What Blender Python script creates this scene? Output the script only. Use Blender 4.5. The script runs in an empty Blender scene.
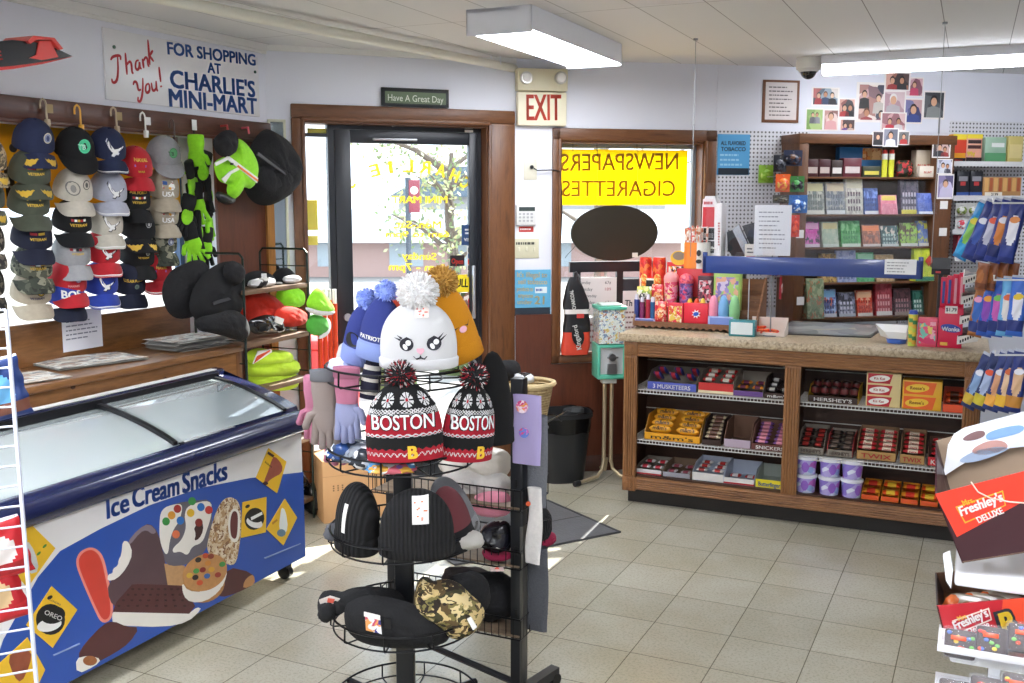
import bpy,bmesh,math,random
from mathutils import Vector,Matrix
C = bpy.context.scene.collection
sc = bpy.context.scene
random.seed(7)
R = math.radians
# ---------- camera, sky, sun, exposure ----------
CAMF,CAMP,CAMH = 1012.0,0.139,1.69
cam = bpy.data.cameras.new('camera')
cam.sensor_width = 36.0
cam.lens = CAMF / 1024 * 36
cam.clip_start = 0.05
cam_o = bpy.data.objects.new('camera',cam)
C.objects.link(cam_o)
cam_o.location = (0,0,CAMH)
cam_o.rotation_euler = (math.pi / 2 - CAMP,0,0)
sc.camera = cam_o
world = bpy.data.worlds.new('sky')
sc.world = world
world.use_nodes = True
bg = world.node_tree.nodes['Background']
bg.inputs[0].default_value = (0.80,0.90,1.0,1)
bg.inputs[1].default_value = 1.5
sun = bpy.data.lights.new('sun','SUN')
sun.energy = 10.0
sun.angle = R(0.6)
sun.color = (1.0,0.95,0.86)
sun_o = bpy.data.objects.new('sun',sun)
C.objects.link(sun_o)
sun_o.rotation_euler = Vector((-0.31,-0.76,-0.58)).to_track_quat('-Z','Y').to_euler()
sc.view_settings.view_transform = 'Standard'
sc.view_settings.look = 'None'
sc.view_settings.gamma = 1.0
sc.view_settings.use_curve_mapping = False
sc.view_settings.exposure = 1.35
LAMP = 19.0 # radiance of the fluorescent diffusers
# ---------- measuring: photo rays and the frames of the room ----------
_cp,_sp = math.cos(CAMP),math.sin(CAMP)
_F,_U,_X,_O = Vector((0,_cp,-_sp)),Vector((0,_sp,_cp)),Vector((1,0,0)),Vector((0,0,CAMH))
def ray(px,py):
 return _F + _X * ((px - 512) / CAMF) + _U * ((341.5 - py) / CAMF)
class Frame:
 """x along the surface (to the viewer's right), y into it, z up"""
 def __init__(s,ox,oy,deg):
  s.o = Vector((ox,oy,0)); s.a = R(deg)
  s.dx = Vector((math.cos(s.a),math.sin(s.a),0)); s.dy = Vector((-math.sin(s.a),math.cos(s.a),0))
 def w(s,x,y,z=0.0):
  return s.o + s.dx * x + s.dy * y + Vector((0,0,z))
 def at(s,px,py,y=0.0): # where the ray meets the plane local y = y -> (x, z)
  d = ray(px,py); q = s.o + s.dy * y
  h = _O + d * ((q - _O).dot(s.dy) / d.dot(s.dy))
  return ((h - s.o).dot(s.dx),h.z)
 def fl(s,px,py,z=0.0): # where the ray meets height z -> (x, y)
  d = ray(px,py); h = _O + d * ((z - CAMH) / d.z) - s.o
  return (h.dot(s.dx),h.dot(s.dy))
 def sx(s,px,py,x=0.0): # where the ray meets the plane local x = x -> (y, z)
  d = ray(px,py); q = s.o + s.dx * x
  h = _O + d * ((q - _O).dot(s.dx) / d.dot(s.dx))
  return ((h - s.o).dot(s.dy),h.z)
 def poly(s,pts,y=0.0):
  return [s.at(a,b,y) for a,b in pts]
 def size(s,y=0.0): return s
W = Frame(0,0,0)
L = Frame(-1.32,5.56,65.7) # left wall
D = Frame(-1.32,5.56,22.0) # entrance wall
B = Frame(0.02,6.10,12.5) # back wall
K = Frame(0.658,5.563,-24.1) # sales counter
G = Frame(0.02,3.25,-24.1) # wire shelf rack
H = 2.51
# ---------- materials ----------
def lin(h):
 if not isinstance(h,str): return (*h,1) if len(h) == 3 else h
 c = [int(h[i:i + 2],16) / 255 for i in (0,2,4)]
 return tuple(x / 12.92 if x <= .04045 else ((x + .055) / 1.055) ** 2.4 for x in c) + (1,)
_mats = {}
def nodes(name):
 m = bpy.data.materials.new(name); m.use_nodes = True
 nt = m.node_tree
 return m,nt,nt.nodes['Principled BSDF']
def coords(nt,scale=(1,1,1),rot=(0,0,0),loc=(0,0,0)):
 tc = nt.nodes.new('ShaderNodeTexCoord'); mp = nt.nodes.new('ShaderNodeMapping')
 nt.links.new(tc.outputs['Object'],mp.inputs[0])
 mp.inputs['Scale'].default_value = scale; mp.inputs['Rotation'].default_value = rot; mp.inputs['Location'].default_value = loc
 return mp.outputs[0]
def mixc(nt,fac,a,b,mode='MIX'):
 n = nt.nodes.new('ShaderNodeMix'); n.data_type = 'RGBA'; n.blend_type = mode
 for s,v in ((0,fac),(6,a),(7,b)):
  if hasattr(v,'is_linked'): nt.links.new(v,n.inputs[s])
  else: n.inputs[s].default_value = v
 return n.outputs[2]
def noise(nt,vec,scale,detail=3.0,rough=.55):
 n = nt.nodes.new('ShaderNodeTexNoise'); nt.links.new(vec,n.inputs[0])
 n.inputs['Scale'].default_value = scale; n.inputs['Detail'].default_value = detail; n.inputs['Roughness'].default_value = rough
 return n.outputs[0]
def ramp(nt,fac,stops,mode='LINEAR'):
 n = nt.nodes.new('ShaderNodeValToRGB'); nt.links.new(fac,n.inputs[0]); cr = n.color_ramp; cr.interpolation = mode
 while len(cr.elements) < len(stops): cr.elements.new(0.5)
 for e,(p,c) in zip(cr.elements,stops): e.position = p; e.color = lin(c)
 return n.outputs[0]
def bump(nt,bs,h,strength,dist=.002):
 n = nt.nodes.new('ShaderNodeBump'); nt.links.new(h,n.inputs['Height'])
 n.inputs['Strength'].default_value = strength; n.inputs['Distance'].default_value = dist
 nt.links.new(n.outputs[0],bs.inputs['Normal'])
def M(col,rough=.5,metal=0.0,var=0.10,vs=25,bmp=0.0,bs=300,emit=0.0,coat=0.0):
 """plain material with a faint mottling; col is a hex colour"""
 key = (col,rough,metal,var,vs,bmp,bs,emit,coat)
 if key in _mats: return _mats[key]
 m,nt,p = nodes('m_%s_%d' % (col if isinstance(col,str) else 'x',len(_mats)))
 v = coords(nt)
 c = lin(col)
 if var:
  d = tuple(x * (1 - var) for x in c[:3]) + (1,)
  u = tuple(min(1,x * (1 + var * .6)) for x in c[:3]) + (1,)
  nt.links.new(mixc(nt,noise(nt,v,vs),d,u),p.inputs['Base Color'])
 else: p.inputs['Base Color'].default_value = c
 p.inputs['Roughness'].default_value = rough; p.inputs['Metallic'].default_value = metal
 if coat: p.inputs['Coat Weight'].default_value = coat
 if bmp: bump(nt,p,noise(nt,v,bs,2),bmp)
 if emit:
  p.inputs['Emission Color'].default_value = c; p.inputs['Emission Strength'].default_value = emit
 _mats[key] = m; return m
def WOOD(c1,c2,scale=6,axis='X',rough=.38,key=None):
 k = ('wood',c1,c2,scale,axis,rough)
 if k in _mats: return _mats[k]
 m,nt,p = nodes('wood_%d' % len(_mats))
 st = {'X': (.12,1,1),'Y': (1,.12,1),'Z': (1,1,.12)}[axis]
 v = coords(nt,tuple(s * scale for s in st))
 n1 = noise(nt,v,6,6,.65); n2 = noise(nt,v,30,4,.7)
 a = ramp(nt,n1,[(.3,c1),(.52,c2),(.72,c1)])
 b = mixc(nt,n2,a,ramp(nt,n2,[(.35,'2a1608'),(.6,c2)]))
 nt.links.new(mixc(nt,.32,a,b),p.inputs['Base Color'])
 p.inputs['Roughness'].default_value = rough
 bump(nt,p,n2,.12)
 _mats[k] = m; return m
def PRINT(cols,scale=30,rough=.35,squash=(1,1,1),warp=.06):
 """busy printed surface: cells of the given inks"""
 k = ('print',tuple(cols),scale,rough,squash,warp)
 if k in _mats: return _mats[k]
 m,nt,p = nodes('print_%d' % len(_mats))
 v = coords(nt,squash)
 n = nt.nodes.new('ShaderNodeTexNoise'); nt.links.new(v,n.inputs[0]); n.inputs['Scale'].default_value = scale * .6
 ad = mixc(nt,warp / scale * 12 if warp > .1 else warp,v,n.outputs[1],'ADD')
 vo = nt.nodes.new('ShaderNodeTexVoronoi'); nt.links.new(ad,vo.inputs[0]); vo.inputs['Scale'].default_value = scale
 sep = nt.nodes.new('ShaderNodeSeparateColor'); nt.links.new(vo.outputs['Color'],sep.inputs[0])
 N = len(cols)
 nt.links.new(ramp(nt,sep.outputs[0],[(i / N,c) for i,c in enumerate(cols)],'CONSTANT'),p.inputs['Base Color'])
 p.inputs['Roughness'].default_value = rough
 _mats[k] = m; return m
def CLOTH(col,scale=220,rough=.9,amt=.5,col2=None,vs=60):
 k = ('cloth',col,scale,rough,amt,col2,vs)
 if k in _mats: return _mats[k]
 m,nt,p = nodes('cloth_%d' % len(_mats))
 v = coords(nt); c = lin(col); d = lin(col2) if col2 else tuple(x * .72 for x in c[:3]) + (1,)
 nt.links.new(mixc(nt,noise(nt,v,vs,4),d,c),p.inputs['Base Color'])
 p.inputs['Roughness'].default_value = rough
 p.inputs['Sheen Weight'].default_value = .12 if sum(c[:3]) > .15 else .0
 bump(nt,p,noise(nt,v,scale,2),amt,.003)
 _mats[k] = m; return m
def KNIT(col,rib=120,col2=None):
 k = ('knit',col,rib,col2)
 if k in _mats: return _mats[k]
 m,nt,p = nodes('knit_%d' % len(_mats))
 v = coords(nt); c = lin(col); d = lin(col2) if col2 else tuple(x * .6 for x in c[:3]) + (1,)
 w = nt.nodes.new('ShaderNodeTexWave'); nt.links.new(v,w.inputs[0]); w.inputs['Scale'].default_value = rib; w.inputs['Distortion'].default_value = 1.5
 w.inputs['Detail'].default_value = 2
 nt.links.new(mixc(nt,w.outputs[1],d,c),p.inputs['Base Color']); p.inputs['Roughness'].default_value = .95
 bump(nt,p,w.outputs[1],.6,.004)
 _mats[k] = m; return m
def CAMO(cols,scale=30):
 return PRINT(cols,scale,.9,(1,1,1.3),.5)
def GLASS(tint=(1,1,1),gloss=.06,rough=0.0):
 k = ('glass',tint,gloss,rough)
 if k in _mats: return _mats[k]
 m = bpy.data.materials.new('glass_%d' % len(_mats)); m.use_nodes = True; nt = m.node_tree; nt.nodes.clear()
 o = nt.nodes.new('ShaderNodeOutputMaterial'); t = nt.nodes.new('ShaderNodeBsdfTransparent'); g = nt.nodes.new('ShaderNodeBsdfGlossy'); mx = nt.nodes.new('ShaderNodeMixShader')
 t.inputs[0].default_value = (*tint,1); g.inputs['Roughness'].default_value = rough
 lw = nt.nodes.new('ShaderNodeLayerWeight'); lw.inputs[0].default_value = .5
 pw = nt.nodes.new('ShaderNodeMath'); pw.operation = 'POWER'; nt.links.new(lw.outputs['Facing'],pw.inputs[0]); pw.inputs[1].default_value = 5
 ml = nt.nodes.new('ShaderNodeMath'); ml.operation = 'MULTIPLY_ADD'; ml.use_clamp = True; nt.links.new(pw.outputs[0],ml.inputs[0]); ml.inputs[1].default_value = .8; ml.inputs[2].default_value = gloss
 nt.links.new(ml.outputs[0],mx.inputs[0]); nt.links.new(t.outputs[0],mx.inputs[1]); nt.links.new(g.outputs[0],mx.inputs[2]); nt.links.new(mx.outputs[0],o.inputs[0])
 _mats[k] = m; return m
def FILM(col,alpha=.35,rough=.15,b=.9):
 """clear plastic film / thin translucent sheet"""
 k = ('film',col,alpha,rough,b)
 if k in _mats: return _mats[k]
 m,nt,p = nodes('film_%d' % len(_mats))
 p.inputs['Base Color'].default_value = lin(col); p.inputs['Roughness'].default_value = rough; p.inputs['Alpha'].default_value = alpha
 v = coords(nt)
 if b: bump(nt,p,noise(nt,v,45,3),b,.006)
 _mats[k] = m; return m
def TRANSLUCENT(col,amount=.75):
 k = ('transl',col,amount)
 if k in _mats: return _mats[k]
 m,nt,p = nodes('translucent_%d' % len(_mats))
 p.inputs['Base Color'].default_value = lin(col); p.inputs['Roughness'].default_value = .5
 t = nt.nodes.new('ShaderNodeBsdfTranslucent'); t.inputs[0].default_value = lin(col)
 mx = nt.nodes.new('ShaderNodeMixShader'); mx.inputs[0].default_value = amount
 nt.links.new(p.outputs[0],mx.inputs[1]); nt.links.new(t.outputs[0],mx.inputs[2])
 nt.links.new(mx.outputs[0],nt.nodes['Material Output'].inputs[0])
 _mats[k] = m; return m
# ---------- mesh builder ----------
_txt = {}
def text_geo(s,bold=0.0,shear=0.0,space=1.0):
 k = (s,shear,space)
 if k in _txt: return _txt[k]
 cu = bpy.data.curves.new('t','FONT'); cu.body = s; cu.shear = shear; cu.space_character = space; cu.resolution_u = 3
 o = bpy.data.objects.new('t',cu)
 me = bpy.data.meshes.new_from_object(o)
 v = [(a.co.x,a.co.y) for a in me.vertices]; f = [tuple(p.vertices) for p in me.polygons]
 bpy.data.objects.remove(o); bpy.data.curves.remove(cu); bpy.data.meshes.remove(me)
 if not v: v,f = [(0,0),(1,0),(1,1)],[(0,1,2)]
 x0 = min(a for a,b in v); x1 = max(a for a,b in v)
 v = [((a - x0) / max(1e-6,x1 - x0),b / .69) for a,b in v] # x in 0..1, cap height 1
 _txt[k] = (v,f,(x1 - x0) / .69); return _txt[k]
def smoothpoly(pts,n=2,closed=True):
 for _ in range(n):
  q = []
  for i in range(len(pts)):
   a,b = pts[i],pts[(i + 1) % len(pts)]
   q += [(a[0] * .75 + b[0] * .25,a[1] * .75 + b[1] * .25),(a[0] * .25 + b[0] * .75,a[1] * .25 + b[1] * .75)]
  pts = q
 return pts
def ell(cx,cz,rx,rz=None,rot=0,n=20):
 rz = rz or rx; c,s = math.cos(R(rot)),math.sin(R(rot)); out = []
 for i in range(n):
  a,b = rx * math.cos(2 * math.pi * i / n),rz * math.sin(2 * math.pi * i / n)
  out.append((cx + a * c - b * s,cz + a * s + b * c))
 return out
def lattice_noise(x,y,z):
 return math.sin(x * 1.7 + y * 2.3 + 1.1) * math.cos(y * 1.9 - z * 2.1) + .5 * math.sin(z * 4.3 + x * 3.1 + .7) * math.cos(x * 2.9 + y * 4.7)
class MB:
 def __init__(s,mat=None):
  s.v,s.f,s.mi,s.ms,s.x = [],[],[],[],None
  s.cur = 0
  if mat: s.m(mat)
 def m(s,mat):
  if mat not in s.ms: s.ms.append(mat)
  s.cur = s.ms.index(mat); return s
 def xf(s,mtx=None): s.x = mtx; return s
 def add(s,vs,fs,mids=None):
  n = len(s.v)
  s.v += [tuple(s.x @ Vector(a)) if s.x else tuple(a) for a in vs]
  s.f += [tuple(i + n for i in f) for f in fs]
  s.mi += mids if mids else [s.cur] * len(fs)
  return s
 def bm(s,bm):
  bm.verts.index_update()
  s.add([tuple(v.co) for v in bm.verts],[tuple(v.index for v in f.verts) for f in bm.faces]); bm.free(); return s
 def box(s,x0,x1,y0,y1,z0,z1,r=0.0,seg=2):
  if r:
   b = bmesh.new(); bmesh.ops.create_cube(b,size=1)
   for v in b.verts: v.co = Vector(((x0 + x1) / 2 + v.co.x * (x1 - x0),(y0 + y1) / 2 + v.co.y * (y1 - y0),(z0 + z1) / 2 + v.co.z * (z1 - z0)))
   bmesh.ops.bevel(b,geom=b.edges[:],offset=min(r,.49 * min(abs(x1 - x0),abs(y1 - y0),abs(z1 - z0))),segments=seg,affect='EDGES',profile=.5)
   return s.bm(b)
  return s.add([(x,y,z) for x in (x0,x1) for y in (y0,y1) for z in (z0,z1)],
  [(0,1,3,2),(4,6,7,5),(0,4,5,1),(2,3,7,6),(0,2,6,4),(1,5,7,3)])
 def hexa(s,p): # 8 corners: bottom 4 (ccw from above), top 4
  return s.add(p,[(3,2,1,0),(4,5,6,7),(0,1,5,4),(1,2,6,5),(2,3,7,6),(3,0,4,7)])
 def cyl(s,p0,p1,r0,r1=None,n=14,caps=True):
  r1 = r0 if r1 is None else r1
  p0,p1 = Vector(p0),Vector(p1); d = (p1 - p0).normalized()
  u = d.orthogonal().normalized(); w = d.cross(u)
  vs = []
  for p,r in ((p0,r0),(p1,r1)):
   for i in range(n):
    a = 2 * math.pi * i / n; vs.append(p + (u * math.cos(a) + w * math.sin(a)) * r)
  fs = [(i,(i + 1) % n,n + (i + 1) % n,n + i) for i in range(n)]
  if caps: fs += [tuple(range(n - 1,-1,-1)),tuple(range(n,2 * n))]
  return s.add(vs,fs)
 def tube(s,pts,r,n=6,closed=False):
  pts = [Vector(p) for p in pts]; m = len(pts); vs = []; u = None
  for i,p in enumerate(pts):
   a = pts[(i - 1) % m] if (i or closed) else p; b = pts[(i + 1) % m] if (i < m - 1 or closed) else p
   d = (b - a)
   d = d.normalized() if d.length > 1e-9 else Vector((0,0,1))
   if u is None: u = d.orthogonal().normalized()
   u = (u - d * u.dot(d)); u = u.normalized() if u.length > 1e-6 else d.orthogonal().normalized()
   w = d.cross(u)
   rr = r(i / max(1,m - 1)) if callable(r) else r
   for k in range(n):
    t = 2 * math.pi * k / n; vs.append(p + (u * math.cos(t) + w * math.sin(t)) * rr)
  fs = []
  for i in range(m if closed else m - 1):
   j = (i + 1) % m
   for k in range(n): fs.append((i * n + k,i * n + (k + 1) % n,j * n + (k + 1) % n,j * n + k))
  if not closed: fs += [tuple(range(n - 1,-1,-1)),tuple(range((m - 1) * n,m * n))]
  return s.add(vs,fs)
 def ring(s,c,r,t,n=40,nn=6,ry=None):
  return s.tube([(c[0] + r * math.cos(2 * math.pi * i / n),c[1] + (ry or r) * math.sin(2 * math.pi * i / n),c[2]) for i in range(n)],t,nn,True)
 def lathe(s,prof,n=24,c=(0,0,0),sy=1.0):
  vs = []
  for r,z in prof:
   for i in range(n):
    a = 2 * math.pi * i / n; vs.append((c[0] + r * math.cos(a),c[1] + r * math.sin(a) * sy,c[2] + z))
  fs = []
  for j in range(len(prof) - 1):
   for i in range(n): fs.append((j * n + i,j * n + (i + 1) % n,(j + 1) * n + (i + 1) % n,(j + 1) * n + i))
  fs += [tuple(range(n - 1,-1,-1)),tuple(range((len(prof) - 1) * n,len(prof) * n))]
  return s.add(vs,fs)
 def prism(s,pts,y0,y1):
  """polygon in x,z extruded from y0 to y1 (front = y0)"""
  n = len(pts)
  A = sum(pts[i][0] * pts[(i + 1) % n][1] - pts[(i + 1) % n][0] * pts[i][1] for i in range(n))
  if A < 0: pts = pts[::-1]
  vs = [(a,y0,b) for a,b in pts] + [(a,y1,b) for a,b in pts]
  return s.add(vs,[tuple(range(n)),tuple(range(2 * n - 1,n - 1,-1))] + [(i,n + i,n + (i + 1) % n,(i + 1) % n) for i in range(n)])
 def slab(s,pts,z0,z1):
  """polygon in x,y extruded in z"""
  n = len(pts)
  A = sum(pts[i][0] * pts[(i + 1) % n][1] - pts[(i + 1) % n][0] * pts[i][1] for i in range(n))
  if A < 0: pts = pts[::-1]
  vs = [(a,b,z0) for a,b in pts] + [(a,b,z1) for a,b in pts]
  return s.add(vs,[tuple(range(n - 1,-1,-1)),tuple(range(n,2 * n))] + [(i,(i + 1) % n,n + (i + 1) % n,n + i) for i in range(n)])
 def sph(s,c,rx,ry=None,rz=None,n=14,m=9,lump=0.0,ls=18.0,z0=-1.0):
  ry = ry or rx; rz = rz or rx
  def fn(u,v):
   th = -math.pi / 2 + v * math.pi; a = 2 * math.pi * u
   x,y,z = math.cos(th) * math.cos(a),math.cos(th) * math.sin(a),max(z0,math.sin(th))
   k = 1 + lump * lattice_noise(c[0] * ls + x * 2.2,c[1] * ls + y * 2.2,c[2] * ls + z * 2.2)
   return (c[0] + rx * x * k,c[1] + ry * y * k,c[2] + rz * z * k)
  return s.grid(fn,n,m,cu=True)
 def puff(s,pts,y,th,lump=.12,back=.6,rings=9,ls=20,sm=2,mfn=None):
  """soft body filling the outline pts (x,z): bulges th forward of y and th*back behind it"""
  P = smoothpoly(pts,sm); n = len(P); cx = sum(a for a,b in P) / n; cz = sum(b for a,b in P) / n
  def side(sg):
   def f(u,v):
    a,b = P[int(round(u * n)) % n]; r = v; x,z = cx + (a - cx) * r,cz + (b - cz) * r
    d = max(0.0,1 - r ** 2.6) ** .55
    k = 1 + lump * (lattice_noise(x * ls,z * ls * .8,y * ls) + .4 * lattice_noise(x * ls * 2.7,z * ls * 2.3,1.7))
    return (x,y - sg * th * (1 if sg > 0 else back) * d * k,z)
   return f
  f,g = side(1),side(-1)
  mf = (lambda q: (lambda u,v: mfn(*q(u,v)))) if mfn else None
  s.grid(lambda u,v: f(1 - u,v),n,rings,True,mf(f) if mfn else None); return s.grid(g,n,rings,True,mf(g) if mfn else None)
 def grid(s,fn,nu,nv,cu=False,mfn=None):
  k = nu if cu else nu + 1
  vs = [fn(i / nu,j / nv) for j in range(nv + 1) for i in range(k)]
  fs,mids = [],[]
  for j in range(nv):
   for i in range(nu):
    fs.append((j * k + i,j * k + (i + 1) % k,(j + 1) * k + (i + 1) % k,(j + 1) * k + i))
    if mfn:
     mt = mfn((i + .5) / nu,(j + .5) / nv)
     if mt not in s.ms: s.ms.append(mt)
     mids.append(s.ms.index(mt))
  return s.add(vs,fs,mids if mfn else None)
 def text(s,txt,p0,p1,h,y,bold=0.0,shear=0.0,space=1.0,mirror=False,surf=None,th=.0006):
  """lettering in x,z fitted from p0 to p1 (baseline ends), cap height h, front at y; surf(x,z)->y drapes it"""
  v,f,asp = text_geo(txt,bold,shear,space)
  dx,dz = p1[0] - p0[0],p1[1] - p0[1]; l = math.hypot(dx,dz); ux,uz = dx / l,dz / l; nx,nz = -uz * h,ux * h
  e = bold * h * 1.6 # heavier weight: copies shifted along and across the line
  for sa,sb in (((-1,-.6),(1,-.6),(-1,.6),(1,.6)) if bold else ((0,0),)):
   out = []
   for a,b in v:
    if mirror: a = 1 - a
    x,z = p0[0] + dx * a + nx * b + (ux * sa - uz * sb) * e,p0[1] + dz * a + nz * b + (uz * sa + ux * sb) * e
    out.append((x,(surf(x,z) if surf else y),z))
   s.add(out,[t if not mirror else t[::-1] for t in f])
  return s
 def textc(s,txt,cx,cz,h,y,w=None,**k):
  a = text_geo(txt,k.get('bold',0.0),k.get('shear',0.0),k.get('space',1.0))[2] * h
  if w: a = min(a,w)
  return s.text(txt,(cx - a / 2,cz),(cx + a / 2,cz),h,y,**k)
 def build(s,name,parent=None,smooth=38,loc=None,frame=None,rz=0.0,rot=None):
  o_ = Vector((0,0,0))
  if parent is not None and parent.name in ORG: o_ = ORG[parent.name]
  elif frame is not None and loc is not None: o_ = Vector(loc)
  me = bpy.data.meshes.new(name)
  me.from_pydata([(a - o_.x,b - o_.y,c - o_.z) for a,b,c in s.v],[],s.f)
  for m in s.ms: me.materials.append(m)
  if len(s.ms) > 1: me.polygons.foreach_set('material_index',s.mi)
  if smooth:
   me.polygons.foreach_set('use_smooth',[True] * len(me.polygons))
   me.set_sharp_from_angle(angle=R(smooth))
  me.update()
  o = bpy.data.objects.new(name,me); C.objects.link(o)
  if parent is not None:
   o.parent = parent
   if parent.name in ORG: ORG[o.name] = o_
  elif frame is not None:
   o.location = frame.w(*(loc or (0,0,0))); o.rotation_euler = (0,0,frame.a + rz)
  return o
ORG = {}
def tag(o,label,cat,group=None,kind=None):
 if label: o['label'] = label
 if cat: o['category'] = cat
 if group: o['group'] = group
 if kind: o['kind'] = kind
 return o
def T(name,label,cat,frame,loc,group=None,rz=0.0,local=False,rot=None):
 """an Empty at the thing's base; parts are given in frame coordinates (local=False) or about the base (local=True)"""
 o = bpy.data.objects.new(name,None); o.empty_display_size = .05; C.objects.link(o)
 o.location = frame.w(*loc); o.rotation_euler = rot if rot else (0,0,frame.a + rz)
 if not local: ORG[o.name] = Vector(loc)
 return tag(o,label,cat,group)
def one(mb,name,label,cat,frame,loc,group=None,rz=0.0,local=False,smooth=38,kind=None):
 """a thing that is one mesh"""
 if local:
  o = mb.build(name,smooth=smooth); o.location = frame.w(*loc); o.rotation_euler = (0,0,frame.a + rz)
 else: o = mb.build(name,smooth=smooth,loc=loc,frame=frame)
 if not local: ORG[o.name] = Vector(loc)
 return tag(o,label,cat,group,kind)
def struct(mb,name,frame=None,loc=(0,0,0),smooth=30):
 o = mb.build(name,smooth=smooth,loc=loc,frame=frame or W); o['kind'] = 'structure'; ORG[o.name] = Vector(loc); return o
def dup(root,loc,rz=None,label=None,group=None,rot=None,scale=None):
 r = root.copy(); C.objects.link(r); r.location = loc
 if rz is not None: r.rotation_euler = (0,0,rz)
 if rot is not None: r.rotation_euler = rot
 if scale is not None: r.scale = scale
 if label: r['label'] = label
 if group: r['group'] = group
 for ch in list(root.children):
  c = ch.copy(); C.objects.link(c); c.parent = r
  for g in ch.children:
   d = g.copy(); C.objects.link(d); d.parent = c
 return r
# ================= ROOM =================
def room_material_floor():
 m,nt,p = nodes('vinyl_tile')
 v = coords(nt)
 b = nt.nodes.new('ShaderNodeTexBrick'); nt.links.new(v,b.inputs[0])
 b.offset = 0.0; b.squash = 1.0
 for k,x in (('Scale',1.0),('Brick Width',.305),('Row Height',.305),('Mortar Size',.0022),('Mortar Smooth',.3),('Bias',0.0)): b.inputs[k].default_value = x
 b.inputs['Color1'].default_value = lin('bab6a8'); b.inputs['Color2'].default_value = lin('aeaa9b'); b.inputs['Mortar'].default_value = lin('6f695c')
 sp = ramp(nt,noise(nt,v,95,5,.75),[(.40,'8f8b7e'),(.50,'ffffff'),(.75,'ffffff')])
 c = mixc(nt,.30,b.outputs[0],sp,'MULTIPLY')
 d = ramp(nt,noise(nt,v,1.6,4),[(.3,'e2dccb'),(.65,'ffffff')])
 nt.links.new(mixc(nt,.8,c,d,'MULTIPLY'),p.inputs['Base Color'])
 p.inputs['Roughness'].default_value = .25
 return m
def room_material_ceiling():
 m,nt,p = nodes('ceiling_tile')
 v = coords(nt,loc=(0.19,.032,0))
 b = nt.nodes.new('ShaderNodeTexBrick'); nt.links.new(v,b.inputs[0]); b.offset = 0.0
 for k,x in (('Scale',1.0),('Brick Width',40.0),('Row Height',.299),('Mortar Size',.0025),('Mortar Smooth',.4)): b.inputs[k].default_value = x
 b.inputs['Color1'].default_value = lin('e2e1e1'); b.inputs['Color2'].default_value = lin('dededd'); b.inputs['Mortar'].default_value = lin('8d8b88')
 # seams show only along the boards; the short joints are nearly closed
 nt.links.new(b.outputs[0],p.inputs['Base Color']); p.inputs['Roughness'].default_value = .8
 return m
WALLP = M('e3e5ee',.6,var=.03,vs=3)
TRIMW = WOOD('52301a','744a2a',5,'X',.4)
TRIMZ = WOOD('52301a','744a2a',5,'Z',.4)
DARKW = WOOD('3a1c0e','583020',5,'X',.4)
PANEL = WOOD('4a2313','633320',3,'Z',.38)
BLACKP = M('16181c',.4,var=.1)
WHITEP = M('e9e9e6',.5,var=.03)
fa = -0.4436
fo = Frame(0.563,4.5757,math.degrees(fa))
# floor outline in world coordinates: the sales floor reaches behind the photographer
LB = L.w(-10.2,0); BE = B.w(6.4,0); RB = BE - L.dx * (L.dx.dot(BE - LB))
def room_loop(): return [tuple(p.xy) for p in (L.w(0,0),LB,RB,BE,B.w(0,0))]
inv = [((Vector((x,y,0)) - fo.o).dot(fo.dx),(Vector((x,y,0)) - fo.o).dot(fo.dy)) for x,y in room_loop()]
mb = MB(room_material_floor()); mb.slab(inv,-.12,0); struct(mb,'floor',fo)
lo = [((Vector((x,y,0)) - L.o).dot(L.dx),(Vector((x,y,0)) - L.o).dot(L.dy)) for x,y in room_loop()]
mb = MB(room_material_ceiling()); mb.slab(lo,H,H + .12); struct(mb,'ceiling',L)
def wall(name,fr,x0,x1,holes,t=.16,y0=0.0):
 """wall slab from x0 to x1 with rectangular openings (xa,xb,za,zb)"""
 mb = MB(WALLP)
 hs = sorted(holes); x = x0
 for xa,xb,za,zb in hs:
  if xa > x: mb.box(x,xa,y0,t,0,H)
  if za > 0: mb.box(xa,xb,y0,t,0,za)
  if zb < H: mb.box(xa,xb,y0,t,zb,H)
  x = xb
 if x < x1: mb.box(x,x1,y0,t,0,H)
 return struct(mb,name,fr)
LW = (-2.95,-.44,.99,2.0) # left window opening
DW = (.19,1.275,0,2.125) # entrance opening
BW = (.272,1.20,.742,2.045) # back window opening
wall('wall_left',L,-10.2,0,[LW],t=.24)
wall('wall_entrance',D,0,1.445,[DW])
wall('wall_back',B,0,6.4,[BW])
mb = MB(WALLP); e = L.dx
mb.box(-.1,9.0,0,.15,0,H)
RW = Frame(BE.x,BE.y,65.7 - 180); wall('wall_right',RW,0,(BE - RB).length,[])
RR = Frame(RB.x,RB.y,math.degrees(math.atan2((LB - RB).y,(LB - RB).x))); wall('wall_rear',RR,0,(LB - RB).length,[])
# crown strips
mb = MB(WHITEP); mb.prism([(0,0),(0,0)] and [(-10.2,H - .035),(0,H - .035),(0,H),(-10.2,H)],-.022,0); mb.box(-10.2,0,-.012,0,H - .05,H - .035); struct(mb,'trim_1',L)
mb = MB(WHITEP); mb.box(0,1.445,-.018,0,H - .03,H); struct(mb,'trim_2',D)
# panel seams in the entrance and back walls: thin battens of wall colour
mb = MB(WALLP); mb.box(1.27,6.0,-.004,0,2.12,H); struct(mb,'trim_3',B)
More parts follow.
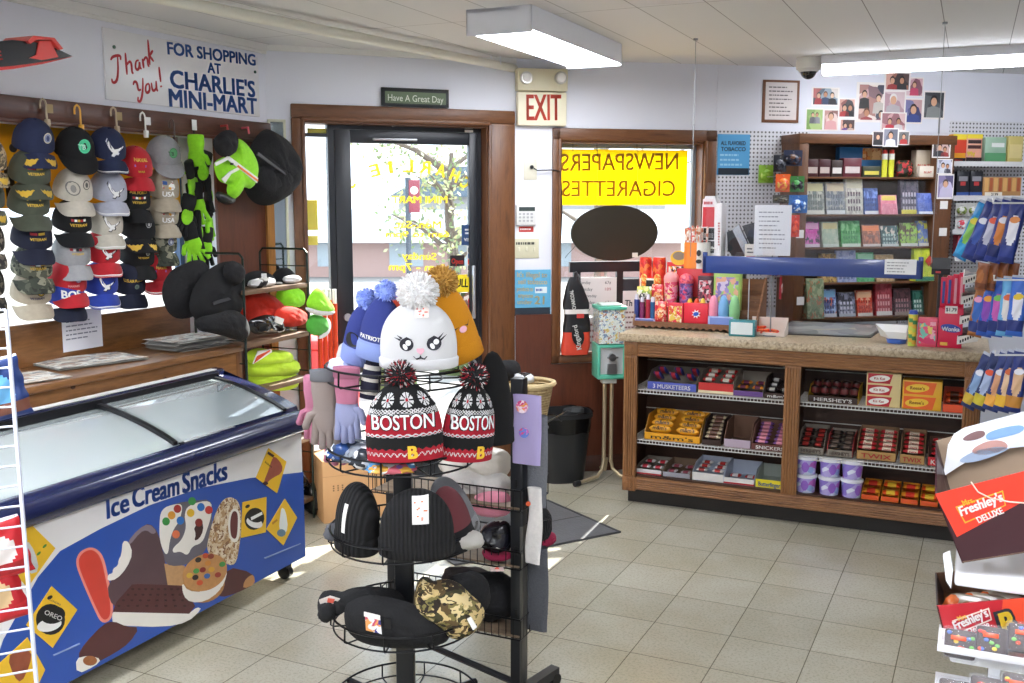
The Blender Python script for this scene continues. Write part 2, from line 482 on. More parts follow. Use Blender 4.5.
# --- left window: frame, glass, dark rail above, side panel
mb = MB(WHITEP)
xa,xb,za,zb = LW
for a,b in ((xa,xa + .04),(xb - .045,xb)): mb.box(a,b,.16,.22,za,zb)
mb.box(xa,xb,.16,.22,zb - .045,zb); mb.box(xa,xb,.16,.22,za,za + .03)
w1 = struct(mb,'window_1',L)
mb = MB(M('46658a',.4)); mb.box(xb - .075,xb - .045,.17,.21,za + .03,zb - .045); mb.build('window_mullion',w1)
mb = MB(GLASS((.97,.99,1),.05)); mb.box(xa + .04,xb - .075,.192,.198,za + .03,zb - .045); mb.build('window_pane',w1)
mb = MB(DARKW); mb.box(-4.0,.0,-.028,0,2.005,2.098,.006); mb.box(-4.0,-.0,-.034,-.02,1.992,2.008,.004); struct(mb,'trim_4',L)
mb = MB(PANEL); mb.box(-.44,-.02,-.016,0,.3,2.0); mb.m(WOOD('8a5c30','a8743c',3,'Z',.4)); mb.box(-.06,0,-.03,0,.0,2.0); struct(mb,'trim_5',L)
# --- entrance: wood casing, dark aluminium frame, sidelight, glass door
mb = MB(TRIMZ)
o0,o1,zt = .127,1.436,2.207
for a,b in ((o0,.192),(1.274,o1)):
 mb.box(a,b,-.022,0,0,zt - .075,.006)
 c0 = b if a < .5 else a
mb.box(.178,.196,-.03,.0,0,2.14,.004); mb.box(1.268,1.286,-.03,0,0,2.14,.004)
mb.box(.19,.205,0,.16,0,2.125); mb.box(1.262,1.276,0,.16,0,2.125)
mb.m(TRIMW); mb.box(o0,o1,-.022,0,zt - .075,zt,.006); mb.box(.178,1.286,-.03,0,2.118,2.14,.004); mb.box(.19,1.276,0,.16,2.108,2.125)
struct(mb,'trim_6',D)
ALU = M('20242b',.38,var=.05)
mb = MB(ALU)
sx0,sx1 = .205,.345
mb.box(sx1,sx1 + .035,.09,.15,0,2.108); mb.box(1.24,1.262,.09,.15,0,2.108); mb.box(sx1,1.262,.09,.15,2.085,2.108); mb.box(sx0,sx1,.10,.14,2.04,2.06); mb.box(sx0,sx1,.10,.14,0,.12); mb.box(sx0,sx0 + .012,.1,.14,0,2.1)
fr_ = struct(mb,'door_frame',D)
mb = MB(GLASS((.97,.99,1),.05)); mb.box(sx0 + .012,sx1,.118,.123,.12,2.04); mb.box(sx0 + .012,sx1,.118,.123,2.06,2.108); mb.build('sidelight_pane',fr_)
gx0,gx1,gz0,gz1 = .474,1.185,.25,2.01
mb = MB(ALU)
mb.box(.382,gx0,.085,.13,.01,2.083,.004); mb.box(gx1,1.238,.085,.13,.01,2.083,.004); mb.box(gx0,gx1,.085,.13,gz1,2.083,.004); mb.box(gx0,gx1,.085,.13,.01,gz0,.004)
door = struct(mb,'door_1',D)
mb = MB(GLASS((.97,.99,1),.05)); mb.box(gx0,gx1,.106,.112,gz0,gz1); mb.build('door_pane',door)
mb = MB(M('c9ccd0',.3,.8)); mb.cyl((.435,.085,1.02),(.435,.07,1.02),.022,n=18); mb.box(1.195,1.215,.062,.085,.98,1.3,.006); mb.build('door_handle',door)
mb = MB(M('b9bcc0',.35,.6)); a = D.at(373,139,.06); b = D.at(417,139,.06)
mb.box(a[0],b[0],.05,.07,a[1] - .006,a[1] + .006,.003); c = D.at(392,126,.05); d = D.at(412,121,.05)
mb.tube([(c[0],.05,c[1]),(d[0],.05,d[1])],.006); mb.build('door_closer',door)
mb = MB(WHITEP); a = D.at(465,127,.08)
for k in (0,1): mb.box(a[0],a[0] + .05,.08,.086,a[1] - .008 - k * .022,a[1] + .006 - k * .022)
mb.build('hinge_label',door)
# --- back window: casing, jambs, panes
mb = MB(TRIMZ)
mb.box(.224,.274,-.022,0,.695,2.114,.005); mb.box(1.196,1.271,-.022,0,.695,2.114,.005)
mb.box(.262,.276,-.03,0,.735,2.05,.004); mb.box(1.192,1.21,-.03,0,.735,2.05,.004)
mb.box(.272,.286,0,.15,.742,2.045); mb.box(1.186,1.2,0,.15,.742,2.045)
mb.m(TRIMW); mb.box(.224,1.271,-.022,0,2.042,2.114,.005); mb.box(.224,1.271,-.022,0,.695,.744,.005); mb.box(.27,1.2,0,.15,2.03,2.045); mb.box(.27,1.2,-.02,.15,.735,.75)
struct(mb,'trim_7',B)
mb = MB(M('7f8894',.4)); mb.box(.286,1.186,.1,.14,2.005,2.03); mb.box(.286,.3,.1,.14,.75,2.01); mb.box(1.165,1.186,.1,.14,.75,2.01); mb.box(.286,1.186,.1,.14,.75,.77)
w2 = struct(mb,'window_2',B)
mb = MB(GLASS((.97,.99,1),.05)); mb.box(.3,1.165,.118,.122,.77,2.005); mb.build('window_pane',w2)
# wainscot, baseboard and the white strip beside the window
mb = MB(PANEL); mb.box(0.0,1.9,-.012,0,.1,.69); mb.box(0,.224,-.012,0,.69,1.0); mb.m(DARKW); mb.box(0,6.4,-.02,0,0,.1,.004)
struct(mb,'baseboard_back',B)
mb = MB(DARKW); mb.box(-10.2,0,-.02,0,0,.1); struct(mb,'baseboard_left',L)
# pegboard sheets either side of the tobacco shelves
def pegmat():
 m,nt,p = nodes('pegboard'); v = coords(nt)
 vo = nt.nodes.new('ShaderNodeTexVoronoi'); vo.inputs['Randomness'].default_value = 0; vo.inputs['Scale'].default_value = 1 / .0254; vo.voronoi_dimensions = '2D'
 sw = nt.nodes.new('ShaderNodeSeparateXYZ'); cb = nt.nodes.new('ShaderNodeCombineXYZ'); nt.links.new(v,sw.inputs[0]); nt.links.new(sw.outputs[0],cb.inputs[0]); nt.links.new(sw.outputs[2],cb.inputs[1]); nt.links.new(cb.outputs[0],vo.inputs[0])
 nt.links.new(ramp(nt,vo.outputs['Distance'],[(.20,'5b5b5e'),(.28,'dcdde2')]),p.inputs['Base Color']); p.inputs['Roughness'].default_value = .6
 return m
PEG = pegmat()
mb = MB(PEG); mb.box(1.275,1.9,-.008,0,1.0,2.115); mb.box(2.9,4.6,-.008,0,.9,2.20); struct(mb,'trim_8',B)
# ================= LAMPS, PIPE, CAMERA DOME, SIGNS ON THE WALLS =================
DIFF = M('f3f7ff',.5,var=0,emit=LAMP)
METW = M('e6e8ee',.4,var=.03)
DIFF2 = M('f3f7ff',.5,var=0,emit=LAMP * .62)
def troffer(loc,label,group='added ceiling troffers'):
 """surface fluorescent fixture, long side along the left wall"""
 t = T('ceiling_light',label,'ceiling light',L,loc,group,local=True)
 mb = MB(METW); mb.box(-.61,.61,-.15,.15,-.02,-.001); mb.box(-.61,-.60,-.155,.155,-.112,-.0); mb.box(.60,.61,-.155,.155,-.112,0)
 mb.box(-.61,.61,-.155,-.148,-.10,0); mb.box(-.61,.61,.148,.155,-.10,0); mb.build('housing',t)
 mb = MB(DIFF if group else DIFF2)
 n = 8; mb.prism([(-.148,-.095)] + [(-.148 + .296 * i / n,-.095 - .016 * math.sin(math.pi * i / n)) for i in range(n + 1)] + [(.148,-.03),(-.148,-.03)],-.598,.598)
 mb.v = [(b_,a_,c_) for a_,b_,c_ in mb.v]; mb.f = [f[::-1] for f in mb.f]
 mb.build('diffuser',t); return t
p0 = L.fl(484,33,2.40); p1 = L.fl(603,66.5,2.40)
troffer(((p0[0] + p1[0]) / 2 + .02,(p0[1] + p1[1]) / 2,H),'wide fluorescent ceiling light hanging over the way to the door',None)
for i,(x,y) in enumerate(((-3.1,-1.1),(-3.1,-3.6),(-5.4,-1.1),(-5.4,-3.6),(-8.0,-1.5),(-8.0,-4.3))):  # unseen fixtures added to fill the shadows and brighten the left wall
 troffer((x,y,H),'added fluorescent ceiling light out of view, brightening the sales floor')
# long strip light over the counter
xa,ya = K.fl(822,74,2.41)
t = T('strip_light','long white strip light on the ceiling above the photo wall','ceiling light',K,(xa,ya,H),local=True)
mb = MB(METW); mb.box(0,2.4,-.04,.13,-.05,0); mb.box(-.008,0,-.02,.13,-.1,0); mb.box(2.4,2.408,-.02,.13,-.1,0); mb.build('housing',t)
mb = MB(M('f3f7ff',.5,var=0,emit=LAMP * .42)); mb.prism([(-.01,-.05),(-.018,-.075),(0,-.098),(.11,-.098),(.128,-.075),(.12,-.05)],0,2.4)
mb.v = [(b_,a_,c_) for a_,b_,c_ in mb.v]; mb.f = [f[::-1] for f in mb.f]; mb.build('diffuser',t)
# ceiling pipe that ends at the exit sign
PIPE = M('e4e2d6',.4,var=.06)
a = W.w(*W.fl(120,-10,2.46),2.46); b_ = W.w(*W.fl(522,70,2.455),2.455)
d = (b_ - a).normalized(); a = a - d * 1.2
mb = MB(PIPE); mb.cyl(a,b_,.024,n=16); mb.cyl(b_ - d * .02,b_ + d * .03,.032,n=16); mb.tube([b_ + d * .01,b_ + d * .03 + Vector((0,0,-.02)),b_ + d * .03 + Vector((0,0,-.06))],.026,12)
pipe = one(mb,'ceiling_pipe','long white pipe running under the ceiling to the exit sign','pipe',W,tuple(b_))
for f in (.25,.93):
 c = a.lerp(b_,f); mb = MB(METW); mb.ring((c.x,c.y,c.z),.001,.001,4); mb.tube([c + Vector((-.028,0,0)),c + Vector((-.026,0,.05))],.004); mb.tube([c + Vector((.028,0,0)),c + Vector((.026,0,.05))],.004); mb.build('pipe_hanger',pipe)
# security camera dome
x,y = W.fl(809,58,H)
t = T('dome_camera','white ceiling camera with a dark glass dome','camera',W,(x,y,H),local=True)
mb = MB(WHITEP); mb.lathe([(.0,-.072),(.055,-.072),(.072,-.062),(.074,-.01),(.07,0),(0,0)],28); mb.build('housing',t)
mb = MB(M('0c0d10',.05,coat=.6,var=0)); mb.sph((0,0,-.072),.047,.047,.05,24,14); mb.build('dome',t)
mb = MB(WHITEP); mb.ring((0,0,-.074),.05,.007,28); mb.build('trim_ring',t)
# EXIT sign with emergency lamps
BEIGE = M('d9d2b4',.45,var=.04)
def exit_sign():
 q = B.at(517,68,-.06); r = B.at(567,126,-.06); zmid = B.at(540,91,-.06)[1]
 x0,x1,z1,z0 = q[0],r[0],q[1],r[1]
 t = T('exit_sign','beige sign with red EXIT lettering and two emergency lamps','exit sign',B,(x0,0,z0))
 mb = MB(M('ebe4c8',.4,var=.03)); mb.box(x0 + .006,x1,-.055,-.002,z0,zmid - .004,.008); mb.build('sign_panel',t)
 mb = MB(BEIGE); mb.box(x0,x1,-.075,-.002,zmid,z1,.008); u = mb.build('battery_box',t)
 mb = MB(M('d5401f',.4,var=0)); a = B.at(527,120,-.058); b = B.at(561,120,-.058); c = B.at(527,94.5,-.058)
 mb.text('EXIT',a,b,c[1] - a[1],-.0575,bold=.012); mb.build('lettering',t)
 for px in (526,560.5):
  cx,cz = B.at(px,78,-.08)
  mb = MB(M('cfcfcb',.3,.6)); mb.cyl((cx,-.1,cz),(cx,-.075,cz),.036,n=24); mb.cyl((cx,-.108,cz),(cx,-.1,cz),.033,.036,n=24); l = mb.build('lamp',t)
  mb = MB(M('f5f5f2',.08,var=0,coat=.5)); mb.sph((cx,-.105,cz),.027,.012,.027); mb.build('lens',l)
exit_sign()
def plate(name,label,cat,fr,px,th,mat,y=0.0,r=.002,group=None,bold=None):
 """flat thing on a wall from its photo corners (x0,y0,x1,y1)"""
 a = fr.at(px[0],px[1],y - th); b = fr.at(px[2],px[3],y - th)
 loc = ((a[0] + b[0]) / 2,y,b[1])
 mb = MB(mat); mb.box(a[0],b[0],y - th,y,b[1],a[1],r)
 return one(mb,name,label,cat,fr,loc,group)
def lines(parent,fr,px,n,mat,y,h=.35,seed=0,name='lettering',jag=.4):
 """rows of small dark strokes standing for unreadable print"""
 rd = random.Random(seed); mb = MB(mat)
 for i in range(n):
  py = px[1] + (px[3] - px[1]) * (i + .5) / n
  a = fr.at(px[0],py,y); b = fr.at(px[2],py,y); hh = abs(fr.at(px[0],px[1],y)[1] - fr.at(px[0],px[3],y)[1]) / n * h / 2
  x = a[0]; e = b[0] - (b[0] - a[0]) * rd.random() * jag
  while x < e:
   w = (b[0] - a[0]) * (.05 + .12 * rd.random()); mb.box(x,min(e,x + w),y - .0004,y,a[1] - hh,a[1] + hh); x += w + (b[0] - a[0]) * .03
 return mb.build(name,parent)
def words(parent,fr,s,p0,p1,hpx,y,mat,name='lettering',**k):
 """text along the photo baseline p0-p1 with cap height hpx"""
 a,b = fr.at(*p0,y),fr.at(*p1,y); c = fr.at(p0[0],p0[1] - hpx,y)
 mb = MB(mat); mb.text(s,a,b,c[1] - a[1],y,**k); return mb.build(name,parent,smooth=0)
NAVY = M('1f2a52',.5,var=0); INK = M('2b2b30',.6,var=0); REDI = M('b3202c',.5,var=0); WHI = M('f2f2ef',.5,var=.02); BLUI = M('2a5aa4',.5,var=0)
# thank-you sign
t = plate('thank_you_sign','white sign with red and blue lettering above the caps','sign',L,(103,27,260,117),.012,M('e8e8ea',.25,var=.03))
def skew(s,p0,p1,h,mat,**k): words(t,L,s,p0,p1,h,-.0128,mat,**k)
def script(segs,mat,wdt,name):
 """brush lettering: tapered strokes through photo points"""
 mb = MB(mat)
 for pts in segs:
  q = L.poly([(.2930 * a,.2930 * b) for a,b in pts],-.0135)
  for _ in range(2):
   r = [q[0]]
   for i in range(len(q) - 1): r += [tuple(q[i][j] * .75 + q[i + 1][j] * .25 for j in (0,1)),tuple(q[i][j] * .25 + q[i + 1][j] * .75 for j in (0,1))]
   q = r + [q[-1]]
  mb.tube([(a,-.0128,b) for a,b in q],lambda u: wdt * (.55 + .6 * math.sin(math.pi * u)),6)
 mb.v = [(a,-.0128 + (b + .0128) * .15,c) for a,b,c in mb.v]
 return mb.build(name,t)
script([[(378,205),(385,192),(412,188),(412,205)],[(402,192),(404,250),(398,280),(384,283),(382,268)],[(428,180),(434,255)],[(431,225),(442,208),(449,215),(451,250),(456,248)],
[(474,205),(464,208),(462,232),(470,240),(477,228),(476,205),(479,235),(484,233)],[(487,200),(491,233)],[(489,210),(497,194),(504,200),(506,226),(510,224)],[(505,135),(512,222)],[(511,190),(522,172)],[(511,190),(525,210)],
[(455,290),(458,278),(468,280),(472,310),(482,305)],[(488,266),(488,310),(482,345),(471,347),(472,330)],[(507,285),(498,290),(497,312),(504,318),(512,308),(510,288),(505,285)],[(517,282),(520,308),(528,310),(533,300)],[(533,276),(535,308),(540,308)],[(543,228),(549,280)],[(549,292),(551,298)]],REDI,.0058,'script_lettering')
skew('FOR SHOPPING',(168,54),(255.5,65.5),12,BLUI,bold=.035)
skew('AT',(208,72.5),(221,74),10,BLUI,bold=.035)
skew("CHARLIE'S",(171,87),(255,97),17,BLUI,bold=.035)
skew('MINI-MART',(170,106),(257,114),17,BLUI,bold=.035)
for i,q in enumerate(((114,47),(255,72))):
 a = L.at(*q,-.013); mb = MB(M('3a5a50',.4,.4)); mb.cyl((a[0],-.016,a[1]),(a[0],-.012,a[1]),.008,n=10); mb.build('screw',t)
# plaque over the door
t = plate('greeting_plaque','dark green plaque reading Have A Great Day over the door','plaque',D,(381.5,87,449,108),.02,M('14181a',.4))
a = D.at(385,91,-.021); b = D.at(446,105,-.021); mb = MB(M('5d6f52',.5)); mb.box(a[0],b[0],-.0215,-.019,b[1],a[1]); mb.build('face',t)
words(t,D,'Have A Great Day',(388,100.5),(443.5,103),6.5,-.022,M('d9e0cf',.5,var=0))
# ================= LEFT SIDE: FREEZER, BENCH, CAPS, GLOVES, WIRE SHELF =================
FY = -.818
FROST = FILM('c8d4d4',.55,.03,0)
_p = FROST.node_tree.nodes['Principled BSDF']; _p.inputs['Coat Weight'].default_value = 1.0; _p.inputs['Coat IOR'].default_value = 2.0; _p.inputs['Coat Roughness'].default_value = .03
def freezer():
 x0,x1 = -2.56,-.878
 t = T('ice_cream_freezer','blue and white chest freezer with sliding glass lids and ice cream pictures','freezer',L,((x0 + x1) / 2,-.5,0))
 NV = M('151d45',.25,var=.05,coat=.4); WH = M('eceae8',.3,var=.02); BK = M('15161a',.35,var=.05)
 mb = MB(WH); mb.box(x0,x1 - .004,FY,-.345,.085,.672,.01); mb.build('body',t)
 # rounded bumper along the front and right end
 prof = [(-.824,.664),(-.848,.672),(-.862,.70),(-.858,.735),(-.84,.757),(-.80,.766),(-.772,.764),(-.772,.664)]
 mb = MB(NV); mb.prism([(-a,b) for a,b in []] or [(a,b) for a,b in prof],x0,x1 - .03)
 mb.v = [(b_,a_,c_) for a_,b_,c_ in mb.v]; mb.f = [f[::-1] for f in mb.f]
 mb.sph((x1 - .035,-.812,.714),.045,.05,.05,16,10)
 mb.build('front_bumper',t,smooth=50)
 def arc(n=12):
  return [(-.79 + (.79 - .27) * i / n,.760 + .125 * math.sin(math.pi / 2 * (i / n)) ** .9) for i in range(n + 1)]
 A = arc()
 for nm,xa,xb in (('end_frame',x1 - .075,x1),('end_frame',x0,x0 + .06)):
  mb = MB(NV); mb.prism([(-.83,.664)] + [(a,b + .02) for a,b in A] + [(-.345,.925),(-.345,.664)],xa,xb)
  mb.v = [(b_,a_,c_) for a_,b_,c_ in mb.v]; mb.f = [f[::-1] for f in mb.f]; mb.build(nm,t)
 mb = MB(NV); mb.box(x0,x1,-.395,-.342,.664,.925,.012); mb.m(WHITEP); mb.box(x0 + .05,x1 - .06,-.398,-.365,.924,.929); mb.m(BK); mb.box(x0 + .04,x1 - .06,-.41,-.393,.87,.913); mb.build('back_rail',t)
 # inner tub and stock seen dimly through the glass
 mb = MB(M('f4f6f7',.4,var=.02)); mb.box(x0 + .08,x1 - .08,-.76,-.40,.655,.675); mb.build('tub_lip',t)
 xm = L.at(146,440,-.6)[0]; xm = -1.62
 for nm,xa,xb,dz in (('sliding_lid',x0 + .06,xm + .03,0.0),('sliding_lid',xm - .03,x1 - .075,.012)):
  mb = MB(FROST); P = [(a,b + dz) for a,b in A]
  mb.grid(lambda u,v: (xa + (xb - xa) * u,P[int(round(v * 12))][0],P[int(round(v * 12))][1] + .004),4,12)
  lid = mb.build(nm,t,smooth=60)
  mb = MB(BK); e = .022
  for c in ((xa,xa + e),(xb - e,xb)):
   mb = MB(BK); q = [(a,b + .012) for a,b in P]; mb.prism([(a,b - .014) for a,b in q] + q[::-1],c[0],c[1])
   mb.v = [(b_,a_,c_) for a_,b_,c_ in mb.v]; mb.f = [f[::-1] for f in mb.f]
   mb.build('lid_frame',lid)
   # frosted white liner and a few stacked packs inside
 mb = MB(M('f1f4f5',.5,var=.02)); mb.box(x0 + .06,x1 - .076,-.785,-.775,.675,.75); mb.box(x0 + .06,x1 - .076,-.41,-.398,.675,.86); mb.build('liner',t)
 for cx,cy in ((x1 - .08,-.76),(x1 - .08,-.42),(x0 + .1,-.76)):
  mb = MB(BK); mb.cyl((cx - .015,cy,.032),(cx + .015,cy,.032),.032,n=16); mb.box(cx - .02,cx + .02,cy - .02,cy + .02,.04,.086); mb.build('caster',t)
  # ---- printed front: flat pictures on the white panel
 y = FY - .0006
 def z4(pts): return L.poly([(.293 * a,483 + .293 * b) for a,b in pts],FY)
 def z3(pts): return L.poly([(.3125 * a,360 + .3125 * b) for a,b in pts],FY)
 lay = [0]
 def art(nm,pts,mat,sm=2,raw=False,parent=t):
  lay[0] += 1; mb = MB(mat); yy = FY - .0006 - .00003 * lay[0]
  mb.prism(smoothpoly(pts,sm) if sm else pts,yy,FY - .0002); return mb.build(nm,parent,smooth=0)
 BLU = M('2f57b0',.3,var=.05,vs=4)
 e = L.at(303,472,FY); bl = L.at(300,560.6,FY)
 up = L.poly([(3,640),(38,577),(60,551),(100,529),(150,505),(200,488),(250,478),(303,471)],FY)
 pb = [(x1 - .006,e[1]),(x1 - .006,.088),(x0 + .004,.088),(x0 + .004,up[0][1] - .2)] + [(a,b) for a,b in up[:-1]]
 art('blue_panel_print',pb,BLU,0)
 CH = M('5a3232',.4,var=.25,vs=9); CHD = M('3f2222',.4,var=.2,vs=30); CRM = M('f1ece2',.4,var=.04); PINK = M('ef8f80',.4,var=.05); REDP = M('d9483a',.3,var=.12,vs=8); TAN = M('c69a6a',.5,var=.25,vs=60); LIL = M('8f7f88',.4,var=.2,vs=6); YEL = M('f2c230',.4,var=.04); BLK = M('17171b',.4,var=0)
 art('popsicle_print',z4([(300,219),(267,238),(256,275),(281,340),(316,420),(345,482),(380,468),(388,420),(371,330),(354,250),(327,222)]),PINK)
 art('popsicle_print',z4([(300,228),(274,244),(265,276),(290,340),(325,420),(350,470),(374,460),(378,420),(361,330),(345,256),(323,230)]),REDP)
 art('chocolate_bar_print',z4([(436,200),(478,152),(510,136),(540,168),(562,260),(578,360),(560,400),(400,430),(372,400),(366,345),(410,300)]),M('5d464b',.4,var=.35,vs=5),1)
 art('chocolate_bar_edge_print',z4([(470,158),(508,137),(536,166),(520,176),(500,160),(478,168),(440,215),(434,203)]),LIL,1)
 art('bite_print',z4([(418,197),(438,199),(453,240),(432,290),(398,328),(366,335),(368,312),(384,308),(385,292),(402,282),(404,262),(414,245)]),CRM,1)
 art('cone_print',z4([(560,275),(630,282),(628,350),(572,350)]),TAN,0)
 art('sundae_print',z4([(548,92),(600,68),(660,60),(718,55),(724,100),(720,170),(702,232),(655,272),(602,285),(566,278),(556,240)]),M('6a6670',.4,var=.3,vs=8),1)
 art('whipped_cream_print',z4([(548,88),(600,70),(625,75),(612,130),(590,160),(578,200),(574,240),(562,244),(545,200),(543,150)]),CRM,2)
 art('whipped_cream_print',z4([(640,75),(720,55),(723,105),(706,160),(690,205),(655,215),(640,250),(615,232),(590,240),(588,222),(620,195),(636,150),(628,110)]),CRM,2)
 art('sundae_gap_print',z4([(660,150),(690,130),(694,160),(680,190),(662,198),(668,175)]),CHD,1)
 for cx,cz,col in ((605,88,'a8322c'),(615,128,'2f78c8'),(650,102,'efc22e'),(600,175,'e2764a'),(655,62,'3f9a4a'),(685,82,'2f78c8'),(678,135,'8e2a24'),(566,131,'3f9a4a'),(712,92,'c83c34'),(585,110,'e6a23c')):
  art('candy_print',z4(ell(cx,cz,13,14)),M(col,.35,var=.1),0)
 art('nut_bar_print',z4([(735,100),(760,55),(790,46),(817,65),(824,130),(818,210),(803,285),(760,272),(702,240),(714,170)]),PRINT(['d8c3a0','b99468','e6d8bf','8a6240'],70,.5),2)
 art('nut_bar_core_print',z4([(790,86),(812,88),(820,120),(816,196),(796,205),(780,185),(776,125)]),CRM,2)
 art('nut_bar_core_print',z4([(793,95),(808,97),(812,122),(808,186),(797,192),(786,178),(784,128)]),M('6a3030',.4),2)
 art('chocolate_log_print',z4([(772,285),(862,305),(870,345),(808,375),(752,392),(742,370)]),CH,1)
 art('chocolate_log_end_print',z4([(848,318),(866,312),(870,345),(828,362),(832,336)]),M('c58f5c',.5),1)
 art('ice_cream_sandwich_print',z4([(383,440),(400,440),(645,445),(672,423),(688,430),(640,475),(560,492),(390,486),(382,468)]),CRM,1)
 art('wafer_print',z4([(384,440),(398,405),(450,346),(470,344),(625,350),(640,372),(665,420),(645,446)]),CH,0)
 for r_ in range(4):
  for c_ in range(8):
   art('wafer_hole_print',z4(ell(452 - r_ * 16 + c_ * (22 + r_ * 3.4),362 + r_ * 19,5.5,4,n=8)),CHD,0)
 art('cookie_print',z4(ell(695,345,72,62,-22,26)),M('b98552',.5,var=.2,vs=40),0)
 art('cookie_filling_print',z4([(622,345),(650,395),(700,395),(762,345),(770,305),(760,340),(745,372),(700,404),(650,408),(624,385)]),CRM,1)
 art('cookie_filling_print',z4([(620,338),(640,368),(690,372),(745,335),(772,285),(772,318),(755,360),(700,398),(645,402),(622,376)]),CRM,1)
 art('cookie_print',z4(ell(698,305,79,60,27 - 54,30)),M('c9935c',.5,var=.25,vs=50),0)
 for cx,cz,col in ((675,262,'2b2422'),(700,248,'c8502f'),(718,250,'8c3a28'),(708,273,'d08a38'),(668,300,'4f9a4c'),(690,296,'8c2e28'),(720,295,'d9a437'),(705,317,'3c6cb4'),(742,313,'a8402f'),(665,322,'2a2020'),(680,340,'d8582e'),(757,277,'4f9a4c'),(645,315,'d9b23c')):
  art('candy_print',z4(ell(cx,cz,11,9,-20,14)),M(col,.35,var=.1),0)
 art('chocolate_log_print',z4([(262,592),(290,545),(352,482),(385,470),(430,490),(475,492),(440,545),(390,580),(330,612),(290,625)]),CH,1)
 art('log_end_print',z4([(258,598),(300,588),(345,600),(322,625),(262,652)]),CRM,1)
 art('log_caramel_print',z4(ell(305,606,24,17)),M('a8673a',.5,var=.3,vs=60),0)
 # yellow product cards
 def card(pts,zz): return art('card_print',zz(pts),YEL,0)
 c1 = card([(175,352),(262,432),(178,562),(88,485)],z4)
 art('sandwich_cookie_print',z4(ell(170,465,50,53)),BLK,0); art('sandwich_cookie_print',z4(ell(166,484,43,22,-14)),WHI,0); art('sandwich_cookie_print',z4(ell(178,450,43,30,-10)),BLK,0)
 a,b = z4([(146,446),(204,470)]); mb = MB(WHI); mb.text('OREO',a,b,.014,FY - .0052,bold=.02); mb.build('card_lettering',t,smooth=0)
 art('card_mark_print',z4(ell(168,390,10,6,-30)),BLK,0); a,b = z4([(160,398),(202,418)]); mb = MB(NAVY); mb.text('KLONDIKE',a,b,.006,FY - .0052); mb.build('card_lettering',t,smooth=0)
 card([(95,132),(187,222),(92,357),(3,250)],z4)
 art('cone_wrap_print',z4([(88,190),(118,235),(132,300),(95,312),(84,250)]),M('cfd3d2',.4,var=.2,vs=60),1); art('cone_wrap_print',z4(ell(62,285,16,32,20)),M('dfe8ee',.4),0)
 for a,b in ((130,240),(150,215)): art('card_mark_print',z4(ell(a,b,9,4,-45)),M('4c8a3a',.5),0)
 card([(92,527),(152,637),(122,700),(-20,720),(-30,640)],z4)
 art('cone_cup_print',z4([(22,595),(60,566),(106,572),(100,620),(70,683),(45,660)]),M('9c5238',.5,var=.3,vs=40),1)
 card([(858,282),(915,325),(885,426),(818,377)],z3)
 art('cone_cup_print',z3([(876,305),(902,335),(900,362),(868,378),(845,400),(842,388),(858,350),(866,322)]),M('a85a4a',.5,var=.25,vs=40),1); art('cone_cup_print',z3(ell(848,394,8,6)),CHD,0)
 art('card_mark_print',z3([(856,292),(876,305),(872,312),(853,300)]),CHD,0); a,b = z3([(844,328),(866,345)]); mb = MB(CHD); mb.text('Snickers',a,b,.009,FY - .0052,bold=.02); mb.build('card_lettering',t,smooth=0)
 card([(775,455),(851,438),(849,551),(770,569)],z3)
 art('sandwich_cookie_print',z3(ell(812,508,31,36,20)),BLK,0); art('sandwich_cookie_print',z3(ell(812,520,27,16,20)),WHI,0); art('sandwich_cookie_print',z3(ell(814,499,27,20,20)),BLK,0)
 art('card_mark_print',z3([(800,503),(836,485),(838,494),(802,513)]),WHI,0); art('card_mark_print',z3(ell(790,468,8,5,-30)),BLK,0)
 card([(910,444),(949,504),(905,593),(851,541)],z3)
 art('frozen_pop_print',z3([(898,470),(912,480),(920,540),(905,560),(890,540),(894,500)]),M('eef3ee',.4,var=.06),1); art('card_mark_print',z3(ell(898,553,14,12)),M('6a8aa0',.4),0); art('card_mark_print',z3([(868,520),(884,508),(886,514),(870,527)]),M('c88a2a',.4),0)
 for s,a,b,h in (('Ice',(107.5,518.5),(129,511),20),('Cream',(133,508),(179,494),20),('Snacks',(183,493),(227,479),20)):
  words(t,L,s,a,b,h,FY - .0012,M('2c52a6',.4,var=0),'front_lettering',bold=.03)
  # sliding scratches
 for p in ([(180,586),(270,546),(271,550),(181,590)],[(900,255),(1024,205),(1024,208),(902,259)]):
  art('scratch_print',z4(p),M('8fa4cc',.5),0)
freezer()
# ---- wooden bench under the window
def bench():
 zt = 1.0; c = L.fl(243.8,344.7,zt); x1 = c[0]; y0 = c[1]
 OAK = WOOD('63401f','8f6238',4,'X',.35); OAKZ = WOOD('593719','7d5330',4,'Z',.35)
 t = T('window_bench','brown pine bench with a tall back board under the cap window','bench',L,(-2.0,-.1,0))
 mb = MB(OAK); mb.box(-3.6,x1,y0,-.001,zt - .03,zt,.006); mb.box(-2.94,-.46,-.01,.15,zt - .008,zt); mb.build('bench_top',t)
 mb = MB(OAK); mb.box(-3.6,x1 - .03,y0 + .012,y0 + .034,zt - .17,zt - .03); mb.build('apron',t)
 for xx in (x1 - .045,-3.55):
  mb = MB(OAKZ); mb.box(xx,xx + .04,y0 + .01,-.03,0,zt - .03,.003); mb.build('end_panel',t)
 q = L.at(188,303,.05);
 mb = MB(OAK); mb.box(-2.94,L.at(190,310,.05)[0],.05,.072,zt + .001,q[1],.004); mb.build('back_board',t)
 mb = MB(M('4a2a16',.5));
 for px,py in ((73,385),(165,377)): a = L.at(px,py + 2,y0 + .012); mb = MB(M('4a2a16',.5)); mb.prism(ell(a[0],a[1],.012,.009),y0 + .0115,y0 + .014); mb.build('knot',t)
 return x1,y0,zt
BX1,BY0,BZ = bench()
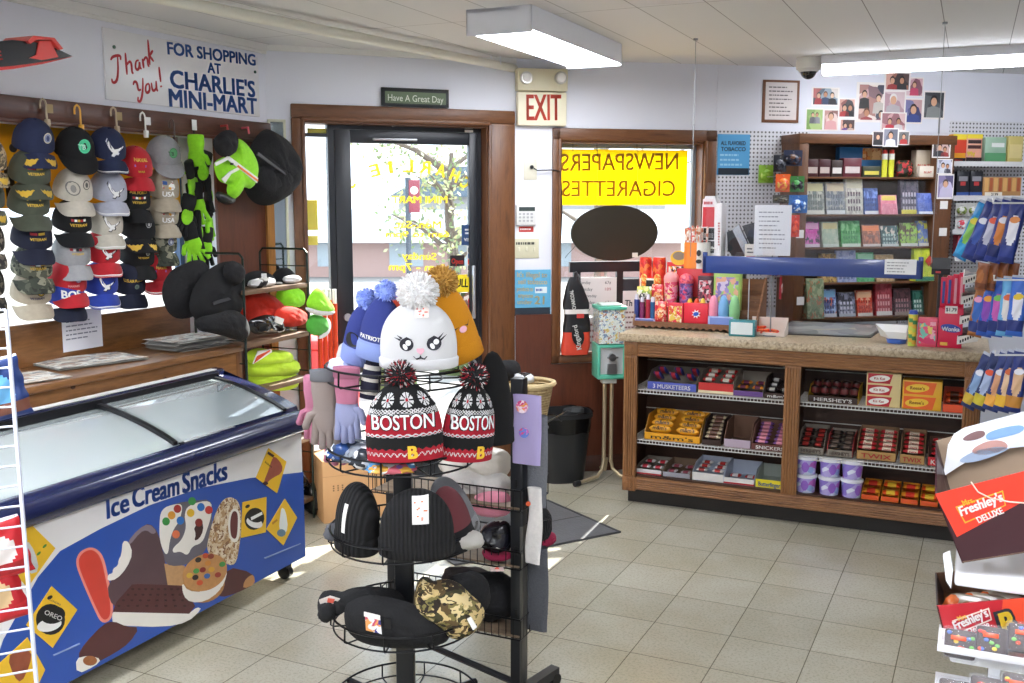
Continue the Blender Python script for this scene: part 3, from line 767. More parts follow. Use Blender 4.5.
# note on the back board
t = plate('paper_note','white typed note taped to the back board of the bench','note',L,(61,312,103,346),.001,M('f0f0f4',.7,var=.02),y=.048,r=0)
lines(t,L,(66,316,98,342),6,M('8a8d98',.7,var=0),.0468,.3,2)
# newspapers
def newspapers(px,label,n,w,d,rz,seed,th=.004,group=None):
 x,y = L.fl(px[0],px[1],BZ + .002); rd = random.Random(seed)
 t = T('newspaper_stack' if n > 3 else 'newspaper',label,'newspaper',L,(x,y,BZ),None,rz,local=True)
 for k in range(n):
  mb = MB(M(('b9b6ae','c9c6be','a9a7a2')[k % 3],.8,var=.12,vs=60)); ox,oy,a = rd.gauss(0,.006),rd.gauss(0,.006),rd.gauss(0,.05)
  mb.xf(Matrix.Rotation(a,4,'Z'))
  if k == n - 1:
   mb.m(PRINT(['d8d5cc','bdbab2','c7b9a8','8d8b88','dedbd2','a98f80'],26,.8,(1,2.2,1)))
  mb.grid(lambda u,v: ((u - .5) * w + ox,(v - .5) * d + oy,k * th + .0012 + (.006 if k == n - 1 and n < 5 else 0) * math.sin(u * 3.1) * v),8,6)
  mb.grid(lambda u,v: ((u - .5) * w + ox,(v - .5) * d + oy,k * th),1,1)
  mb.xf().xf(Matrix.Rotation(a,4,'Z')); mb.box(-w / 2 + ox,w / 2 + ox,-d / 2 + oy,d / 2 + oy,k * th,k * th + .001)
  mb.build('sheet',t)
newspapers((90,362),'single folded newspaper beside the white note on the bench',3,.40,.25,-.25,1,.006)
newspapers((190,346),'thick pile of newspapers near the black fur hats',9,.33,.22,-.1,2,.0055)
newspapers((10,381),'newspaper lying behind the white wire rack',2,.36,.24,-.2,3,.006)
# ---- caps on strings
def crown_y(x,z,rx,ry,h):
 k = max(0.0,1 - (max(0,z) / h) ** 2.4) ** .5
 r = max(1e-4,rx * k); return -ry * k * math.sqrt(max(0.0,1 - min(1,(x / r) ** 2)))
def cap(px,label,mat,brim=None,logo=(),rx=.078,ry=.088,h=.112,tilt=24,yaw=-24,out=-.10,flat=False,stripe=None,braid=None,s=1.0,group=None):
 """baseball cap facing the room, brim tipped down; px = middle of its front panel in the photo"""
 x,z = L.at(px[0],px[1],out - .07)
 loc = (x,out,z - .045)
 t = T('baseball_cap',label,'cap',L,loc,group,local=True,rot=(R(tilt),0,L.a + R(yaw)))
 t.scale = (s,s,s)
 def cr(u,v):
  a = 2 * math.pi * u; zz = h * math.sin(v * math.pi / 2); k = max(.02,(1 - (zz / h) ** 2.4)) ** .5 if v < 1 else .02
  return (rx * k * math.cos(a),ry * k * math.sin(a),zz)
 mb = MB(mat); mb.grid(cr,28,9,cu=True); mb.sph((0,0,h),.008,.008,.004,8,5)
 c = mb.build('crown',t,smooth=60)
 bm_ = brim or mat; Lb = .058
 def br(dz):
  def f(u,v):
   a = R(-90) + R(78) * (2 * u - 1); q = (1 - abs(2 * u - 1) ** 2.5)
   x_ = math.cos(a) * rx * (1 + .12 * v * q); y_ = math.sin(a) * ry - Lb * v * q ** .6
   return (x_,y_,dz + .004 - (0 if flat else 6.5) * x_ * x_ - .040 * v * q)
  return f
 mb = MB(bm_); f0,f1 = br(.003),br(0); mb.grid(f0,20,6); mb.grid(f1,20,6)
 mb.grid(lambda u,v: f0(u,1) if v < .5 else f1(u,1),20,1)
 b_ = mb.build('brim',t,smooth=60)
 fb = br(.0045)
 if stripe:
  mb = MB(stripe); mb.grid(lambda u,v: fb(.04 + .92 * u,.86 + .07 * v),20,1); mb.grid(lambda u,v: fb(.05 + .9 * u,.98 + .02 * v),20,1); mb.build('brim_piping',t)
 if braid:
  mb = MB(braid); mb.grid(lambda u,v: fb(.12 + .33 * u,.35 + .45 * v * math.sin(math.pi * u) + .12 * abs(math.sin(u * 14))),14,3); mb.grid(lambda u,v: fb(.55 + .33 * u,.35 + .45 * v * math.sin(math.pi * u) + .12 * abs(math.sin(u * 14))),14,3); mb.build('brim_braid',t)
 surf = lambda x_,z_: crown_y(x_,z_,rx,ry,h) - .0016
 for lg in logo:
  kind,m_ = lg[0],lg[1]; mb = MB(m_)
  def drape(pts,mt,off=.0): mb.m(mt); mb.add([(a,surf(a,b) - off,b) for a,b in pts],[tuple(range(len(pts)))])
  if kind == 'text':
   for i,(txt,zz,hh) in enumerate(lg[2:]): mb.textc(txt,0,zz,hh,0,w=.085,bold=.03,surf=surf)
  elif kind == 'disc':
   drape(ell(lg[3],lg[4],lg[2],n=24),m_); drape(ell(lg[3],lg[4],lg[2] * .82,n=24),lg[5],.0004)
   if len(lg) > 6: drape(ell(lg[3],lg[4],lg[2] * .4,lg[2] * .55,n=12),lg[6],.0008)
  elif kind == 'eagle':
   W_ = [(-.028,.07),(-.02,.05),(-.012,.04),(-.006,.036),(-.012,.025),(-.002,.022),(.004,.03),(.012,.028),(.016,.034),(.012,.04),(.03,.05),(.034,.056),(.012,.05),(-.002,.048),(-.014,.062),(-.022,.08)]
   big = [(a * 1.25 + .002,(b - .045) * 1.22 + .045) for a,b in W_]
   drape(big,lg[2]); drape(W_,m_,.0006)
  elif kind == 'bar':
   zz,n = lg[2],lg[3]
   for i in range(n): drape([(-.03 + .06 * i / n,zz),(-.03 + .06 * (i + .86) / n,zz),(-.03 + .06 * (i + .86) / n,zz + .009),(-.03 + .06 * i / n,zz + .009)],lg[4 + i % (len(lg) - 4)])
  elif kind == 'flag':
   drape([(-.028,.05),(.02,.05),(.02,.08),(-.028,.08)],m_); drape([(-.028,.066),(-.008,.066),(-.008,.08),(-.028,.08)],lg[2],.0004)
   for i in (0,2): drape([(-.028 if i == 0 else -.028,.05 + i * .01),(.02,.05 + i * .01),(.02,.055 + i * .01),(-.028,.055 + i * .01)],lg[3],.0004)
   drape([(.002,.045),(.022,.045),(.03,.055),(.026,.068),(.01,.074),(-.004,.064)],WHI,.0008); drape([(-.004,.052),(.008,.045),(.012,.056),(.0,.06)],M('e0a030',.5),.0012)
  mb.build('emblem',t,smooth=0)
 return t
NVY = CLOTH('232c4d',500,amt=.15); BLK_ = CLOTH('151517',500,amt=.15); OLV = CLOTH('4b5142',500,amt=.15); TANC = CLOTH('b9ad98',500,amt=.15); GRY = CLOTH('a9a9ab',500,amt=.15); REDC = CLOTH('c4202c',500,amt=.15); BLUC = CLOTH('2a44ab',500,amt=.15); WHC = CLOTH('b9bccb',500,amt=.15); CRMC = CLOTH('d2cbbb',500,amt=.15); DNV = CLOTH('191d33',500,amt=.15)
CAM = CAMO(['2c2f28','55584a','8a8874','3c4036'],26); DIG = CAMO(['5d5140','8f8064','b9a684','3f382e'],60)
GOLD = M('d8b23e',.5); MINT = M('57d6a0',.5,var=.03); GRN = M('3f8a52',.5); SIL = M('c4c4c4',.5)
VET = ('text',GOLD,('VETERAN',.04,.010))
caps = [
# px, label, crown, kwargs
((45,141),'navy cap with round crest and gold braid, top of the first full string',NVY,dict(logo=[('disc',M('d8cfae',.5),.018,.03,.06,M('8d97b0',.5),M('2b3a6e',.5))],braid=GOLD)),
((41,172),'olive cap with gold braid right under the navy crest cap',OLV,dict(logo=[VET,('bar',GOLD,.06,2,REDI,GOLD)],braid=GOLD)),
((40,203),'plain olive veteran cap, third on the first full string',OLV,dict(logo=[VET,('bar',GOLD,.06,1,GOLD)])),
((43,237),'dark navy veteran cap under the olive caps',DNV,dict(logo=[VET,('bar',GOLD,.06,2,REDI,GOLD)])),
((43,266),'woodland camouflage veteran cap',CAM,dict(logo=[VET,('bar',GOLD,.055,3,REDI,WHI,GOLD)])),
((42,301),'tan cap with a dark eagle patch at the bottom of its string',TANC,dict(logo=[('disc',M('2a2a2a',.5),.018,.015,.055,M('d2b030',.5),M('dcdcdc',.5)),('text',NAVY,('VETERAN',.025,.009))])),
((86,149),'black flat cap with a mint green disc on a yellow hanger',BLK_,dict(logo=[('disc',MINT,.026,.012,.06,M('49c893',.5,var=.03)),('text',M('bff0d8',.5),('TB',.05,.018))],flat=True)),
((84,190),'cream cap with two round grey seals',CRMC,dict(logo=[('disc',M('6d6a66',.5),.027,-.025,.055,CRMC,M('8a8780',.5)),('disc',M('2e2c2c',.5),.017,.03,.068,CRMC,M('55524e',.5))])),
((83,221),'black cap lettered NAVY VETERAN',BLK_,dict(logo=[('text',GOLD,('N A V Y',.07,.013),('VETERAN',.03,.011)),('bar',GOLD,.05,5,REDI,WHI,GOLD)])),
((82,254),'light grey cap with a coloured ribbon bar',GRY,dict(logo=[('bar',GOLD,.065,5,REDI,WHI,M('2a2a2a',.5)),('text',GOLD,('VETERAN',.05,.008))])),
((78,283),'red cap with a round crest, below the grey ribbon cap',REDC,dict(logo=[('disc',M('6a4a70',.5),.015,.02,.06,M('c9b6c8',.5)),('text',M('e8a0a0',.5),('MARINES',.03,.008))])),
((76,306),'royal blue cap lettered BOS touching the white note',BLUC,dict(logo=[('text',WHI,('BOS',.04,.030))],brim=DNV)),
((118,149),'navy cap with a white eagle and pale brim piping',NVY,dict(logo=[('eagle',WHI,M('e6e6f0',.5))],stripe=WHI)),
((119,191),'pale blue grey cap with a black edged eagle',WHC,dict(logo=[('eagle',WHI,BLK)] if False else [('eagle',WHI,M('101012',.5))],stripe=WHI)),
((115,224),'tan cap with a small dark eagle between the pale cap and the red one',CRMC,dict(logo=[('eagle',WHI,M('26262a',.5))],stripe=WHI)),
((112,252),'red cap with an eagle and white brim piping',REDC,dict(logo=[('eagle',WHI,M('26262a',.5))],stripe=WHI)),
((110,287),'bright blue cap with an eagle and white brim piping',BLUC,dict(logo=[('eagle',WHI,M('16161a',.5))],stripe=WHI)),
((145,167),'red cap with yellow and purple lettering on a white hanger',REDC,dict(logo=[('text',GOLD,('NAVAL',.07,.013),('WAR',.025,.009)),('bar',M('7a5fb0',.5),.048,1,M('8a5fb0',.5))])),
((143,199),'black cap lettered AIR FORCE VETERAN',BLK_,dict(logo=[('text',GOLD,('AIR FORCE',.07,.011),('VETERAN',.03,.010)),('bar',GOLD,.05,5,REDI,WHI,GOLD)])),
((148,229),'black cap with a silver crest and a thick gold braid',BLK_,dict(logo=[('disc',SIL,.015,.02,.07,M('4a4a50',.5),SIL)],braid=GOLD)),
((147,256),'black cap with a small eagle under the gold braid',BLK_,dict(logo=[('text',GOLD,('VETERAN',.04,.008)),('disc',SIL,.01,.02,.062,M('777777',.5))])),
((138,288),'dark navy cap lettered U.S. AIR FORCE',DNV,dict(logo=[('text',GOLD,('U.S.AIR FORCE',.06,.011)),('disc',M('8aa088',.5),.01,.01,.04,M('5a6a60',.5))])),
((174,156),'grey flat brimmed cap with a green disc',CLOTH('9c9c9e',500,amt=.15),dict(logo=[('disc',GRN,.021,.012,.06,M('57a56a',.5)),('text',M('1e4a2c',.5),('TB',.05,.016))],flat=True)),
((172,189),'tan cap with an eagle over a flag, lettered US, upper of two',TANC,dict(logo=[('flag',WHI,BLUI,REDI),('text',WHI,('USA',.015,.022))])),
((172,215),'tan cap with an eagle over a flag, lettered US, lower of two',TANC,dict(logo=[('flag',WHI,BLUI,REDI),('text',WHI,('USA',.015,.022))])),
((170,243),'dark camouflage cap with a pale round crest',CAM,dict(logo=[('disc',M('9aa0b8',.5),.016,.02,.055,M('6d7390',.5),M('c8ccd8',.5))])),
((165,271),'red and white cap with purple lettering beside the black fur hats',REDC,dict(logo=[('text',GOLD,('NAVAL',.06,.011)),('bar',M('7a5fb0',.5),.045,1,M('8a5fb0',.5))],stripe=WHI)),
((-4,158),'desert digital camouflage cap at the edge of the photo',DIG,dict(braid=GOLD)),
((-6,196),'olive cap with gold braid at the very edge of the photo',OLV,dict(braid=GOLD)),
((-6,240),'brown camouflage cap with an orange patch at the edge of the photo',CAMO(['3a3430','6d6358','8f8574','2c2826'],30),dict(logo=[('disc',M('e07028',.5),.02,.02,.05,M('e88838',.5))])),
((-6,288),'dark camouflage cap with a red mark, lowest at the edge of the photo',CAMO(['24221f','4a443c','6a6254','1a1816'],30),dict(logo=[('disc',REDI,.012,.03,.05,WHI)])),
]
for i,(px,lab,m_,kw) in enumerate(caps):
 cap((px[0],px[1] - 7 - max(0,px[1] - 278) * .4),lab,m_,out=-.03 + .0004 * (px[1] - 140),s=1.01,**kw)
# hangers on the rail
def hanger(px,label,col,clip=None,tagc=None):
 x,z = L.at(px[0],px[1],-.05)
 t = T('cap_hanger',label,'hanger',L,(x,-.05,z),local=True)
 mb = MB(M(col,.4,.1)); mb.tube([(-.03,0,-.02),(-.03,0,0),(-.026,0,.012),(-.015,0,.02),(-.004,0,.012),(0,0,0),(0,0,-.07)],.004,8); mb.build('hook',t)
 mb = MB(M(clip or col,.5)); mb.box(-.008,.008,-.012,.008,-.092,-.06,.003); mb.build('clip',t)
 if tagc: mb = MB(M(tagc,.6)); mb.box(.0,.03,-.004,-.003,-.035,.0); mb.build('tag',t)
for px,lab,c,tg in (((46,104),'tan hook holding the navy crest cap','b9a88c','a08a5e'),((80,110),'yellow hook holding the black flat cap','e0a53a',None),((116,112),'tan hook holding the navy eagle cap','b9a488','a08a5e'),((145,117),'white hook with a paper tag over the red cap','e6e4de','e8e8e8'),((174,124),'dark brown hook holding the grey disc cap','4a342a',None)):
 hanger(px,lab,c,None,tg)
# yellow shop sign in the left window, seen from behind
t = T('window_sign','yellow sign board in the cap window, dark letters facing the street','sign',L,(-1.9,.155,1.6))
z1 = L.at(5,120,.16)[1]; zb_ = L.at(60,208,.16)[1]
mb = MB(TRANSLUCENT('d9a91f',.35)); mb.box(-2.9,-.52,.15,.158,zb_,z1); mb.build('board',t)
mb = MB(M('3a2a10',.6,var=0))
for s,pa,pb_,h in (('III',(8,199),(50,197),27),): mb.text(s,L.at(*pa,.149),L.at(*pb_,.149),.13,.149,bold=.03,mirror=True)
mb.build('lettering',t,smooth=0)
mb = MB(M('2c2c2c',.5)); a = L.at(13,148,.149); mb.prism(ell(a[0],a[1],.018),.146,.15); mb.build('bolt',t)
# red and black model boat nose jutting in at the top left
def jut():
 x,z = L.at(0,53,-.25)
 t = T('model_boat','black and red pointed model hull jutting in at the top left','model',L,(x - .2,-.25,z - .06),None)
 def pp(q): return L.poly(q,-.25)
 mb = MB(M('17181c',.25,var=.3,vs=30)); P = pp([(-90,52),(-40,46),(0,41),(30,44),(46,50),(61,57),(45,61),(20,66),(0,69),(-90,78)])
 mb.prism(P,-.31,-.19); mb.build('hull',t)
 mb = MB(M('e2473f',.3)); mb.prism(pp([(13,42),(19,37),(40,39),(49,50),(46,51),(37,41),(22,41),(16,45)]),-.325,-.18); mb.prism(pp([(27,42),(38,42),(46,58),(30,61),(17,59),(24,56)]),-.315,-.30); mb.build('fin',t)
 mb = MB(M('c8342e',.3)); mb.prism(pp([(-90,74),(0,67),(30,63),(61,57.5),(30,65),(0,70),(-90,79)]),-.318,-.18); mb.build('keel_strip',t)
 mb = MB(M('c8342e',.3)); a,b = L.at(-8,60,-.312),L.at(3,59,-.312); mb.text('E',L.at(-3,60,-.312),L.at(2.5,59.5,-.312),.03,-.312,bold=.03); mb.build('lettering',t)
 mb = MB(M('8a8a8a',.4,.5)); mb.tube([(x - .3,-.25,z + .02),(x - .3,-.25,H)],.002,5); mb.build('hanging_wire',t)
jut()
# ================= KNITWEAR AND OTHER SOFT GOODS =================
NEON = CLOTH('a6f22c',300,amt=.3,col2='7fd01e'); NEONY = CLOTH('d2f53a',300,amt=.3,col2='b6dd2a'); FUR = CLOTH('0b0b0d',90,amt=1.0,col2='18181b',vs=90)
def glove_geo(mb,s=1.0,thumb=1,curl=.0,spread=.12,w=.085,mitt=False,fl=.07):
 """hand of a glove hanging fingers down, wrist at z=0"""
 mb.sph((0,0,-.055 * s),w * .5 * s,.017 * s,.062 * s,16,10)
 if mitt: mb.sph((0,0,-.10 * s),w * .48 * s,.018 * s,.07 * s,16,10)
 else:
  for i in range(4):
   x = (-.375 + .25 * i) * w * s; a = (i - 1.5) * spread; l = fl * s * (.86,1.0,.97,.78)[i if thumb > 0 else 3 - i]
   p = Vector((x,0,-.09 * s)); q = p + Vector((math.sin(a),-curl * .5,-math.cos(a))) * l * .55; r = q + Vector((math.sin(a),-curl * 1.5,-math.cos(a))) * l * .45
   mb.tube([p + Vector((0,0,.03 * s)),p,q,r,r + (r - q) * .12],lambda u: .0115 * s * (1 if u < .9 else .55),8)
 p = Vector((thumb * w * .42 * s,0,-.04 * s)); mb.tube([p - Vector((thumb * .02 * s,0,0)),p + Vector((thumb * .012,-.004,-.015)) * s,p + Vector((thumb * .026,-.006,-.05)) * s,p + Vector((thumb * .027,-.006,-.058)) * s],lambda u: .0125 * s * (1 if u < .9 else .6),8)
def glove(fr,px,y,label,hand,cuff,s=1.0,thumb=1,tip=None,group=None,tilt=0,yaw=0,cl=.06,roll=None,fold=None,**k):
 x,z = fr.at(px[0],px[1],y)
 t = T('glove',label,'glove',fr,(x,y,z),group,local=True,rot=(R(tilt),0,fr.a + R(yaw)) if roll is None else (R(tilt),R(roll),fr.a + R(yaw)))
 mb = MB(hand); glove_geo(mb,s,thumb,**k); mb.build('hand',t,smooth=60)
 if tip: mb = MB(tip); mb.sph((0,-.012 * s,-.055 * s),.036 * s,.009 * s,.045 * s,14,8); mb.build('back_panel',t,smooth=60)
 mb = MB(cuff); mb.lathe([(.001,.012 * s),(.036 * s,.012 * s),(.041 * s,0),(.039 * s,-cl * .5 * s),(.034 * s,-cl * .5 * s - .012 * s),(.001,-cl * .5 * s - .012 * s)] if False else [(.034 * s,cl * s),(.042 * s,cl * s - .006 * s),(.043 * s,cl * .3 * s),(.038 * s,-.012 * s),(.037 * s,-.03 * s)],20,sy=.5)
 if fold: mb.m(fold); mb.lathe([(.039 * s,cl * s + .004),(.046 * s,cl * s + .003),(.046 * s,cl * s - .03 * s),(.042 * s,cl * s - .032 * s)],20,sy=.55)
 mb.build('cuff',t,smooth=60); return t
# string of black and neon work gloves
gl = [(196,152,0,1),(204,168,10,-1),(190,178,-12,1),(207,192,6,1),(195,200,-4,-1),(188,212,10,1),(208,218,-8,-1),(197,228,5,1),(190,240,-10,-1),(206,244,4,1)]
names = ['topmost','second','third','fourth','fifth','sixth','seventh','eighth','ninth','lowest']
for i,(px,py,a,th) in enumerate(gl):
 glove(L,(px,py - 6),-.06 - .012 * (i % 3),'neon green and black work glove, %s on the glove string' % names[i],NEON if i % 2 == 0 else BLK_,BLK_ if i else NEON,.92,th,NEON if i % 2 else None,'work gloves on the string',yaw=-50 + 37 * (i % 4),roll=a * 1.6,spread=.25)
t = T('glove_string','black cord with a white tag that holds the work gloves','cord',L,(0,0,0)); x,z = L.at(196,126,-.045); x2,z2 = L.at(199,250,-.03)
ORG[t.name] = Vector((0,0,0)); mb = MB(BLACKP); mb.tube([(x,-.03,z),(x2,-.03,z2)],.003); mb.build('cord',t)
mb = MB(M('ececec',.6)); mb.box(x - .016,x + .016,-.036,-.034,z - .02,z + .03); mb.build('tag',t)
# winter hats
def trapper(fr,px,y,label,mat,rx,rz,ry=.075,flap=True,lump=.05,trim=None,yaw=0,roll=0,flaps=.75,visor=None):
 x,z = fr.at(px[0],px[1],y)
 t = T('trapper_hat',label,'hat',fr,(x,y,z),'winter hats by the glove string',local=True,rot=(0,R(roll),fr.a + R(yaw)))
 mb = MB(mat); mb.sph((0,0,0),rx,ry,rz,26,16,lump,9)
 mb.build('crown',t,smooth=70)
 if flap:
  for sx in (-1,1):
   mb = MB(mat); mb.sph((sx * rx * .55,-.01,-rz * flaps),rx * .42,ry * .6,rz * .5,16,12,lump,9); mb.build('ear_flap',t,smooth=70)
 if visor: mb = MB(visor); mb.sph((0,-ry * .8,rz * .1),rx * .6,ry * .35,rz * .4,18,12,.12,12); mb.build('front_flap',t,smooth=70)
 if trim:
  for k,(p,q) in enumerate(trim[1]):
   mb = MB(trim[0]); n = 8; P0,P1 = Vector((p[0] * rx,0,p[1] * rz)),Vector((q[0] * rx,0,q[1] * rz)); d = Vector((-(P1 - P0).z,0,(P1 - P0).x)).normalized() * .008
   def f(u,v):
    c = P0.lerp(P1,u) + d * (2 * v - 1); e = max(0.0,1 - (c.x / rx) ** 2 - (c.z / rz) ** 2); return (c.x,-ry * math.sqrt(e) * 1.06 - .004,c.z)
   mb.grid(f,n,2)
   if len(trim) > 2: mb.m(trim[2]); mb.grid(lambda u,v: tuple(Vector(f(u,.35 + .3 * v)) + Vector((0,-.0012,0))),n,1)
   mb.build('reflective_band',t)
 return t
def soft(fr,pts,y,th,label,cat,name,mat,lump=.12,group=None,parts=(),mfn=None,back=.6,ls=20):
 """soft thing with a photo outline at depth y; parts: (name, material, outline, extra depth, thickness)"""
 P = fr.poly(pts,y); x = sum(a for a,b in P) / len(P); zb = min(b for a,b in P)
 t = T(name,label,cat,fr,(x,y,zb),group); mb = MB(mat); mb.puff(P,y,th,lump,back,mfn=mfn,ls=ls); mb.build('body',t,smooth=70)
 for nm,m_,q,dy,h in parts:
  mb = MB(m_)
  if h < .004: mb.prism(fr.poly(q,y - dy),y - dy - h,y - dy + .004)
  else: mb.puff(fr.poly(q,y - dy),y - dy,h,lump,.5,ls=ls)
  mb.build(nm,t,smooth=70)
 return t
WG = 'winter hats by the glove string'
FUR2 = CLOTH('08080a',60,amt=1,col2='1e1e22',vs=80)
soft(L,[(262,128),(275,131),(287,143),(299,162),(297,180),(288,196),(272,206),(256,205),(246,195),(241,178),(247,150)],-.13,.10,'large black winter hat hanging beside the entrance casing','hat','trapper_hat',FUR,.10,WG,[('ear_flap',FUR2,[(262,150),(278,160),(294,172),(290,190),(270,198),(254,190),(250,168)],.05,.05),('strap',M('4a4a50',.5),[(258,152),(284,172),(286,175),(257,155)],.115,.003)],back=.3)
soft(L,[(236,137),(247,143),(256,158),(258,175),(252,190),(243,186),(238,196),(233,201),(226,194),(229,184),(219,182),(214,170),(214,161),(226,156),(234,150)],-.24,.045,'neon green hat with reflective bands on the rail','hat','trapper_hat',NEON,.06,WG,[('reflective_band',M('eceee8',.3),[(226,156),(230,157),(258,178),(257,183),(228,160)],.047,.002),('reflective_band',M('f07a30',.4),[(238,165),(258,180),(257.5,181.5),(237,166.5)],.0495,.002),('reflective_band',M('eceee8',.3),[(215,163),(229,156),(230,158.5),(216,166)],.047,.002),('reflective_band',M('eceee8',.3),[(222,179),(229,172),(238,167),(239,170),(231,174),(225,183)],.047,.002),('snap',BLACKP,[(231,163),(233,163),(233,165),(231,165)],.05,.003)],back=.4)
soft(L,[(222,131),(231,129),(237,138),(236,150),(229,158),(219,156),(213,147),(214,138)],-.28,.04,'small black fur hat hooked above the neon green hat','hat','trapper_hat',FUR2,.15,WG)
soft(L,[(178,203),(188,199),(194,196),(197,205),(190,214),(182,216),(177,211)] if False else [(216,190),(228,195),(236,200),(231,205),(222,204),(215,198)],-.23,.025,'black strap buckle bundle under the neon green hat','strap','buckle_strap',BLACKP,.2)
soft(L,[(181,265),(196,259),(207,262),(209,280),(206,300),(197,316),(180,320),(168,314),(162,298),(163,283),(171,270)],-.22,.06,'black winter hat leaning on the end of the bench back','hat','trapper_hat',FUR,.12,WG)
soft(L,[(203,273),(222,261),(236,262),(243,272),(241,289),(243,305),(236,320),(215,326),(196,322),(188,308),(192,290)],-.30,.055,'black fur trimmed trapper hat in the middle of the bench end pile','hat','trapper_hat',BLK_,.10,WG,[('fur_pompom',FUR2,[(225,262),(236,260),(244,270),(241,283),(231,286),(222,277)],.05,.04),('lettering_strip',M('3a3a3e',.7),[(213,302),(232,296),(233,299),(214,305)],.056,.002)])
soft(L,[(194,318),(215,314),(234,308),(246,318),(249,333),(243,342),(230,338),(212,333),(197,331)],-.36,.05,'black winter hat hanging over the bench end','hat','trapper_hat',FUR,.10,WG)
for px,r_,c in ((224,128,'a83a3a'),(245,130,'d8606a')):
 x,z = L.at(px,r_,-.05); mb = MB(M(c,.5)); mb.tube([(x,-.03,z + .01),(x,-.07,z + .012),(x,-.075,z - .02)],.006,8); one(mb,'rail_hook','red tipped hook on the rail over the %s' % ('small black fur hat' if px == 224 else 'large black winter hat'),'hook',L,(x,-.05,z))
# wire shelf at the end of the bench
def wire_shelf():
 yf = -.36; xa = L.at(244,300,yf)[0]; xb = L.at(308,300,yf)[0]; yb = -.06
 GRN_ = M('22302a',.4,.4); BRN = WOOD('5c4634','7c624c',4,'X',.5)
 t = T('wire_shelf','dark green wire shelf unit with brown boards left of the door','shelf',L,((xa + xb) / 2,-.2,0))
 zt = L.at(308,249,yf)[1]
 for x in (xa,xb):
  for y in (yf,yb):
   mb = MB(GRN_); mb.cyl((x,y,0),(x,y,zt - .02),.006,n=8); mb.build('post',t)
  mb = MB(GRN_); mb.tube([(x,yf,zt - .02),(x,yf + .02,zt),(x,yb - .02,zt),(x,yb,zt - .02)],.006,6)
  z = .25
  while z < zt - .04: mb.cyl((x,yf,z),(x,yb,z),.003,n=6); z += .11
  mb.build('end_ladder',t)
 zs = [L.at(243,291,yf)[1],L.at(250,343,yf)[1],L.at(250,392,yf)[1],.45,.12]
 for z in zs:
  mb = MB(BRN); mb.box(xa + .004,xb - .004,yf - .004,yb,z - .022,z,.002); mb.build('shelf_board',t)
 return xa,xb,yf,yb,zs
SXA,SXB,SYF,SYB,SZ = wire_shelf()
def lumpy(fr,px,y,label,cat,name,mat,rx,ry,rz,lump=.06,base=None,roll=0,ls=9,group=None,n=22):
 """soft folded thing; base: z of the surface it lies on"""
 x,z = fr.at(px[0],px[1],y)
 if base is not None: z = base + rz * .96
 t = T(name,label,cat,fr,(x,y,z),group,local=True,rot=(0,R(roll),fr.a))
 mb = MB(mat); mb.sph((0,0,0),rx,ry,rz,n,14,lump,ls); mb.build('body',t,smooth=70); return t
def flatcap(px,y,label,mat,base,rx=.1,yaw=0,tagm=None):
 x,z = L.at(px[0],px[1],y); t = T('peaked_cap',label,'hat',L,(x,y,base),'hats on the top wire shelf',yaw,local=True)
 mb = MB(mat); mb.sph((0,0,0),rx,rx * .8,.075,24,12,.04,8,z0=0.0); mb.build('crown',t,smooth=70)
 mb = MB(mat); mb.sph((rx * .75,-.02,.006),rx * .5,rx * .5,.010,20,8); mb.build('brim',t,smooth=60)
 if tagm: mb = MB(tagm); mb.box(-.03,.0,-rx * .82,-rx * .80,.02,.065); mb.build('tag',t)
W3 = CLOTH('e4e4e2',200,amt=.3)
flatcap((258,280),-.22,'black cap on the top board of the wire shelf, nearest the fur hats',BLK_,SZ[0],.10,R(-20),M('e8e8e4',.6))
flatcap((284,274),-.2,'black cap with a white brim further along the top board',BLK_,SZ[0],.085,R(30))
lumpy(L,(262,285),-.31,'folded white and black hat at the front of the top board','hat','folded_hat',PRINT(['e8e8e6','d5d5d3','1b1b1d','f2f2f0'],14,.8),.10,.035,.024,.08,SZ[0])
lumpy(L,(292,279),-.30,'white folded cap at the far end of the top board','hat','folded_hat',W3,.06,.04,.022,.06,SZ[0])
RED_ = CLOTH('f0381f',200,amt=.5,col2='c92a14')
soft(L,[(238,294),(252,290),(268,293),(280,301),(286,312),(276,324),(258,326),(240,322),(236,308)],-.20,.06,'bright red knit hat on the second board of the wire shelf','hat','knit_hat',RED_,.12)
soft(L,[(278,306),(294,306),(305,312),(307,322),(298,327),(282,327),(272,320)],-.28,.045,'red knit hat with a rolled edge at the far end of the second board','hat','knit_hat',RED_,.14)
soft(L,[(275,291),(290,285),(303,290),(305,305),(292,310),(278,305)],-.13,.04,'neon green knit hat behind the red hats','hat','knit_hat',NEON,.10)
soft(L,[(246,322),(258,316),(272,314),(284,322),(286,332),(270,334),(252,335)],-.33,.03,'black gloves in crinkled clear plastic in front of the red hat','gloves','glove_pack',M('17171a',.15,var=.5,vs=30,coat=.6),.3,None,[('paper_tag',M('e8e4dc',.6),[(276,316),(284,319),(282,325),(275,322)],.03,.002)])
NG = 'neon gloves in the pile'
for i,(lab,q) in enumerate((('lowest',[(245,373),(262,366),(284,369),(298,374),(299,386),(288,391),(264,391),(247,388)]),('middle',[(245,360),(264,354),(286,357),(299,361),(300,372),(286,377),(262,378),(246,376)]),('topmost',[(245,353),(256,347),(270,350),(286,350),(293,356),(290,364),(270,364),(250,366)]))):
 soft(L,q,-.24 - .02 * i,.05,'neon yellow glove lying %s in the pile on the lowest visible board' % lab,'glove','neon_glove',NEONY,.10,NG,[('reflective_band',M('f0efe8',.3),[(258,351),(271,349),(272,352),(258,361),(253,364)],.048,.002),('red_edge',M('d8502a',.4),[(257,356),(270,350),(270,351),(254,363)],.0505,.002)] if i == 2 else ())
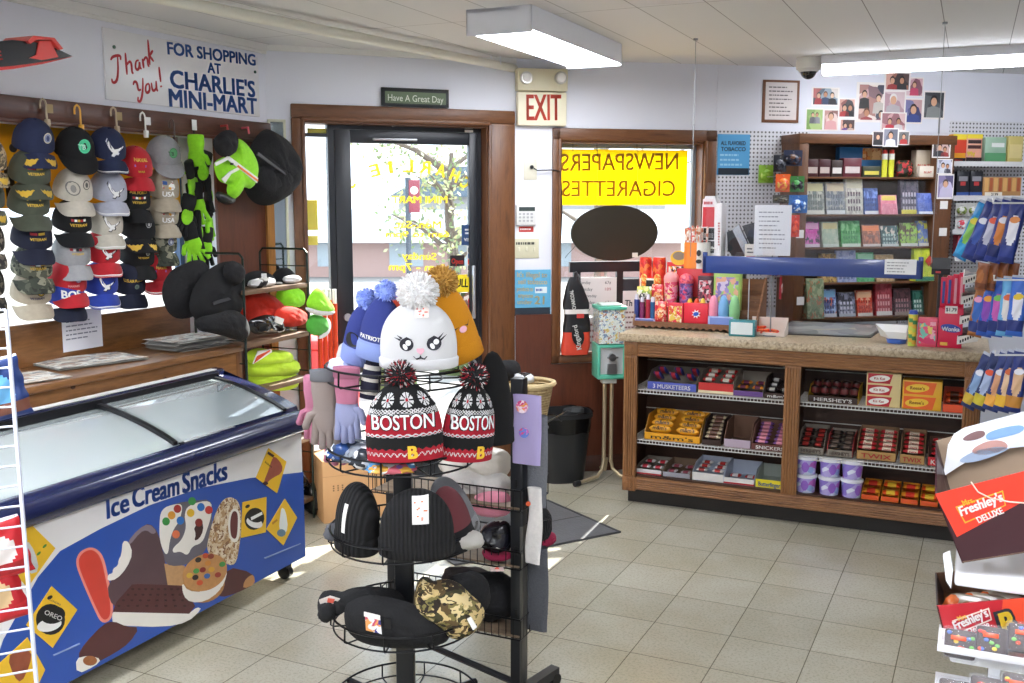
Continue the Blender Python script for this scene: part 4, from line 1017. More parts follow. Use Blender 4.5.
# bags and packs below the boards
for i,(px,py,zb,rx,rz,lab) in enumerate(((310,415,.12,.10,.08,'black and white plastic pack on the bottom board beside the freezer'),(304,440,.45,.12,.09,'black plastic wrapped pack on the board under the neon gloves'),(318,500,0,.09,.09,'black bag on the floor beside the cardboard box'))):
 if i < 2: lumpy(L,(px - 22,py),-.24,lab,'pack','plastic_pack',PRINT(['101012','1c1c20','e6e6e6','0b0b0c','2a2a2e'],22,.15),rx,.08,rz,.2,zb,ls=5)
 else:
  x,y = L.fl(px,512,0); lumpy(L,(px,py),y,lab,'bag','black_bag',M('131316',.3,var=.4,vs=30),rx,.08,rz,.18,0,ls=6)
# hi-vis hats on the shelf end and the orange rods behind
soft(L,[(318,285),(328,299),(336,311),(326,316),(314,312),(305,306),(309,295)],-.38,.03,'neon green hat with white edge hanging on the end of the wire shelf','hat','hanging_hat',NEON,.08,None,[('white_edge',W3,[(305,306),(316,311),(336,310),(334,315),(318,316),(306,311)],.012,.012)])
soft(L,[(308,314),(322,315),(329,322),(327,333),(316,337),(305,331)],-.36,.03,'darker green hat hanging below the neon one on the shelf end','hat','hanging_hat',CLOTH('4fae3a',200,amt=.3),.08,None,[('white_edge',W3,[(326,316),(332,323),(329,335),(319,340),(318,337),(326,331),(327,323)],.01,.01)])
x0,y0_ = L.fl(325,400,.45)
for i in range(4):
 px = 319 + i * 5.2; p = D.at(px,300,-.12); mb = MB(M('e4491f',.4)); mb.cyl((p[0],-.12,.03),(p[0],-.12,p[1] - .02 * (i % 2)),.0135,n=10); mb.m(WHI); mb.cyl((p[0],-.12,p[1] - .02 * (i % 2)),(p[0],-.12,p[1] + .06),.0115,n=10)
 one(mb,'orange_rod','orange rod with a white tip standing left of the door, %s' % ('beside the green hats','second from the green hats','third from the green hats','nearest the door')[i],'rod',D,(p[0],-.12,.03),'orange rods left of the door')
# cardboard box behind the hat spinner
x,y = W.fl(324,524,0)
t = T('cardboard_box','plain cardboard box with printed marks on the floor behind the hat stand','box',W,(x,y,0),rz=R(24),local=True)
CB = M('d7a878',.8,var=.05,vs=12); zt = W.at(324,462,y)[1]
mb = MB(CB); mb.box(0,.36,0,.26,0,zt,.002); mb.build('carton',t)
mb = MB(M('c09466',.8)); mb.box(-.001,.361,-.001,0,zt - .085,zt - .083); mb.build('flap_line',t)
mb = MB(M('8a6a4a',.8,var=0)); mb.box(.10,.2,-.0012,0,.06,.063); mb.box(.10,.103,-.0012,0,.06,.15); mb.box(.10,.2,-.0012,0,.147,.15); mb.box(.197,.2,-.0012,0,.06,.15)
for k in range(9): mb.box(.05 + .02 * (k % 3) * 1.2 + .002,.06 + .02 * (k % 3) * 1.2,-.0012,0,.17 + .012 * (k // 3),.178 + .012 * (k // 3))
for k in range(12): mb.box(.112 + .02 * (k % 4),.126 + .02 * (k % 4),-.0012,0,.072 + .024 * (k // 4),.088 + .024 * (k // 4))
mb.build('printed_mark',t)
# ================= HAT SPINNER AND WIRE RACK IN THE MIDDLE =================
S = Frame(-.338,3.05,0.0)
WIRE = M('121214',.35,.5,var=.05)
def at3(px,py,y): x,z = S.at(px,py,y); return Vector((x,y,z))
TZ = [1.195,.945,.685,.415,.125]; TR = .228
def spinner():
 t = T('hat_spinner','black wire hat stand with five round trays on one post','stand',S,(0,0,0),local=True)
 mb = MB(BLACKP); mb.box(-.028,.028,-.028,.028,.05,1.28,.004); mb.build('post',t)
 for k,z in enumerate(TZ):
  mb = MB(WIRE); mb.ring((0,0,z + .0),TR,.0035,56); mb.ring((0,0,z - .045),TR * .985,.003,56); mb.ring((0,0,z - .045),TR * .55,.0025,40)
  for i in range(10):
   a = 2 * math.pi * i / 10 + .15; c,s_ = math.cos(a),math.sin(a)
   mb.tube([(c * .028,s_ * .028,z - .048),(c * TR * .985,s_ * TR * .985,z - .048),(c * (TR + .004),s_ * (TR + .004),z - .043),(c * (TR + .002),s_ * (TR + .002),z + .002)],.0028,6)
  mb.build('wire_tray',t)
  mb = MB(BLACKP); mb.cyl((0,0,z - .075),(0,0,z - .02),.04,n=16); mb.build('collar',t)
 for i in range(4):
  a = R(45 + 90 * i); mb = MB(BLACKP); mb.tube([(0,0,.08),(.3 * math.cos(a),.3 * math.sin(a),.06)],.014,8); mb.build('foot',t)
  mb = MB(M('0e0e0f',.5)); x,y = .3 * math.cos(a),.3 * math.sin(a); mb.cyl((x - .01,y,.025),(x + .01,y,.025),.025,n=14); mb.tube([(x,y,.06),(x,y,.03)],.008); mb.build('caster',t)
 mb = MB(WIRE)
 z = 1.365
 mb.tube([(0,0,1.27),(0,0,z - .02),(-.02,0,z + .012),(-.05,0,z)],.004)
 for x,y,dz in ((-.095,-.0,.0),(.075,-.06,-.005)):
  mb.tube([(0,0,z - .03),(x * .5,y * .5,z + .02 + dz),(x,y,z + dz)],.0035); n = 20
  mb.tube([(x + .008 * math.cos(i * .31416),y + .017 * math.cos(i * .31416),z + dz + .02 * math.sin(i * .31416)) for i in range(n)],.0032,6,True)
  mb.tube([(x,y,z + dz - .02),(x,y,z + dz + .02)],.0022); mb.tube([(x - .008,y - .017,z + dz),(x + .008,y + .017,z + dz)],.0022)
 mb.build('top_finial',t)
spinner()
# knit hat: patterned sack with cuff and pompom
def beanie(name,label,cat,loc,w,h,thick,pat,yaw=0,roll=0,tilt=0,pom=None,cuff=None,decals=(),group=None,nu=56,nv=40,fr=S,top=.30,scale=None,tagc=None,lump=0.0):
 """loc = middle of the rim; pat(u 0..1 across the front twice round, v 0..1 upward) -> material"""
 t = T(name,label,cat,fr,loc,group,local=True,rot=(R(tilt),R(roll),fr.a + R(yaw)))
 def prof(v): return max(.0,(1 - max(0.0,(v - .08) / .92) ** 3.0)) ** .5 * (1 + .03 * math.sin(v * 3)) if v < 1 else 0.0
 def fn(u,v):
  a = 2 * math.pi * u; k = max(prof(v),top * (1 - v) * 0 + .02); l = 1 + lump * lattice_noise(u * 9,v * 6,loc[0] * 20)
  return (w / 2 * k * math.cos(a) * l,thick / 2 * k * math.sin(a) * l,h * v)
 mb = MB(); mb.grid(fn,nu,nv,cu=True,mfn=pat); mb.build('knit_body',t,smooth=60)
 if cuff:
  mb = MB(cuff[0]); ch = cuff[1]; mb.lathe([(w / 2 * .99,-.004),(w / 2 * 1.05,0),(w / 2 * 1.06,ch * .8),(w / 2 * 1.0,ch),(w / 2 * .96,ch * .9)],40,sy=thick / w); mb.build('cuff',t,smooth=60)
 def surf(x,z,off=.002):
  k = max(.02,prof(min(.999,z / h))); e = max(0.0,1 - (x / (w / 2 * k)) ** 2); s_ = 1.07 if cuff and z < cuff[1] else 1.0
  return -thick / 2 * k * s_ * math.sqrt(e) - off
 for nm,m_,items in decals:
  mb = MB(m_)
  for it in items:
   if it[0] == 'text': mb.text(it[1],it[2],it[3],it[4],0,bold=it[5] if len(it) > 5 else .02,surf=lambda x,z: surf(x,z,it[6] if len(it) > 6 else .002))
   else:
    pts,off = it[1],it[2] if len(it) > 2 else .002; mb.add([(a,surf(a,b,off),b) for a,b in pts],[tuple(range(len(pts)))])
  mb.build(nm,t,smooth=0)
 if pom:
  cols,pr,pz = pom[0],pom[1],pom[2]; rd = random.Random(len(label) * 7); mb = MB(M(cols[0],.95,var=.2)); mb.sph((0,0,pz),pr * .8,pr * .7,pr * .75,16,10)
  N = pom[3] if len(pom) > 3 else 420; wd = pom[4] if len(pom) > 4 else .05
  for i in range(N):
   d = Vector((rd.gauss(0,1),rd.gauss(0,1),rd.gauss(0,1))).normalized(); c = Vector((0,0,pz)); p = c + Vector((d.x * pr,d.y * pr * .85,d.z * pr * .95)) * (.93 + .16 * rd.random())
   b = c + d * pr * .5; o_ = d.orthogonal().normalized() * pr * wd; o2 = d.cross(o_)
   mb.m(M(rd.choice(cols),.95,var=.2)); mb.add([b + o_,b - o_ * .5 + o2,b - o_ * .5 - o2,p + o_ * .5,p - o_ * .3 + o2 * .5,p - o_ * .3 - o2 * .5],[(0,1,4,3),(1,2,5,4),(2,0,3,5),(3,4,5)])
  mb.build('pompom',t,smooth=0)
 if tagc:
  mb = MB(tagc[0]); x0,z0,x1,z1 = tagc[1]; n = 6; mb.grid(lambda u,v: (x0 + (x1 - x0) * u,surf(x0 + (x1 - x0) * u,z0 + (z1 - z0) * v,.004),z0 + (z1 - z0) * v),4,8); tg = mb.build('tag',t,smooth=0)
  if len(tagc) > 2:
   mb = MB(tagc[2]); rd = random.Random(3)
   for k in range(9):
    a,b = x0 + (x1 - x0) * (.1 + .7 * rd.random()),z0 + (z1 - z0) * (.1 + .8 * rd.random()); e = (x1 - x0) * .08; mb.add([(q[0],surf(q[0],q[1],.0046),q[1]) for q in ((a,b),(a + e * 1.5,b),(a + e * 1.5,b + e),(a,b + e))],[(0,1,2,3)])
   mb.build('print',tg,smooth=0)
 return t
KB,KR,KW = KNIT('121214',160),KNIT('cc1d33',160,'9c1226'),KNIT('efefef',160,'c9c9c9')
def boston(u,v):
 s = (u * 2) % 1.0
 if v < .03: return KR
 if v < .20: # red hem with small white chevrons and a saw edge
  zig = abs(((u * 26) % 1) - .5) * .06
  if v > .155 + zig: return KB
  p = (u * 34) % 1; q = abs(p - .5)
  if .075 < v < .125 and abs(q * .12 - (v - .075) * 1.0) < .011: return KW
  return KR
 if v < .34: return KB if v < .325 else (KW if abs(((u * 30) % 1) - .5) > .2 else KB)
 if v < .37: return KW if abs(abs(((u * 30) % 1) - .5) * .06 - (v - .34)) < .010 else KR
 if v < .60: return KR
 if v < .69: # white lattice of lozenges on black
  a = abs(((u * 24) % 1) - .5) * 2; b = abs((v - .645) / .038)
  return KW if abs(a - (1 - b)) < .22 or abs(a - b) < .16 else KB
 if v < .90: # snow stars
  a = ((u * 9 + .5) % 1 - .5) * .70; b = (v - .80) * 2.6
  r = math.hypot(a,b); th = math.atan2(b,a)
  if r < .05: return KR
  if r < .24 and abs(math.sin(4 * th)) > .55 * (1 - r * .6): return KW
  return KB
 return KB
def bos_decals(dx=0.0,q=1.0):
 k = (1 if not dx else 1)
 return [('lettering',M('f3f3f3',.9),[('text','BOSTON',(-.088 * q + dx,.098),(.088 * q + dx,.098),.042,.008,.003)]),
 ('letter_outline',M('16161a',.9),[('text','BOSTON',(-.0895 * q + dx,.0962),(.0895 * q + dx,.0962),.0456,.026,.0018)]),
 ('gold_letter',M('f2c23a',.9),[('text','B',(.012 + dx,.012),(.036 + dx,.012),.036,.04,.0035)])]
POMC = ['141416','b01c2c','18181a','d8d4d4','8a1522','1c1c1e']
p = at3(406,455,S.o.y - .14 - 3.05);
def rim(px,py,y): x,z = S.at(px,py,y); return (x,y,z)
beanie('pompom_hat','red and black pompom hat lettered BOSTON, front of the second tray','hat',rim(405.5,457,-.20),.218,.225,.10,boston,4,-2,4,(POMC,.044,.245),None,bos_decals(),nu=200,nv=110,group=None)
beanie('pompom_hat','red and black BOSTON pompom hat turned sideways beside the rack post','hat',rim(466,458,-.12),.165,.225,.10,boston,30,5,3,(POMC,.046,.245),None,bos_decals(-.004,.78),nu=200,nv=110)
beanie('knit_hat','plain black knit hat standing against the rack post','hat',rim(497,442,.0),.105,.285,.07,lambda u,v: KB,15,-3,0,None,(KB,.05))
# white bunny face hat and its neighbours on the top tray
WK = KNIT('f4f4f4',200,'e2e2e4'); CUW = KNIT('efeff0',120,'d8d8da')
def wp(u,v): return WK
EYE = M('2b2a33',.8,var=0); PNK = M('f0b7c6',.8,var=0)
eyes = []
face = [('eye',EYE,[('poly',ell(-.032,.075,.020,.019))]),('eye',EYE,[('poly',ell(.046,.077,.021,.020))]),
('eye_white',M('f6f6f8',.8,var=0),[('poly',ell(-.027,.080,.008),.0028),('poly',ell(-.036,.068,.006,.009,30),.0028)]),('eye_white',M('f6f6f8',.8,var=0),[('poly',ell(.052,.082,.008),.0028),('poly',ell(.041,.070,.006,.009,30),.0028)]),
('eyelash',EYE,[('poly',[(-.05,.084),(-.068,.094),(-.048,.090)]),('poly',[(-.047,.089),(-.06,.101),(-.043,.094)]),('poly',[(.062,.088),(.083,.101),(.066,.083)]),('poly',[(.057,.093),(.074,.107),(.062,.089)]),('poly',[(-.052,.084),(-.032,.097),(-.012,.088),(-.032,.093)],.0025),('poly',[(.025,.088),(.046,.1),(.067,.088),(.046,.0955)],.0025)]),
('nose',PNK,[('poly',[(-.004,.064),(.016,.064),(.018,.056),(.008,.045),(-.003,.055)])]),
('mouth',EYE,[('poly',[(-.014,.041),(-.011,.041),(-.006,.035),(.004,.038),(.006,.044),(.008,.044),(.010,.038),(.018,.035),(.024,.041),(.027,.041),(.019,.031),(.008,.034),(-.004,.031)])])]
beanie('pompom_hat','white pompom hat with a sewn face, front of the top tray','hat',rim(419,365,-.15),.218,.19,.11,wp,3,0,6,(['f4f4f4','ebe8e6','f8f8f8','e6e2e0'],.06,.215,700,.07),(CUW,.03),face,tagc=(M('f3e6e0',.7),(-.008,.15,.032,.178),M('d8685a',.7)))
BL1,BL2 = KNIT('3a4796',110,'2c3778'),KNIT('9fb2ee',120,'8598d8')
def blu(u,v): return BL2 if v < .28 else BL1
PB = ['8ea4ea','9db0f2','7f95de','a9bbf5']
beanie('pompom_hat','blue knit hat with a pale blue pompom beside the white face hat','hat',rim(375,357,-.10),.115,.185,.085,blu,-14,12,2,(PB,.036,.20,420,.07),(BL2,.045),[('lettering',WHI,[('text','PATRIOTS',(-.045,.058),(.03,.058),.012)])])
beanie('pompom_hat','blue knit hat with pale pompom at the edge of the top tray','hat',rim(356,360,-.03),.105,.18,.08,blu,-40,16,0,(PB,.036,.195,420,.07),(BL2,.045),[('emblem',BLACKP,[('poly',ell(.01,.075,.028,.022))])])
OR_ = KNIT('f0a31a',120,'d48810')
beanie('pompom_hat','mustard knit hat with a furry tan pompom leaning right on the top tray','hat',rim(466,357,-.03),.12,.235,.08,lambda u,v: OR_,35,-20,0,(['c79a4a','b98a3c','d9ae60','a87a32'],.052,.245,700,.06),(OR_,.05),[('eyelash',EYE,[('poly',[(-.04,.12),(-.025,.108),(-.012,.11),(-.026,.104)]),('poly',[(.03,.118),(.018,.106),(.006,.108),(.018,.102)])]),('nose',PNK,[('poly',ell(-.002,.098,.013,.010))])])
RO = KNIT('d9503a',120,'b93e2a')
beanie('knit_hat','orange red knit hat behind the blue hats','hat',rim(396,352,.09),.15,.19,.08,lambda u,v: RO,0,0,0,None,(RO,.05))
lumpy(S,(386,300),.16,'dark knit hat crown peeking out behind the orange red hat','hat','knit_hat',KNIT('24222a',120),.05,.04,.03,.05,1.30)
GW = KNIT('dfe3ee',120,'b9c0d6')
lumpy(S,(343,352),-.02,'pale patterned mitten lying at the left rim of the top tray','mitten','mitten',PRINT(['e8eaf2','cdd4ea','f2f2f4','aab6dc'],26,.9),.05,.06,.035,.1,TZ[0] - .045)
lumpy(S,(352,345),.06,'white fluffy hat at the back left of the top tray','hat','knit_hat',KNIT('ece9e4',100),.05,.07,.055,.06,TZ[0] - .045)
# gloves clipped to the left of the second tray
GP,GG,GV = KNIT('d58aa4',130,'b96f8a'),KNIT('aa9b94',130,'8c7f79'),KNIT('aab0d4',130,'9399c0')
glove(S,(347,394),-.10,'pink cuffed glove with a lilac hand and two sewn eyes',GV,GP,.92,1,None,'children gloves clipped to the stand',0,-15,.085,fold=GP,spread=.06)
glove(S,(325,398),-.06,'taupe glove with a grey cuff hanging left of the pink one',GG,GG,.98,-1,None,'children gloves clipped to the stand',0,-5,.085,fold=KNIT('8d8f96',130),spread=.06)
glove(S,(338,415),.02,'pink glove hanging lowest behind the taupe glove',GP,GP,.98,1,None,'children gloves clipped to the stand',0,0,.06,spread=.08)
glove(S,(315,398),.03,'pink glove at the far left edge behind the taupe glove',GP,GP,.9,-1,None,'children gloves clipped to the stand',0,-20,.08,spread=.05)
x,z = S.at(348,397,-.125); mb = MB(WHI)
def striped(u,v): return KNIT('ece6dc',130) if int(v * 11) % 3 == 1 else KNIT('20203a',130)
beanie('mitten','navy and cream striped mitten hanging between the gloves and the Boston hat','mitten',rim(369,398,-.10),.06,.14,.04,lambda u,v: striped(u,v),-12,8,0,None,None)
for i,(px,py) in enumerate(((344,399),(352,399.5))):
 pass
# goods lying in the second tray
rd = random.Random(11)
packs = [((350,436),-.05,'crinkled clear pack with blue hats at the left of the second tray',['b9c4d8','2f4f8c','e8ecf2','40506a','98a4b4']),((372,446),-.13,'clear pack with dark and white hats in front of the second tray post',['d8dade','30343c','8a9098','f0f0f2','5a6470']),((392,460),-.18,'rainbow striped knit pack under the Boston hat',['d86a7a','e8b04a','5a9ad0','f0f0f0','9a6ac0'])]
for i,(px,y,lab,cols) in enumerate(packs):
 lumpy(S,px,y,lab,'pack','hat_pack',PRINT(cols,26,.2),.075,.05,.035 if i < 2 else .016,.14,TZ[1] - .042,ls=6)
# third tray: black ribbed hats
RB_ = KNIT('1b1b1d',26,'060607')
TAGM = M('eceae6',.6)
beanie('knit_hat','black ribbed hat with a white tag, front centre of the third tray','hat',rim(417,551,-.17),.215,.20,.12,lambda u,v: RB_,5,0,8,None,(RB_,.055),tagc=(TAGM,(-.012,.115,.036,.19),M('d87a4a',.7)))
beanie('knit_hat','black ribbed hat leaning at the left of the third tray','hat',rim(357,546,-.08),.15,.21,.12,lambda u,v: RB_,-42,8,4,None,(RB_,.055),tagc=(TAGM,(.004,.07,.018,.16)))
MAR = KNIT('7a3d42',110,'5c2a30'); GRK = KNIT('8f9094',110,'6d6e72'); DK = KNIT('1b1b1e',100)
beanie('knit_hat','maroon and black knit hat at the right of the third tray','hat',rim(458,545,-.08),.12,.20,.10,lambda u,v: DK if v < .35 else MAR,40,-16,0,None,(DK,.045))
beanie('knit_hat','grey knit hat with a leather patch behind the maroon hat','hat',rim(462,533,.04),.13,.21,.09,lambda u,v: GRK,35,-24,0,None,(KNIT('a8a9ac',110),.05),[('leather_patch',M('7a5038',.6),[('poly',[(-.02,.012),(.02,.012),(.02,.042),(-.02,.042)],.006)])])
lumpy(S,(413,556),-.185,'pale blue grey knit hat lying under the black ribbed hats','hat','knit_hat',KNIT('b9c2d8',120),.10,.03,.018,.05,TZ[2] - .043)
lumpy(S,(465,548),-.10,'white wrapped hat at the right edge of the third tray','hat','knit_hat',KNIT('d8d4cc',120),.06,.04,.03,.1,TZ[2] - .043)
lumpy(S,(340,520),.0,'grey flat pack at the back left of the third tray','pack','hat_pack',KNIT('6a6c72',120),.05,.07,.025,.1,TZ[2] - .043)
# fourth tray
BKN = CLOTH('121214',120,amt=.8,vs=40)
soft(S,[(343,606),(356,598),(372,594),(404,600),(432,612),(449,628),(450,640),(438,646),(402,648),(368,644),(346,634)],-.13,.06,'black neck warmer with a coloured tag at the front of the fourth tray','neck warmer','neck_warmer',BKN,.08,None,[('tag',PRINT(['e8e4e0','c84a6a','3a3a8a','e8a05a','f2f2f2'],60,.3),[(365,614),(380,618),(382,634),(366,630)],.062,.002),('label',M('050506',.5),[(384,618),(391,619),(391,629),(384,628)],.062,.002),('paper_band',M('efe9e4',.6),[(364,612),(380,616),(380,620),(364,616)],.0635,.002)])
soft(S,[(318,598),(325,589),(338,594),(352,587),(378,586),(400,590),(408,604),(398,612),(360,608),(346,604),(336,612),(322,620),(317,610)],-.05,.05,'black fleece hat spilling over the left rim of the fourth tray','hat','fleece_hat',BKN,.12,None,[('tag',M('c9c0b8',.5),[(319,600),(330,596),(340,599),(334,605),(321,606)],.045,.002),('tag_print',M('c8503c',.5),[(328,598),(335,599),(333,603),(327,602)],.0475,.002)])
lumpy(S,(327,612),-.10,'black glove cuff hanging off the left of the fourth tray','glove','cuff_glove',BKN,.028,.03,.03,.1,None,0)
CAMO2 = CAMO(['2a2018','5d4a2c','7e7444','cdb47c','3c3a22','d8c490'],34)
soft(S,[(418,580),(424,575),(431,582),(444,578),(460,583),(470,594),(482,604),(486,615),(478,630),(462,640),(448,636),(430,622),(416,612),(413,598)],-.10,.075,'camouflage fleece hat on the right of the fourth tray','hat','fleece_hat',CAMO2,.14,None,[('tag',TAGM,[(467,619),(471,617),(477,627),(473,630)],.07,.002)])
lumpy(S,(468,618),.05,'black fuzzy hat behind the camouflage hat','hat','fuzzy_hat',FUR,.075,.07,.07,.08,TZ[3] - .042)
lumpy(S,(362,678),-.02,'grey and black knit pack in the lowest tray','pack','hat_pack',PRINT(['c8c4c0','2a2a2c','8a8684','17171a'],40,.9),.07,.06,.04,.1,TZ[4] - .042)
lumpy(S,(440,680),.02,'white label card pack at the right of the lowest tray','pack','hat_pack',M('cfc8c4',.5),.05,.05,.02,.05,TZ[4] - .042)
# ---- wire rack with the tall black post
def rack():
 t = T('wire_rack','black wire basket rack with a flat tall post right of the hat stand','rack',G,(-.2,.1,0))
 zt = G.at(517,378,0)[1]
 mb = MB(BLACKP); mb.box(-.022,.022,-.014,.03,.03,zt,.003); mb.m(M('5f5d58',.4,.6)); mb.box(.012,.0225,-.0145,.0305,.05,.62,.002); mb.build('post',t)
 for z in (.30,.52,.75): mb = MB(M('0b0b0c',.4)); mb.box(-.006,.006,-.017,-.013,z,z + .03,.002); mb.build('slot_clip',t)
 mb = MB(BLACKP); mb.box(-.62,-.58,.18,.22,.03,zt,.003); mb.build('post',t)
 f0 = G.fl(557,672,.03);
 mb = MB(BLACKP); mb.hexa([(-.02,-.2,.03),(.02,-.2,.03),(.085,.17,.03),(.05,.18,.03),(-.02,-.2,.075),(.02,-.2,.075),(.085,.17,.06),(.05,.18,.06)]); mb.build('foot',t)
 mb = MB(M('0e0e0f',.5)); mb.cyl((.055,.16,.022),(.085,.15,.022),.022,n=14); mb.build('caster',t)
 mb = MB(M('0e0e0f',.5)); mb.cyl((-.61,.2,.02),(-.59,.2,.02),.02,n=14); mb.build('caster',t)
 mb = MB(BLACKP); mb.tube([(-.6,.2,.06),(0,0,.06)],.012,8); mb.build('base_bar',t)
 for nm,z,d in (('basket',.745,.07),('basket',.535,.06),('basket',.30,.07)):
  mb = MB(WIRE); xa,xb,ya,yb = -.56,.022,-.03,.21
  for zz in (z,z - d): mb.tube([(xa,ya,zz),(xb,ya,zz),(xb,yb,zz),(xa,yb,zz)],.003,6,True)
  n = 22
  for i in range(n + 1):
   x = xa + (xb - xa) * i / n
   mb.tube([(x,ya,z),(x,ya,z - d),(x,yb,z - d),(x,yb,z)],.0017,5)
  for i in range(1,9):
   y = ya + (yb - ya) * i / 9; mb.tube([(xa,y,z),(xa,y,z - d)],.0017,5); mb.tube([(xb,y,z),(xb,y,z - d)],.0017,5)
  mb.build(nm,t)
  mb = MB(WOOD('6d5a48','8a7660',4,'X',.6)); mb.box(xa + .01,xb - .01,ya + .01,yb - .01,z - d + .002,z - d + .008); mb.build('liner_board',t)
 mb = MB(WIRE); mb.tube([(.02,.02,.95),(.055,.10,.95),(.055,.30,.95)],.003); mb.build('side_hook',t); mb = MB(WIRE); mb.tube([(.02,.02,.62),(.07,.10,.62)],.003); mb.build('side_hook',t)
rack()
PLA = lambda c1,c2,c3: PRINT([c1,c2,c3,'f0ede6'],18,.12)
def gl_at(px,y): x,z = G.at(px[0],px[1],y); return x
soft(G,[(436,458),(452,448),(470,449),(492,446),(511,452),(512,470),(500,482),(470,480),(446,474)],.16,.07,'cream fur pack in shiny clear plastic on the upper basket','pack','hat_pack',FILM('e8e0d2',.95,.12),.22)
soft(G,[(440,474),(458,466),(486,470),(511,474),(511,494),(488,500),(462,492),(444,486)],.12,.07,'white hat pack in crinkled plastic below the cream one','pack','hat_pack',FILM('dedad4',.95,.12),.22)
soft(G,[(470,500),(478,493),(496,490),(512,494),(512,514),(496,518),(476,514)],.05,.05,'pink fluffy hat in plastic in the upper basket','hat','pink_hat',CLOTH('f0a0b4',90,amt=.8,col2='e88aa2'),.08)
soft(G,[(484,524),(497,520),(512,522),(512,552),(496,556),(483,548),(480,535)],.03,.05,'black and red knit pack in the middle basket','pack','hat_pack',PRINT(['17171a','17171a','1d1d26','cfc8c0','26262c'],28,.25),.15)
soft(G,[(482,547),(494,552),(512,552),(512,560),(494,560),(484,555)],.0,.04,'crimson knit edge under the black pack','hat','knit_hat',KNIT('a8204a',120),.08)
x,y = G.fl(497,568,.49); mb = MB(M('f0d8d4',.6)); mb.box(-.022,.022,-.018,.018,0,.001); mb.m(M('d86a5a',.6)); mb.prism([(0,0)] and ell(0,0,.008),-.001,.001); one(mb,'price_tag','loose pink and white tag on the middle basket board','tag',G,(x,y,.485),rz=.5,local=True)
lumpy(G,(492,602),.08,'black furry hat in the lowest basket by the post','hat','fuzzy_hat',FUR,.10,.09,.085,.08,.24)
lumpy(G,(470,585),.16,'dark knit hats pressed into the back of the lowest basket','hat','knit_hat',KNIT('3a3030',100),.12,.07,.07,.1,.24)
lumpy(G,(537,580),.20,'black knit hat with a crimson rim sticking out right of the post','hat','knit_hat',KNIT('151517',100),.05,.07,.07,.06,.49)
lumpy(G,(543,592),.23,'crimson hat rim below the black hat right of the post','hat','knit_hat',KNIT('a8204a',120),.045,.06,.025,.05,.475)
# knit goods clipped to the side of the rack
def hangcloth(px0,px1,y,label,name,cat,mat,wob=.008,th=.018,taper=1.0,parts=(),fr=G,dy=0.0):
 """hanging flat knit piece from photo corners px0 (top left) to px1 (bottom right) at depth y"""
 a,b = fr.at(px0[0],px0[1],y),fr.at(px1[0],px1[1],y); w,h = b[0] - a[0],a[1] - b[1]; x = (a[0] + b[0]) / 2
 t = T(name,label,cat,fr,(x,y,a[1]),'knit pieces clipped to the rack side',local=True)
 def f(sd):
  def g(u,v):
   e = (1 - (2 * u - 1) ** 4) ** .5 * (1 - max(0,v - .9) * 4); k = 1 + (taper - 1) * v
   return ((u - .5) * w * k + wob * math.sin(v * 5),sd * th / 2 * e + wob * math.sin(v * 7 + u * 3) + dy * v,-h * v)
  return g
 mb = MB(mat); g0,g1 = f(-1),f(1); mb.grid(g0,12,16); mb.grid(lambda u,v: g1(1 - u,v),12,16); mb.build('cloth',t,smooth=60)
 for nm,m_,cx,cz,r_,off in parts:
  mb = MB(m_); mb.prism([(w * (p - .5) ,-h * q) for p,q in ell(cx,cz,r_ / w,r_ / h)],-th / 2 - .004 - off,-th / 2 - .001); mb.build(nm,t)
 return t
hangcloth((513,394),(541,466),-.03,'lavender knit leg warmer with round pink stickers hanging on the post','leg_warmer','knitwear',KNIT('c9bcea',130,'b9abde'),.002,.02,1.0,[('sticker',PRINT(['f0c4d8','e86a9a','fbe8f0','d84a86','f4a050'],70,.3),.38,.16,.021,.001),('sticker',PRINT(['d87ac8','e85a8a','b06ad8','f0a0c8','6a8ad8'],70,.3),.45,.53,.017,.001)])
HEA = CLOTH('7a7c82',160,amt=.8,col2='5c5e64',vs=200)
hangcloth((524,414),(547,508),.05,'heather grey scarf hanging behind the lavender leg warmer','scarf','knitwear',HEA,.003,.03)
hangcloth((527,487),(541,565),.0,'white glove in a plastic sleeve hanging on the rack side','white_glove','glove',CLOTH('e8e4e0',160,amt=.4),.006,.02,1.1,[('sticker',M('d8603a',.5),.2,.2,.008,.001)])
hangcloth((524,545),(547,632),.06,'dark heather grey scarf hanging low on the rack side','scarf','knitwear',CLOTH('5a5c62',160,amt=.8,col2='3c3e44',vs=200),.004,.035,1.1)
